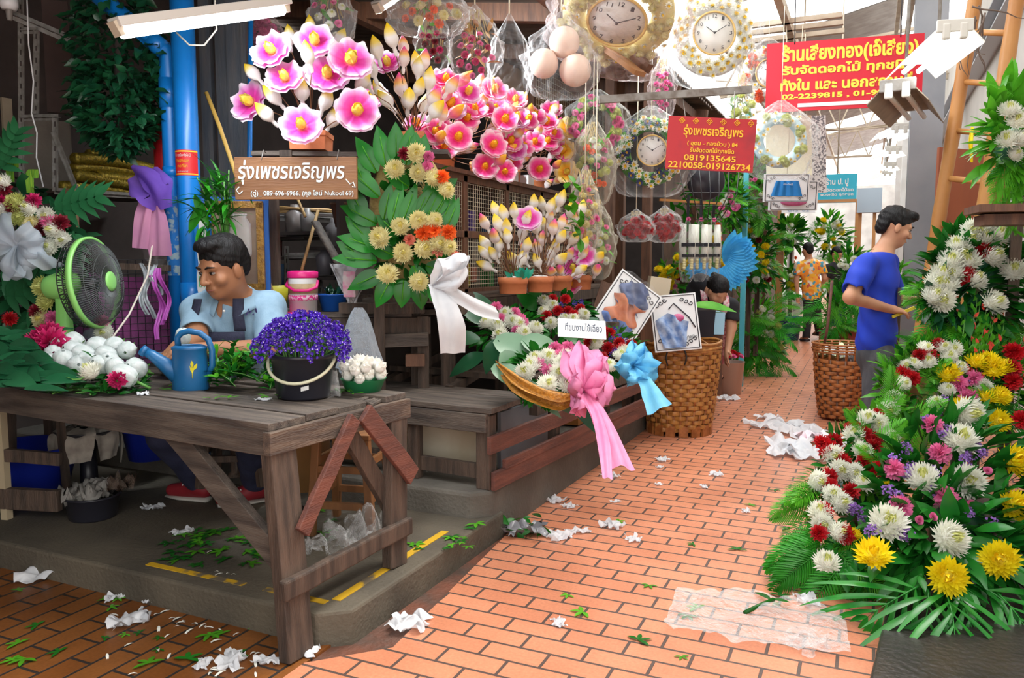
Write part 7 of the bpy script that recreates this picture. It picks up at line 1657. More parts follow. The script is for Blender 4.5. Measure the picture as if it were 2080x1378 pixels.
plaque('white framed plaque with black scroll corners and blue cloth, standing in the golden wicker basket', Wd(1372, 655, 5.75), Euler((R(-14), R(-5), YAW)), .34, .42, pic2)
b = MB(); p = Wd(1245, 640, 5.5); b.box((0, 0, 0), (.30, .02, .42), rot=Euler((R(-20), R(20), YAW)).to_matrix()); tag(b.build('brown_board', M_brwood, None, False, loc=p), 'brown board leaning behind the large film covered plaque', 'board')
b = MB(); b.box((0, 0, .0), (.16, .14, .26)); Kc = thing('goods_counter', 'dark wooden counter behind the plaques and the golden basket', 'counter', (-1.95, 6.55, .24)); MB().box((0, 0, .69), (.85, 1.7, .03)).build('top', M_wood, Kc, False); MB().box((.40, 0, .34), (.03, 1.7, .66)).build('front_panel', M_brwood, Kc, False)
tag(b.build('cream_carton', mat('cream_card', (.68, .58, .42), .7), None, False, loc=Wd(1335, 597, 6.2), rot=(0, R(8), YAW)), 'cream carton among yellow flowers behind the plaques', 'carton')
# ================================================================ signs, hanging goods, clock wreaths
random.seed(91)
struct(MB().box((-3.7, 9.7, 1.8), (2.7, .08, 3.4)).build('wall_partition', M_dark, None, False))
struct(MB().box((-2.75, 19, 1.8), (.1, 18.5, 3.2)).build('wall_stalls', mat('stall_boards', (.16, .09, .06), .8, (.08, .05, .04), 3), None, False))
M_sred = mat('sign_red', (.58, .006, .025), .45, (.52, .006, .022), 3); M_sred2 = mat('worn_sign_red', (.42, .012, .018), .5, (.30, .012, .02), 6, lo=.5, hi=.7); M_syel = mat('sign_yellow', (.90, .66, .06), .5); M_syel2 = mat('sign_orange', (.85, .45, .02), .5)
K = thing('shop_sign', 'large red hanging sign with yellow lettering, phone numbers and a white arrow', 'sign', Wd(1712, 150, 6.6), Euler((0, 0, R(9))));
MB().box((0, .012, 0), (1.19, .02, .56)).build('board', M_sred, K, False)
for t, w, h, x, z in (('ร้านเสียงทอง(เจ๊เสียง)', 1.03, .17, .04, .175), ('รับจัดดอกไม้ ทุกชนิด', 1.0, .105, .03, .045), ('ทั้งใน และ นอกสถานที่', 1.0, .10, .02, -.065), ('02-2239815 , 01-9055', .88, .05, -.03, -.165)): text_at(K, t, w, h, x, z, -.0005, M_syel, bold=.0035)
b = MB(); b.box((-.06, .0, -.235), (.56, .004, .03)); b.add([(.22, .001, -.20), (.22, .001, -.27), (.30, .001, -.235), (.22, -.002, -.20), (.22, -.002, -.27), (.30, -.002, -.235)], [(0, 1, 2), (5, 4, 3), (0, 3, 4, 1), (1, 4, 5, 2), (2, 5, 3, 0)]); b.build('arrow', M_white, K, False)
b = MB()
for x in (-.38, .42): b.tube([(x, .0, .26), (x, .02, .62), (x - .03, .0, 1.7)], .004, 5)
b.build('hanging_wire', M_blk, K)
K = thing('shop_sign', 'smaller worn dark red sign with orange lettering hanging before the round black dial', 'sign', Wd(1444, 293, 5.6), Euler((0, R(3.2), YAW + R(-3))))
MB().box((0, .008, 0), (.575, .012, .345)).build('board', M_sred2, K, False)
for t, w, h, x, z in (('รุ่งเพชรเจริญพร', .39, .088, .01, .078), ('( อุดม - ทองม้วน ) 84', .33, .04, .01, .0), ('รับจัดดอกไม้ทุกชนิด', .29, .042, .01, -.045), ('0819135645', .34, .038, .0, -.092), ('2210058-019126734', .54, .042, .0, -.142)): text_at(K, t, w, h, x, z, -.0005, M_syel2, bold=.0015)
b = MB()
for k in range(6):
 for s in (.019, .008): b.tube([(-.20 + .09 * k + s * math.cos(i * PI / 2), .0, .145 + s * math.sin(i * PI / 2)) for i in range(5)], .0022, 4)
b.build('diamond_ornament', M_syel2, K, False)
b = MB(); b.tube([(-.18, .005, .17), (-.19, .16, .36)], .003, 5); b.tube([(.14, .005, .17), (.16, .16, .38)], .003, 5); b.build('hanging_wire', M_steel, K); K.scale = (1.055,) * 3
# steel bars, posts and screens the goods hang on
MB().bar(Wd(1215, 203, 5.5), Wd(1525, 182, 5.9), .04, .05).build('steel_rail', M_steel, None, False); tag(bpy.data.objects['steel_rail'], 'grey slotted steel rail above the clock wreaths', 'rail')
for i, (x, y0, y1, d_) in enumerate(((1317, 110, 620, 7.2), (1240, 130, 330, 7.2), (1262, 120, 420, 7.4))): struct(MB().box((Wd(x, 300, d_).x, Wd(x, 300, d_).y, 1.6), (.08, .08, 3.1)).build('pillar_stall_post', M_brwood, None, False))
MB().bar(Wd(1175, 55, 5.4), Wd(1300, 150, 5.0), .10, .03, 0).build('plank_brace', mat('orange_plank', (.40, .19, .07), .6, (.3, .13, .05), 5), None, False); tag(bpy.data.objects['plank_brace'], 'orange-brown slanting plank beside the bagged foam balls', 'plank')
MB().bar(Wd(1190, 20, 5.5), Wd(1318, 140, 5.1), .05, .06, 0).build('plank_brace', M_brwood, None, False); tag(bpy.data.objects['plank_brace.001'], 'dark brown slanting timber above the orange-brown plank', 'plank')
K = thing('wire_screen', 'cream wire mesh screen behind the hanging bags, a warm lit board beyond', 'screen', WX(1085, 235, -2.9), R(90)); b = MB(); mesh_panel(b, 3.2, 1.0, .055, .002); b.build('wire_grid', M_gwire, K); MB().box((1.6, .5, .5), (3.2, .02, 1.0)).build('back_board', mat('ochre_board', (.42, .24, .10), .7, (.25, .14, .07), 3), K, False)
for x in (0, 1.07, 2.13, 3.2): MB().box((x, .02, -.2), (.05, .05, 2.5)).build('frame_post', M_brwood, K, False)
# clock wreaths and bagged goods
M_face = mat('clock_face', (.78, .77, .74), .4)
def bagfilm(par, w, h, dp, m, seed, top=.12, nm='film_bag', amp=.06):
 random.seed(seed); s0 = rnd(0, 6); b = MB()
 def fn(u, v):
  z = h * (.5 - u); e = min(1, top + 1.4 * math.sqrt(max(0, u * (1 - u) * 1.05)) if u < .5 else .45 + 1.1 * math.sqrt(max(0, u * (1 - u)))); a = 2 * PI * v
  e *= min(1, .18 + 2.6 * u); r = e * (1 + amp * math.sin(5 * a + s0 + 9 * u) + amp * .9 * math.sin(9 * a - 16 * u + s0) + amp * .7 * math.sin(17 * a + 25 * u))
  return (w * .5 * r * math.cos(a), dp * .5 * r * math.sin(a), z)
 b.surf(fn, 26, 64, 0, cv=True); return b.build(nm, m, par)
def clock_wreath(label, px, py, d, Rr, kinds, m=None, flip=0, tilt=0, n=46, leaf=M_lgreen, clock=True, fm=None, rot=None, fs=1.0, cs=.5, film=True, bag=1.2, hm=(10, 10)):
 K = thing('clock_wreath' if clock else 'bagged_wreath', label, 'clock wreath' if clock else 'wreath', Wd(px, py, d), rot or Euler((R(tilt), 0, YAW + R(flip))))
 b = MB(); b.tube([(Rr * .76 * math.cos(2 * PI * i / 40), .02, Rr * .76 * math.sin(2 * PI * i / 40)) for i in range(41)], Rr * .20, 10, 0, False); b.build('ring', leaf, K)
 for i in range(n):
  a = 2.39996 * i; r = Rr * (.60 + .38 * ((i * 7) % 11) / 11); k = kinds[i % len(kinds)]; flower(K, k, (r * math.cos(a), -Rr * .17 + abs(r - .78 * Rr) * .35, r * math.sin(a)), vv(.5 * math.cos(a), -1, .5 * math.sin(a)) + rdir() * .2, fs * rnd(.85, 1.1))
 if clock:
  q = Rr * cs; f_ = MB(); f_.lathe([(0, .0), (q, 0), (q, -.012), (0, -.012)], 40, M=Matrix.Rotation(R(-90), 4, 'X'));
  fo = f_.build('clock_face', M_face, K, loc=(0, -.05, 0)); fo.rotation_euler = (R(180), 0, 0)
  r_ = MB(); r_.tube([(q * math.cos(2 * PI * i / 48), -.055, q * math.sin(2 * PI * i / 48)) for i in range(49)], q * .05, 8, 0, False); r_.build('clock_rim', MATS.get('gold_rim') or mat('gold_rim', (.65, .42, .12), .4), K)
  for h in range(1, 13): a = R(90 - 30 * h); text_at(K, str(h), q * (.12 if h < 10 else .2), q * .17, q * .78 * math.cos(a), q * .78 * math.sin(a), -.066, M_ink, 'clock_numeral')
  hd = MB()
  for an, L in ((R(90 - 305), .5), (R(90 - 58), .68)): hd.bar((0, -.066, 0), (q * L * math.cos(an), -.066, q * L * math.sin(an)), q * .03, .003, 0, (0, 1, 0))
  hd.lathe([(0, -.07), (q * .05, -.07), (q * .05, -.06)], 10, M=Matrix.Rotation(R(90), 4, 'X') @ Matrix.Translation((0, 0, .135))); hd.build('clock_hands', M_ink, K, False)
 MB().tube([(0, 0, Rr * .9), (0, 0, max(Rr + .3, (3.36 if px > 1400 else 3.0) - K.location.z))], .003, 5).build('hanging_string', M_gwire, K)
 if film: bagfilm(K, Rr * 2 * bag, Rr * 2 * bag * 1.05, Rr * .9, fm or M_film, int(px), .5)
 return K
nv = ['daisy_white', 'daisy_white', 'daisy_navy', 'daisy_white', 'daisy_navy', 'daisy_white']
clock_wreath('clock wreath of white and navy daisies in clear film behind the smaller red sign', 1322, 308, 6.1, .27, nv, n=60, cs=.42, fs=1.05)
clock_wreath('big white clock wreath in clear film at the top, left of the large red sign', 1447, 72, 5.9, .30, ['daisy_white'], n=80, leaf=M_white, cs=.5, fs=1.1)
clock_wreath('clock wreath of orange and white flowers half behind the large red sign', 1560, 152, 6.9, .24, ['daisy_white', 'carn_orange', 'daisy_white'], n=44, leaf=M_white, fs=.85, cs=.5)
clock_wreath('oval wreath of pink roses in clear film above the yellowed bouquets', 1213, 250, 5.9, .20, ['rose_pink', 'rose_pink', 'mum_lemon'], n=40, clock=False, fs=.75, bag=1.15)
clock_wreath('flat hung clock wreath of cream flowers in crinkled pinkish film at the top edge', 1255, 32, 5.0, .36, ['mum_cream', 'mum_cream', 'daisy_white'], n=56, leaf=mat('straw_yellow', (.6, .5, .22), .8), fm=M_filmp, rot=Euler((R(58), R(12), YAW)), fs=.75)
clock_wreath('wreath of pale blue and white flowers in cloudy film below the large red sign', 1585, 285, 6.5, .23, ['daisy_white', 'daisy_white', 'mum_lemon'], n=34, leaf=mat('pale_blue_tulle', (.40, .62, .74), .7, (.6, .75, .8), 9), clock=False, fs=.8, fm=M_filmd, bag=1.3)
def bag(label, px, py, d, w, h, dp, fm, content, cat='bagged flowers', name='film_bag_posy', seed=1):
 K = thing(name, label, cat, Wd(px, py, d), YAW); random.seed(seed); content(K, w, h); bagfilm(K, w, h, dp, fm, seed);
 MB().tube([(0, 0, h * .49), (.0, 0, max(h * .49 + .2, 3.0 - K.location.z))], .004, 5).build('hanging_string', M_gwire, K); return K
def posy(kinds, n, sc, green=M_lgreen, ng=40, zo=0):
 def f(K, w, h):
  for i in range(n): a = 2.4 * i; r = math.sqrt((i + .5) / n); flower(K, kinds[i % len(kinds)], (w * .34 * r * math.cos(a), -.04 - .03 * (1 - r), h * (.30 * r * math.sin(a) - .08 + zo)), vv(math.cos(a) * .5, -1, .4 + .4 * math.sin(a)), sc * rnd(.85, 1.15))
  if ng: foliage(K, ng, lambda: (vv(rnd(-.3, .3) * w, rnd(-.02, .05), rnd(-.32, .25) * h), vv(rnd(-1, 1), -.3, rnd(-1, 1))), green, (.05, .09), .35)
  b = MB()
  for i in range(14): b.tube([(rnd(-.04, .04), 0, h * .42), (rnd(-.3, .3) * w, .02, rnd(-.2, .1) * h)], .003, 4)
  b.build('stems', MATS.get('straw') or M_stick, K)
 return f
def balls(K, w, h):
 for x, z, r in ((.018, .075, .093), (-.105, -.05, .088), (.085, -.09, .097)):
  b = MB(); b.ball((0, 0, 0), r, 26, 16); b.build('foam_ball', mat('cream_foam', (.80, .60, .50), .8, (.76, .56, .46), 30), K, loc=(x, 0, z))
bag('three cream foam balls in a clear plastic bag hanging below the beams', 1140, 112, 4.9, .46, .52, .24, M_film, balls, 'bag of balls', 'foam_ball_bag', 3)
bag('hanging dried posy with deep pink heads in a film cone', 965, 85, 4.4, .30, .40, .2, M_film, posy(['carn_magenta', 'rose_pink'], 16, .5, M_bamboo, 40, -.1), seed=4)
bag('clear film bag of orange flowers at the top by the lit tube lamp', 872, 18, 4.3, .44, .28, .22, M_filmd, posy(['carn_orange', 'mum_cream'], 14, .55, ng=12), seed=5)
bag('film cone of deep red dried flowers hanging under the orange flower bag', 880, 80, 4.45, .20, .36, .14, M_film, posy(['carn_dred', 'carn_magenta'], 12, .45, ng=8), seed=6)
bag('pale posy in film, cut off by the top edge above the pink lotus pot', 672, 22, 4.1, .24, .42, .16, M_filmd, posy(['mum_white', 'rose_pink'], 12, .5, ng=14), seed=7)
bag('dim pink flower ball in film behind the pink lotus blooms beside the steel pillar', 535, 62, 4.9, .26, .24, .2, M_filmp, posy(['carn_pink'], 14, .7, ng=0), seed=8)
bag('empty clear film sleeve hanging between the dried posy and the foam balls', 1035, 120, 4.7, .26, .52, .12, M_film, lambda K, w, h: None, 'film sleeve', 'film_sleeve', 9)
bag('yellowed film bouquet of pink and yellow flowers, highest of the three over the white buds', 1205, 325, 5.6, .32, .62, .2, M_filmy, posy(['rose_pink', 'mum_lemon', 'carn_orange', 'mum_white'], 22, .6), seed=10)
bag('yellowed film bouquet hanging lowest, just above the leaning plaque', 1210, 480, 5.5, .28, .60, .18, M_filmy, posy(['mum_white', 'rose_pink', 'mum_lemon'], 20, .6), seed=11)
bag('brownish film cone bouquet squeezed against the white buds', 1188, 420, 5.3, .22, .58, .16, M_filmy, posy(['mum_cream', 'rose_pink'], 14, .55, M_bamboo), seed=12)
bag('clear bag of red roses and padded hearts, nearer the yellowed bouquets', 1292, 458, 6.2, .30, .26, .2, M_filmd, posy(['rose_red', 'carn_red'], 14, .8, ng=6), seed=13)
bag('clear bag of red roses beyond its twin, below the smaller red sign', 1350, 455, 6.4, .32, .30, .2, M_filmd, posy(['rose_red', 'carn_red'], 16, .85, ng=0), seed=14)
bag('film bag of pale pink flowers hanging on the dark post above the navy clock wreath', 1345, 175, 6.3, .22, .50, .14, M_filmp, posy(['rose_pink', 'carn_pink'], 16, .6, ng=0), seed=15)
bag('film cone of green and white flowers between the white clock wreath and the orange one', 1505, 215, 6.6, .26, .60, .18, M_filmy, posy(['mum_lemon', 'daisy_white'], 14, .8), seed=16)
for i, x in enumerate((1396, 1422, 1448)):
 K = thing('garland_bag', ['white flower garland in a clear sleeve, nearest the red rose bags', 'white flower garland in a clear sleeve, middle of three', 'white flower garland in a clear sleeve, beside the blue netting'][i], 'garland', Wd(x, 505, 6.6 + .1 * i), YAW, 'garlands in clear sleeves')
 b = MB()
 for s in (-1, 1): b.tube([(s * .035, 0, .20), (s * .04, 0, .02), (s * .03, 0, -.12)], [.025, .032, .025], 10)
 b.build('white_strand', M_white_f, K); b = MB(); b.box((0, -.03, .03), (.11, .02, .03)); b.box((0, -.03, -.06), (.10, .02, .025)); b.build('black_band', M_blkc, K, False); flower(K, 'rose_pink', (0, -.02, .24), (0, -1, .3), .5)
 b = MB()
 for k in range(8): b.ball((-.03 + .06 * (k % 2), -.03, -.10 - .02 * (k // 2)), .016, 8, 6)
 b.build('cream_beads', M_cream_f, K); bagfilm(K, .14, .56, .1, M_film, 40 + i)
 MB().bar((0, 0, .26), (0, 0, .44), .02, .01).build('strap', M_blkc, K, False)
MB().bar(Wd(1340, 406, 6.6), Wd(1465, 414, 6.8), .02, .02).build('cane_rod', mat('orange_cane', (.5, .22, .06), .5), None, False); tag(bpy.data.objects['cane_rod'], 'orange cane rod from which the white garlands hang', 'rod')
K = thing('black_dial', 'round black dial with a wire basket frame under the smaller red sign', 'stand', Wd(1434, 368, 6.2), YAW); MB().lathe([(0, -.02), (.14, -.02), (.148, 0), (.14, .02), (0, .02)], 36, M=Matrix.Rotation(R(90), 4, 'X')).build('dial', M_blk, K)
b = MB()
for k in range(7): x = -.2 + .066 * k; b.tube([(x * 1.15, -.1, .08), (x, -.16, -.12), (x * .5, -.08, -.30)], .004, 5)
for z, w in ((.08, .23), (-.10, .2), (-.2, .16), (-.30, .1)): b.tube([(w * math.cos(a), -.12 + .12 * math.sin(a) * 0, z) for a in [PI * i / 12 for i in range(13)]], .004, 5)
b.build('wire_basket', M_bwire, K)
K = thing('blue_netting', 'bright blue pleated netting flower holder behind the white garlands', 'netting', Wd(1462, 545, 7.3), YAW); b = MB(); M_bn = mat('cyan_net', (.02, .35, .75), .6, (.08, .5, .85), 12, tl=.3)
for k in range(26): a = R(200 + 190 * k / 25); b.leaf((.10 * math.cos(a) - .02, 0, .10 * math.sin(a) + .1), (math.cos(a), -.3, math.sin(a)), (0, -1, 0), .24, .12, .2, .4, 0, 4)
for k in range(8): a = R(-10 + 12 * k); b.leaf((.04, .02, .05), (math.cos(a), -.2, math.sin(a)), (0, -1, 0), .32, .14, .2, .4, 0, 4)
b.build('pleats', M_bn, K)
# plaques and boards hanging under the pale blue wreath
for i, (x, y, d_, w, h, lb_) in enumerate(((1598, 382, 7.0, .40, .24, 'framed plaque with scroll corners and blue cloth bow, hanging under the pale blue wreath'), (1612, 398, 7.2, .44, .26, 'second framed plaque just behind the one with the blue cloth bow'))):
 def pc(K, w, h):
  if i == 0:
   b = MB(); b.surf(lambda u, v: ((u - .5) * (.20 + .08 * v), -.012 - .01 * math.sin(24 * u), .06 - .13 * v), 16, 5); b.build('blue_cloth', mat('bow_blue', (.01, .20, .55), .6), K); text_at(K, 'ประดิษฐ์', .08, .018, 0, .03, -.03, M_white)
  else: b = MB(); b.ball((0, -.01, -.06), (.12, .012, .03), 12, 6); b.build('pink_cloth', M_pink_f, K)
 Kp = plaque(lb_, Wd(x, y, d_), Euler((R(4), 0, YAW)), w, h, pc); MB().tube([(0, .01, h * .5), (0, .02, 3.4 - Kp.location.z)], .003, 5).build('hanging_string', M_gwire, Kp)
for o in (tag(MB().box((0, 0, 0), (.40, .02, .52)).build('hanging_board', mat('cream_panel', (.78, .74, .55), .7), None, False, loc=Wd(1602, 298, 7.1), rot=(0, R(-3), YAW)), 'cream panel hanging behind the pale blue wreath', 'panel'), tag(MB().box((0, 0, 0), (.34, .02, .7)).build('scroll_border_panel', mat('white_scroll_panel', (.8, .8, .8), .6, (.2, .2, .22), 60, lo=.5, hi=.55), None, False, loc=Wd(1640, 315, 7.4), rot=(0, R(-3), YAW)), 'white panel with dark ornament behind the cream panel', 'panel')): MB().tube([(0, .0, .2), (0, 0, 3.4 - o.location.z)], .003, 5).build('hanging_string', M_gwire, o)
# ================================================================ right side: flower mounds, ladder, lamps, wall
random.seed(101)
WM = 1.0
# ladder
K = thing('bamboo_ladder', 'tall bamboo ladder leaning on the white wall behind the man in blue', 'ladder', (0, 0, 0)); M_lad = mat('orange_bamboo', (.52, .25, .075), .45, (.42, .18, .05), 3, .2, 20)
l0, l1 = Wd(1862, 720, 5.9), Wd(1990, -60, 5.6); r0_, r1 = Wd(1950, 720, 5.55), Wd(2075, -60, 5.3); l0 = l1.lerp(l0, (l1.z - .02) / (l1.z - l0.z)); r0_ = r1.lerp(r0_, (r1.z - .02) / (r1.z - r0_.z))
for a, c in ((l0, l1), (r0_, r1)):
 b = MB(); b.tube([a.lerp(c, i / 24) for i in range(25)], [.045 * (1.10 if i % 4 == 0 else 1) for i in range(25)], 14); b.build('rail', M_lad, K)
for k in range(10): t = .08 + .1 * k; b = MB(); b.tube([l0.lerp(l1, t), r0_.lerp(r1, t)], .021, 10); b.build('rung', M_lad, K)
tag(MB().box((0, 0, 0), (.62, .03, 1.75)).build('plywood_board', mat('red_plywood', (.32, .085, .03), .6, (.24, .06, .025), 3, stretch=(2, 2, .3)), None, False, loc=Wd(1975, 420, 6.3) + vv(0, 0, -.42), rot=(R(-6), R(4), R(30))), 'red-brown plywood board behind the ladder', 'board')
b = MB(); ribbon(b, [Wd(1975, 258, 5.5), Wd(1972, 290, 5.45), Wd(1974, 330, 5.5)], [RT] * 3, [.02, .04, .02], 0, .2); tag(b.build('yellow_tie', M_yellow_f, None), 'yellow ribbon tied to a ladder rung', 'ribbon')
b = MB()
for k in range(9):
 p = Wd(1985 + rnd(-20, 20), rnd(0, 60), 5.3); d = vv(rnd(-.5, .5), rnd(-.3, .3), -.6); q = [p]
 for _ in range(5): d = (d + rdir() * .5).normalized(); q.append(q[-1] + d * .07)
 b.tube(q, [.007, .006, .005, .004, .003, .002], 5)
tag(b.build('dry_twigs', mat('twig', (.12, .08, .06), .8), None), 'bare dry twigs caught in the top of the ladder', 'twigs')
# lamps under reflectors
def reflector(label, loc, rz, lit, s=1.0, tilt=0):
 K = thing('reflector_lamp', label, 'lamp', loc, Euler((R(tilt), 0, rz)), 'twin tube lamps along the wall', s)
 m = mat('lamp_enamel', (.82, .82, .76), .4) if lit else mat('old_lamp_enamel', (.30, .22, .14), .6, (.2, .15, .1), 8)
 b = MB(); sec = [(-.16, -.10), (-.07, .0), (.07, .0), (.16, -.10)]
 for k in range(3):
  (x0, z0), (x1, z1) = sec[k], sec[k + 1]; b.add([(x0, -.3, z0), (x1, -.3, z1), (x1, .6, z1), (x0, .6, z0), (x0, -.3, z0 + .008), (x1, -.3, z1 + .008), (x1, .6, z1 + .008), (x0, .6, z0 + .008)], [(0, 1, 2, 3), (7, 6, 5, 4), (0, 4, 5, 1), (2, 6, 7, 3), (0, 3, 7, 4), (1, 5, 6, 2)])
 b.build('reflector', m, K, False); MB().box((0, -.3, .0), (.19, .03, .07)).build('end_plate', M_fix if lit else M_steel, K, False, bevel=.006)
 for x in (-.045, .045):
  b = MB(); b.tube([(x, -.29, -.05), (x, .58, -.05)], .016, 10); b.build('glass_tube', M_tube if lit else mat('unlit_tube', (.6, .52, .42), .3), K)
  b = MB(); b.box((x, -.305, -.03), (.045, .03, .09)); b.build('tube_holder', M_fix, K, False, bevel=.01)
 MB().tube([(0, 0, 0), (0, 0, (3.92 - loc.z) / s)], .010, 6).build('hanger', M_steel, K)
reflector('large lit twin tube lamp hanging high before the grey pillar', Wd(1906, 82, 4.65), R(12), True, .95, 0)
reflector('unlit rusty twin tube lamp overlapping the corner of the large red sign', Wd(1838, 192, 5.35), R(-9), False, 1.1, 0)
for i, (x, y, d_) in enumerate(((1818, 262, 9.0), (1806, 305, 11), (1800, 335, 13), (1796, 352, 15.5))): reflector(['lit twin tube lamp beyond the grey pillar, nearest of the far row', 'second lit twin tube lamp of the far row', 'third lit twin tube lamp of the far row', 'farthest lit twin tube lamp of the row'][i], Wd(x, y, d_), R(10), True, 1.0, 4)
K = thing('meter_box', 'blue-grey metal box on two thin posts above the passage', 'box', Wd(1766, 408, 12.0)); MB().box((0, 0, 0), (.34, .2, .36)).build('housing', mat('blue_grey_box', (.30, .36, .42), .5), K, False)
for x in (-.12, .08): MB().bar((x, .05, -.18), (x, .05, -K.location.z), .05, .05).build('post', M_lad, K, False)
# shelf on the wall
K = thing('plank_shelf', 'short brown plank shelf at the picture edge above the upper white flower mound', 'shelf', Wd(2085, 425, 3.75), YAW + R(-18)); MB().box((0, 0, 0), (.46, .3, .035)).build('plank', M_brwood, K, False); MB().box((0, .02, -.05), (.38, .2, .05)).build('cleat', M_brwood, K, False)
MB().bar((.12, .05, -.06), (.12, .05, -1.56), .05, .05).build('post', M_brwood, K, False)
# mounds
def mound(label, base, dfun, items, fol, fronds, name='flower_mound', m=M_green, extra=None, cat='flower arrangement', sd=1):
 random.seed(sd); K = thing(name, label, cat, base); Ko = K.location
 q = lambda px, py, dd=0: Wd(px, py, dfun(px, py) + dd) - Ko
 for (x0, x1, y0, y1, n, mm, L, w) in fol:
  def ff():
   a = rnd(0, 6.28); r = math.sqrt(rnd(0, 1)); return q((x0 + x1) / 2 + (x1 - x0) / 2 * r * math.cos(a), (y0 + y1) / 2 + (y1 - y0) / 2 * r * math.sin(a), rnd(.0, .12)), RT * math.cos(a) * .8 - vv(0, 0, math.sin(a) * .8) - FH * rnd(.2, .9) + vv(0, 0, .3) + rdir() * .5
  foliage(K, n, ff, mm, L, w)
 for x, y, k, s in items: flower(K, k, q(x, y, -.05), -FH * .8 + vv(0, 0, .5) - RT * .15 + rdir() * .45, s * rnd(.93, 1.07))
 for px, py, dx, dz, df, sc, kd in fronds: frond(K, q(px, py, .03), RT * dx + vv(0, 0, dz) - FH * df, -FH * .7 + vv(0, 0, .7), sc, kd)
 if extra: extra(K, q)
 return K
A = lambda L, k, s: [(1560 + x * .405, 820 + y * .405, k, s) for x, y in L]
B_ = lambda L, k, s: [(1600 + x * .348, 400 + y * .348, k, s) for x, y in L]
def grn(x0, x1, y0, y1, n, kd, sc, rng=random.Random(5), dx=None, dz=(-.8, .3)): return [(rng.uniform(x0, x1), rng.uniform(y0, y1), rng.uniform(*(dx or (-1, .4))), rng.uniform(*dz), rng.uniform(.1, .7), rng.uniform(.75, 1.1) * sc, kd) for _ in range(n)]
def stand(pts):
 def f(K, q):
  for px, py in pts: p = q(px, py, .25); MB().bar((p.x, p.y, -K.location.z + .0), p, .05, .05).build('stand_post', M_wood, K, False)
  b = MB(); p = q(*pts[0], .22); b.ball((p.x, p.y, p.z), (.13, .12, .12), 14, 9); b.build('moss_base', M_dkgreen, K)
 return f
d1 = lambda x, y: 3.45 - (y - 850) * .0021 + (x - 1850) * .0002
mound('front corner mound of large white, yellow and pink flowers over drooping palm leaves', (.28, 3.0, 0), d1,
 A([(965, 185), (1000, 390), (770, 380), (600, 600), (910, 680), (1000, 50)], 'mum_white', 1.5) + A([(530, 760), (905, 870), (1165, 785), (1230, 290), (1240, 520)], 'mum_yellow', 1.3) + A([(860, 250), (890, 475), (665, 515), (630, 330), (820, 105)], 'carn_pink', 1.15) + A([(825, 570), (1100, 340), (1015, 505), (755, 585)], 'rose_pink', .5)
 + A([(690, 225), (640, 280), (690, 340), (720, 320), (1010, 270), (1080, 240), (1060, 215), (840, 345), (830, 440), (655, 640), (700, 660), (610, 440), (640, 460), (1005, 540), (1125, 600), (890, 130), (525, 640), (870, 150), (990, 290), (800, 90)], 'statice_lavender', .95),
 [(1770, 2080, 850, 1190, 420, M_green, (.09, .17), .3), (1800, 2080, 1000, 1200, 130, M_bpalm, (.12, .20), .36)],
 [(1870, 1190, -.9, -.1, .5, .8, BROAD), (1885, 1200, -.45, -.3, 1, .85, BROAD), (1940, 1200, .0, -.3, 1, .9, BROAD), (1990, 1190, .6, -.2, .8, .9, BROAD), (2020, 1200, .3, -.35, 1, .85, BROAD), (2060, 1200, .5, -.3, .7, .8, BROAD), (1915, 1195, -.2, -.1, 1, .9, BROAD), (2060, 960, .4, .1, .8, .5, BROAD), (2060, 1090, .7, .0, .8, .5, BROAD)], extra=stand([(1950, 1080), (2060, 1090)]), sd=2)
rg = random.Random(7)
d2 = lambda x, y: 3.75 - (y - 850) * .0025
mound('long low mound of small white and red carnations edged with feather palms along the walkway', (.0, 3.5, 0), d2,
 A([(500, 80), (590, 40), (430, 155), (470, 240), (325, 265), (360, 335), (430, 350), (480, 400), (365, 500), (320, 460), (270, 610), (355, 650), (295, 800), (250, 390), (260, 545), (560, 100), (610, 180)], 'mum_white', 1.0) + A([(550, 55), (425, 125), (540, 180), (485, 155), (370, 290), (485, 290), (300, 210), (265, 195), (545, 330), (310, 415), (415, 440), (255, 650), (275, 540), (305, 365), (330, 190), (385, 660), (525, 215), (295, 245)], 'carn_red', .95) + A([(430, 530), (475, 580), (400, 510), (460, 545)], 'statice_lavender', .9) + A([(590, 420), (430, 660)], 'mum_yellow', .6),
 [(1650, 1840, 850, 1170, 420, M_green, (.06, .12), .35), (1700, 1850, 830, 1000, 130, M_lgreen, (.06, .13), .25)],
 grn(1650, 1790, 1080, 1160, 26, FROND, .58, rg, (-1, .5), (-.9, .05)) + grn(1640, 1700, 960, 1100, 10, FROND, .5, rg, (-1, -.2), (-.6, .2)) + [(1690, 1000, -1, .1, .3, .45, FROND), (1680, 1050, -1, -.1, .3, .5, FROND), (1675, 1085, -1, -.3, .3, .55, FROND), (1740, 1150, .3, -1, .4, .6, FROND), (1790, 1170, .2, -1, .5, .6, FROND)] + grn(1740, 1860, 850, 1000, 9, [FROND[2]], .5, rg, (-.6, .8), (.2, 1)), extra=stand([(1740, 1010)]), sd=3)
d3 = lambda x, y: 4.25 - (y - 500) * .0012
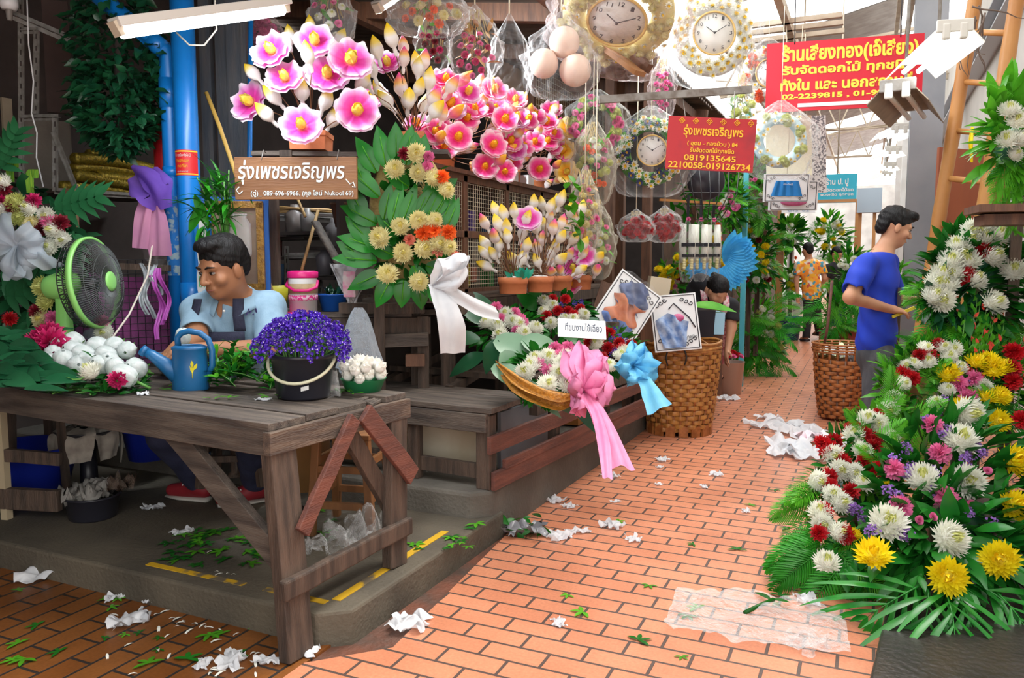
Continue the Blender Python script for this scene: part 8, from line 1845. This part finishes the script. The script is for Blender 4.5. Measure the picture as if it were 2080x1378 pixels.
mound('upper mound of large white chrysanthemums with palm skirt, by the man in blue', (.52, 4.45, 0), d3,
 B_([(1085, 200), (1180, 170), (1220, 230), (990, 290), (1190, 350), (950, 380), (1050, 380), (900, 450), (960, 455), (1090, 490), (870, 510), (1320, 430), (1200, 620), (1340, 190), (850, 585), (900, 600), (1060, 240), (1150, 250), (1010, 330), (930, 520), (1120, 210)], 'mum_white', 1.35) + B_([(1145, 315), (1010, 470), (1040, 460)], 'carn_red', 1.2) + B_([(1180, 145)], 'mum_yellow', 1),
 [(1880, 2080, 470, 680, 420, M_green, (.10, .17), .33), (1880, 2000, 590, 640, 60, M_ficusd, (.12, .18), .35)],
 grn(1900, 2060, 630, 690, 22, [FROND[1], FROND[2]], .55, random.Random(8), (-1, .8), (-1, -.2)) + grn(2020, 2075, 500, 560, 5, FROND, .5, random.Random(9), (-.2, 1), (-.4, .6)) + grn(1880, 1930, 560, 620, 5, FROND, .45, random.Random(10), (-1, -.3), (-.5, .4)), extra=stand([(2000, 560), (2060, 560)]), sd=4)
def glad(K, q):
 rg = random.Random(12)
 for k in range(17):
  x = rg.uniform(1960, 2085); y0 = rg.uniform(820, 900); y1 = rg.uniform(590, 720); a = q(x - rg.uniform(-10, 25), y0, .05); c = q(x + rg.uniform(-25, 30), y1, -.05); b = MB(); pts = [a.lerp(c, i / 8) + vv(.02 * math.sin(i), 0, 0) for i in range(9)]; b.tube(pts, [.005 - .0004 * i for i in range(9)], 5, 1)
  for i in range(11): t = .35 + .65 * i / 10; p = a.lerp(c, t); b.leaf(p, (c - a).normalized() + RT * (.5 if i % 2 else -.5) - FH * .3, -FH, .05 * (1.3 - t * .6), .018, -.3, .4, 2 if (i + k) % 3 == 0 and t < .9 else 0, 4)
  b.build('gladiolus_stem', [M_lgreen, M_stem, mat('coral_bud', (.75, .07, .04), .5)], K)
d4 = lambda x, y: 4.0 - (y - 700) * .0016
mound('middle mound of yellow and pink flowers with upright gladiolus stems', (.42, 3.9, 0), d4,
 B_([(1170, 965), (950, 1030), (1250, 1000), (1160, 1170), (1240, 1165), (1230, 1310), (1020, 1340), (1010, 1235), (930, 1040), (1100, 970), (1200, 1010)], 'mum_yellow', 1.05) + B_([(1060, 1160), (830, 1330), (1085, 1060), (1040, 1170), (1000, 1090)], 'carn_pink', 1) + B_([(1310, 900), (1310, 1000), (1330, 910), (1310, 1075), (1360, 1300)], 'carn_red', 1.1) + B_([(730, 985), (800, 890), (940, 930), (820, 960), (690, 1000), (1000, 1000), (930, 1130), (670, 1090), (1140, 1110), (620, 1180), (600, 1240), (870, 1210), (900, 880), (970, 890), (1060, 1280)], 'mum_white', .85) + B_([(770, 925), (670, 1025), (730, 1060), (880, 860), (830, 930), (690, 1035)], 'carn_red', .9) + B_([(900, 1190), (880, 1250), (920, 1350), (790, 1320), (1010, 1080), (1180, 1010), (760, 1310), (1030, 1090)], 'statice_lavender', .9),
 [(1790, 2080, 690, 880, 420, M_lgreen, (.07, .15), .22), (1780, 2080, 700, 880, 260, M_green, (.07, .13), .33)],
 grn(1800, 2060, 700, 880, 26, [FROND[2], FROND[1]], .42, random.Random(13), (-1, 1), (-.1, 1)) + grn(1860, 1960, 660, 720, 6, FROND, .45, random.Random(14), (-1, .2), (-.5, .3)), extra=lambda K, q: (glad(K, q), stand([(1950, 780), (2050, 760)])(K, q)), sd=5)
d5 = lambda x, y: 3.9
mound('topmost arrangement at the picture edge with white blooms over the plank shelf', (.75, 4.1, 0), d5, [(2050, 225, 'mum_white', 1.1), (2065, 245, 'mum_white', 1.1), (2045, 285, 'mum_white', 1), (2070, 285, 'mum_white', 1.1), (2060, 315, 'mum_white', .9)],
 [(2010, 2080, 180, 370, 160, M_lgreen, (.10, .2), .28), (2030, 2085, 380, 470, 60, M_lgreen, (.05, .10), .25)], [(2060, 250, -1, .2, .3, .42, FROND), (2065, 320, -1, -.4, .3, .42, FROND), (2065, 340, -.7, -.8, .3, .42, [FROND[2]]), (2072, 340, -.3, -1, .3, .4, FROND), (2072, 325, -1, -.7, .4, .42, [FROND[2]]), (2065, 200, -.8, .6, .3, .4, FROND), (2052, 370, -.1, -1, .2, .45, FERN), (2064, 370, .1, -1, .2, .45, FERN), (2058, 430, -.1, -1, .2, .4, FERN)], extra=stand([(2075, 300)]), sd=6)
# cut palms and greens behind the man
K = thing('herb_pile', 'pile of cut fern greens between the man in blue and the flower mounds', 'greens', Z0(Wd(1848, 760, 5.15), 0)); Ko = K.location
for i in range(24): frond(K, Wd(1830 + rnd(-30, 60), rnd(705, 760), 5.1) - Ko, RT * rnd(-1, 1) - FH * rnd(0, .8) + vv(0, 0, rnd(-.2, .5)), (0, 0, 1), rnd(.5, .8), FERN, 'fern_frond')
MB().box((.05, .05, .3), (.28, .3, .6)).build('carton', mat('brown_card', (.30, .18, .09), .8), K, False)
# ================================================================ farther down the passage
random.seed(111)
dF = lambda d0: (lambda x, y: d0)
rg = random.Random(21)
def far_mound(label, px0, px1, py0, py1, d, fl, nf, sc, n=160, mm=M_lgreen, base_z=0, kd=None, L=(.08, .16), sd=1, name='flower_mound', dirs=(-1, 1), post=True):
 p = Wd((px0 + px1) / 2, py1, d); items = [(x, y, k, s) for (k, m_, s) in fl for x, y in [(rg.uniform(px0 + 6, px1 - 6), rg.uniform(py0 + 6, py1 - 8)) for _ in range(m_)]]
 def ex(K, q):
  if post: MB().bar(q((px0 + px1) / 2, py1 - 8, .25), Vector((q((px0 + px1) / 2, py1, .25).x, q((px0 + px1) / 2, py1, .25).y, base_z - K.location.z)), .05, .05).build('stand_post', M_wood, K, False)
 return mound(label, (p.x, p.y, base_z), dF(d), items, [(px0, px1, py0, py1, n, mm, L, .3), (px0, px1, py0, py1, n // 2, M_green, L, .35)], [(rg.uniform(px0 + 5, px1 - 5), rg.uniform(py0, py1), rg.uniform(*dirs), rg.uniform(-.9, .4), rg.uniform(.2, .8), rg.uniform(.8, 1.2) * sc, kd or FROND) for _ in range(nf)], name, extra=ex, sd=sd)
far_mound('low palm mound with pale flowers on the bricks beyond the bending woman', 1490, 1590, 615, 745, 9.2, [('mum_white', 8, 1.1), ('mum_lemon', 6, 1.0)], 44, .85, 220, sd=2)
far_mound('hanging green wreath with white and dark red flowers behind the turquoise post', 1505, 1572, 455, 590, 8.9, [('mum_white', 6, .9), ('carn_dred', 6, .9), ('mum_yellow', 6, .9)], 12, .6, 160, M_green, sd=3, base_z=.24)
far_mound('cascade of green leaves and pale orchids above the hanging wreath', 1490, 1560, 330, 460, 8.8, [('mum_white', 8, .8), ('rose_pink', 3, .7)], 12, .6, 150, sd=4, base_z=.24)
far_mound('leafy arrangement with pink lilies beside the wire basket of the black dial', 1460, 1515, 365, 460, 8.2, [('rose_pink', 7, 1.0), ('mum_white', 4, .8)], 10, .5, 120, sd=5, base_z=.24)
far_mound('yellow and pink bunches on the counter left of the bending woman', 1330, 1400, 530, 600, 7.6, [('mum_yellow', 9, .9), ('carn_red', 4, .7), ('rose_pink', 4, .7)], 4, .3, 90, sd=6, base_z=.24, L=(.05, .1))
far_mound('yellow bunch hanging over the counter by the blue netting', 1370, 1405, 515, 560, 7.4, [('mum_yellow', 8, .8)], 3, .25, 60, sd=7, base_z=.24, L=(.05, .1))
far_mound('tall arrangement of yellow and white flowers past the man in the floral shirt', 1655, 1718, 440, 525, 15, [('mum_yellow', 10, 1.4), ('mum_white', 8, 1.3)], 10, .9, 120, sd=8, L=(.12, .25))
far_mound('yellow and white arrangement above the blue crate at the turn of the passage', 1592, 1622, 545, 600, 13.8, [('mum_yellow', 7, 1.2), ('mum_white', 6, 1.1)], 6, .6, 70, sd=9, base_z=.24, L=(.1, .2))
far_mound('round leafed green plant high on the stall post at the turn of the passage', 1590, 1625, 450, 500, 14.5, [('mum_white', 5, 1.2)], 5, .7, 60, M_lgreen, sd=10, base_z=.24, L=(.2, .35))
far_mound('feathery palms in a red planter between the man in blue and the passage', 1668, 1740, 590, 700, 7.4, [], 26, .75, 80, M_palm, sd=11)
far_mound('greens with white flowers standing behind the palms in the red planter', 1695, 1760, 505, 600, 9.5, [('mum_white', 8, .9)], 14, .6, 130, sd=12)
far_mound('thin green grasses between the man in blue and the grey pillar', 1815, 1835, 540, 600, 7.2, [], 9, .45, 30, sd=13)
MB().box((0, 0, .35), (.4, .3, .7)).build('red_planter', mat('red_planter', (.38, .05, .03), .5), None, False, loc=Z0(Wd(1710, 690, 7.55), 0)); tag(bpy.data.objects['red_planter'], 'red planter box holding the feathery palms', 'planter')
# foliage masses lining the stalls farther on, each hung on its own post
for i, (y, z) in enumerate(((11.5, 1.7), (13.2, 1.3), (15.0, 1.8), (17.5, 1.4), (20.0, 1.7), (23.0, 1.5))):
 K = thing('hanging_greenery', 'hanging greenery with pale flowers along the far stalls', 'greenery', (-2.25, y, .24), 0, 'greenery along the far stalls'); foliage(K, 150, lambda: (vv(rnd(-.3, .3), rnd(-.6, .6), z - .24 + rnd(-.8, .7)), rdir()), M_lgreen if i % 2 else M_palm, (.14, .3), .3)
 for k in range(9): flower(K, ['mum_white', 'mum_yellow', 'carn_orange'][k % 3], (rnd(.1, .34), rnd(-.5, .5), z - .24 + rnd(-.6, .6)), vv(1, -.4, .2), 1.3)
 MB().bar((-.1, 0, 0), (-.1, 0, z + .6), .08, .08).build('post', M_brwood, K, False)
for i, (px, d, c) in enumerate(((1512, 8.4, M_pipe), (1585, 14.8, M_lad), (1607, 16.2, M_white), (1740, 21, M_lad))):
 p = Wd(px, 500, d); o = tag(MB().box((0, 0, 1.5), (.05 if i == 0 else .13, .05, 3.0)).build('stall_post', [c, mat('turquoise_paint', (.08, .45, .55), .5)][i == 0], None, False, loc=Z0(p, .0)), ['slim turquoise post beside the hanging wreath', 'orange-brown post at the turn of the passage', 'white post next to the orange-brown one', 'tan post below the blue-grey box'][i], 'post')
# buckets
K = thing('flower_bucket', 'cloudy plastic bucket of red and pink roses beside the golden basket', 'flower bucket', Wz(1482, 800, 0)); MB().lathe([(0, 0), (.11, 0), (.14, .33), (.145, .33), (.13, .32), (.1, .01)], 28).build('bucket', mat('cloudy_plastic', (.62, .50, .42), .4, alpha=.85), K)
for i in range(18): a = 2.4 * i; r = .12 * math.sqrt((i + .5) / 18); flower(K, ['rose_red', 'rose_pink', 'carn_red'][i % 3], (r * math.cos(a), r * math.sin(a), .37 + .06 * (1 - r / .12)), (r * math.cos(a) * 5, r * math.sin(a) * 5, .8), .9)
b = MB(); b.lathe([(0, 0), (.15, 0), (.2, .4), (.21, .4), (.19, .38)], 24); tag(b.build('blue_crate', M_dblue, None, loc=Z0(Wd(1605, 640, 13.6), 0)), 'deep blue bucket on the stall floor at the turn of the passage', 'bucket')
K = thing('grey_crate', 'dark and pale blue plastic crates with a banana leaf, in front of the bending woman', 'crate', Wd(1420, 655, 6.5), YAW); MB().box((0, 0, 0), (.16, .3, .22), tap=1.15).build('dark_crate', M_blk, K, False); MB().box((.13, 0, .0), (.08, .28, .18), tap=1.1).build('pale_crate', mat('pale_blue_plastic', (.35, .62, .78), .5), K, False); MB().box((.03, .05, -.35), (.3, .25, .5)).build('support', M_brwood, K, False)
b = MB(); b.leaf((-.12, -.1, .14), (1, 0, .05), (0, -.5, 1), .42, .14, .4, .2, 0, 8); b.build('banana_leaf', M_lgreen, K)
# boards over the passage
K = thing('shop_sign', 'turquoise sign board with white lettering hanging far down the passage', 'sign', Wd(1700, 383, 13), R(6)); MB().box((0, .02, 0), (.60, .03, .46)).build('board', mat('turquoise_board', (.02, .42, .58), .5), K, False); MB().box((0, .01, -.20), (.60, .03, .05)).build('bottom_strip', M_lad, K, False)
for t, w, h, z in (('ร้าน ป. ปู', .34, .14, .10), ('รับจัดดอกไม้สด', .50, .06, -.02), ('พวงหรีด ทุกชนิด', .50, .06, -.10)): text_at(K, t, w, h, 0, z, -.0005, M_white, bold=.003)
MB().tube([(0, .02, .23), (0, .02, 3.2)], .012, 5).build('hanger', M_truss, K)
K = thing('shop_sign', 'white sign board with blue lettering hanging below the turquoise one', 'sign', Wd(1622, 418, 11), R(6)); MB().box((0, .02, 0), (.44, .02, .20)).build('board', M_whitep, K, False); text_at(K, 'ร้านดอกไม้', .36, .09, 0, .03, -.0005, mat('blue_ink', (.03, .22, .50), .5)); text_at(K, 'โทร. 02', .28, .05, 0, -.055, -.0005, MATS['blue_ink']); MB().tube([(0, .02, .1), (0, .02, 3.4)], .01, 5).build('hanger', M_truss, K)
# car parked across the end
K = thing('car', 'dark parked car with a yellow plate at the far end of the passage', 'car', (.1, 30.6, 0), 0); M_car = mat('dark_car_paint', (.02, .022, .028), .25, spec=.7)
prof = [(-.86, .35), (-.88, .7), (-.85, .98), (-.66, 1.05), (-.52, 1.5), (.52, 1.5), (.66, 1.05), (.85, .98), (.88, .7), (.86, .35)]
b = MB(); n = len(prof); ys = [(-.1, .93), (.0, 1.0), (1.2, 1.0), (3.6, 1.0), (3.8, .92)]
b.add([Vector((x * s, y, .3 + (z - .3) * (s if i_ in (0, 4) else 1))) for i_, (y, s) in enumerate(ys) for x, z in prof], [(i * n + k, i * n + (k + 1) % n, (i + 1) * n + (k + 1) % n, (i + 1) * n + k) for i in range(4) for k in range(n)] + [tuple(range(n - 1, -1, -1))]); b.build('body', M_car, K, False, bevel=.03)
MB().add([(-.55, -.125, 1.08), (.55, -.125, 1.08), (.44, -.115, 1.40), (-.44, -.115, 1.40)], [(0, 1, 2, 3)]).build('windscreen', mat('car_glass', (.12, .14, .16), .1), K, False); MB().box((0, -.13, .62), (.5, .02, .13)).build('number_plate', mat('plate_yellow', (.8, .6, .05), .5), K, False)
for x in (-.68, .68): MB().lathe([(0, -.1), (.3, -.1), (.32, .1), (0, .1)], 20, M=Matrix.Translation((x, .6, .32)) @ Matrix.Rotation(R(90), 4, 'Y')).build('wheel', M_blk, K); MB().box((x * .95, -.12, .85), (.22, .03, .12)).build('lamp', mat('lamp_glass', (.6, .6, .55), .2), K, False)
# ================================================================ litter on the bricks and the platform
random.seed(121)
LG = [(95, 1170, .11, 0), (262, 1240, .0, 0), (262, 1265, .10, 0), (235, 1215, .05, 0), (307, 1222, .04, 0), (470, 1345, .06, 0), (412, 1352, .04, 0), (542, 1345, .05, 0), (620, 1325, .05, 0), (830, 1270, .10, 0), (370, 1083, .05, 1), (310, 1033, .05, 1), (1245, 1070, .07, 0), (1135, 1092, .07, 0), (1175, 1082, .06, 0), (1287, 1097, .05, 0), (1157, 1030, .05, 0), (1125, 1018, .06, 0), (1250, 1020, .03, 0), (1135, 1268, .04, 0), (1345, 936, .06, 0), (1455, 965, .05, 0), (1340, 950, .03, 0), (1640, 1222, .07, 0), (1515, 1040, .04, 0), (1240, 968, .06, 0), (1338, 985, .03, 0), (1430, 990, .03, 0)]
LL = ['largest crumpled tissue lying along the shaded curb', '', 'white tissue knot on the shaded bricks below the curb', 'small tissue tuft against the shaded curb', 'upright tissue peak against the shaded curb', 'torn tissue left of the table foot on the shaded bricks', 'clear-white scrap next to the torn tissue by the table foot', 'tissue scrap leaning at the shaded side of the table leg foot', 'tissue scrap at the sunny side of the table leg foot', 'long tissue scrap in the gutter by the platform corner', 'bright tissue ball on the platform before the red shoe', 'tissue ball on the platform behind the black tub', 'square white paper on the red bricks by the gutter', 'white paper curl below the square paper', 'rolled white paper beside the white paper curl', 'flat white paper strip past the square paper', 'tissue heap in the gutter below the pink ribbon', 'grey tissue at the gutter corner before the crate post', 'tiny white scrap past the tissue heap', 'lone white curl on the nearest sunlit bricks', 'white strip on the bricks before the golden basket', 'ragged scrap in the middle of the walkway', 'tiny scrap just below the white strip by the basket', 'crumpled white tissue under the palm skirt of the front mound', 'grey scrap at the middle of the walkway near the mound', 'white loop of paper under the pink ribbon tail', 'small scrap past the pink ribbon tail', 'small scrap halfway between basket and mound']
for (x, y, r, w), l in zip(LG, LL):
 if not r: continue
 b = MB(); crumple(b, (0, 0, .0), r, .42 if r < .09 else .36, 14); tag(b.build('paper_scrap', M_paper, None, loc=Wz(x, y, .117 if w else .002)), l, 'paper scrap', 'paper scraps on the ground')
for i, (x, y, r) in enumerate(((1575, 868, .22), (1620, 880, .2), (1600, 915, .24), (1660, 895, .2), (1640, 925, .18), (1480, 812, .12), (1690, 900, .16), (1560, 850, .1))):
 b = MB(); crumple(b, (0, 0, .0), r, .35, 12); tag(b.build('wrapping_paper', M_paper if i != 3 else mat('pink_white_paper', (.8, .6, .68), .7, (.85, .85, .86), 9), None, loc=Wz(x, y, .003)), ['white wrapping sheet nearest the reddish basket foot, at the heap edge', 'white wrapping sheet in the middle of the paper heap by the mound', 'lowest white wrapping sheet of the heap, nearest the camera', 'pink tinged wrapping sheet on the heap by the mound', 'white sheet tucked under the red carnations', 'flat white paper before the cloudy rose bucket', 'white sheet between the reddish basket and the carnations', 'small white sheet at the back of the paper heap'][i], 'wrapping paper', 'wrapping paper heap')
b = MB(); rg = random.Random(3)
def fsh(u, v): x = (u - .5) * .62; y = (v - .5) * .46 * (1 - .5 * abs(u - .45)); return (x, y, .012 + .018 * abs(math.sin(17 * x + 9 * y) + .6 * math.sin(31 * y - 11 * x) + .4 * math.sin(45 * x)) + rg.uniform(0, .008))
b.surf(fsh, 34, 26); tag(b.build('film_sheet', film('white_film', haze=.10, fac=.16, bump=1, sc=45, rough=.2), None, loc=Wz(1535, 1268, 0), rot=(0, 0, R(5))), 'crumpled clear film sheet spread on the bricks of the foreground', 'plastic sheet')
b = MB(); crumple(b, (0, 0, 0), .10, .4, 12); tag(b.build('film_sheet', MATS['white_film'], None, loc=Wz(1640, 1310, 0)), 'small wet piece of clear film past the crumpled sheet', 'plastic sheet')
K = thing('flower_cutting', 'cut green flower stem lying on the crumpled film sheet', 'stem', Wz(1545, 1235, .03), R(20)); b = MB(); b.tube([(-.07, -.05, 0), (0, .0, .01), (.06, .05, .012)], .008, 7); b.leaf((.05, .04, .012), (-.5, 1, .1), (0, 0, 1), .10, .03); b.leaf((.05, .05, .012), (1, -.2, .1), (0, 0, 1), .07, .03); b.build('stem', M_green, K)
K = thing('gutter_rubbish', 'dark wet leaves and plastic rubbish in the gutter beside the platform step', 'rubbish', Wz(1065, 1085, 0)); b = MB(); crumple(b, (0, 0, 0), .10, .7, 10); b.build('plastic_scrap', mat('grey_wet_film', (.22, .22, .24), .3), K); foliage(K, 26, lambda: (vv(rnd(-.14, .1), rnd(-.1, .1), rnd(.01, .06)), rdir()), M_green, (.04, .09))
# countable petals and clippings
PM = []
for k in range(3): b = MB(); b.leaf((-.02, 0, .003), (1, 0, .12), (0, 0, 1), .045, .011, .9, .5, 0, 4); PM.append(b.mesh('petal', M_white_f))
for i in range(46):
 x, y = (rnd(215, 545), rnd(1200, 1372)) if i < 40 else (rnd(240, 500), rnd(1100, 1200)); p = Wz(x, y, .001) if y > 1200 else Wz(x, y, .117)
 if p.y > 2.08 and y > 1200: p.y = 2.05
 tag(put('petal', PM[i % 3], None, p, (0, 0, rnd(0, 6)), scale=rnd(.6, 1.2)), 'thin white petal scattered around the shaded curb near the table leg', 'petal', 'petals on the shaded bricks')
CM = []
for k in range(4):
 random.seed(k); b = MB()
 for j in range(4): b.leaf((0, 0, .004), (math.cos(j * 1.1), math.sin(j * 1.1), .12), (0, 0, 1), .05, .018, .3, .2, 0, 4)
 CM.append(b.mesh('leaf_scrap', M_lgreen if k % 2 else M_green))
random.seed(122)
def scr(n, x0, x1, y0, y1, z, l, g):
 for i in range(n):
  p = Wz(rnd(x0, x1), rnd(y0, y1), z); tag(put('leaf_scrap', random.choice(CM), None, p, (0, 0, rnd(0, 6)), scale=rnd(.5, 1.1)), l, 'leaf scrap', g)
scr(46, 330, 530, 1075, 1150, .117, 'green leaf scrap strewn on the platform in front of the red shoe', 'leaf scraps on the near platform')
scr(16, 800, 980, 1065, 1125, .117, 'green leaf scrap on the sunlit end of the near platform', 'leaf scraps on the platform end')
scr(26, 20, 520, 1200, 1360, .0, 'green leaf scrap on the shaded bricks before the curb', 'leaf scraps on the shaded bricks')
scr(16, 1060, 1640, 930, 1340, .001, 'small green leaf scrap on the sunlit walkway bricks', 'leaf scraps on the walkway')
scr(12, 560, 740, 1030, 1110, .117, 'green leaf scrap under the stool behind the table leg', 'leaf scraps under the stool')
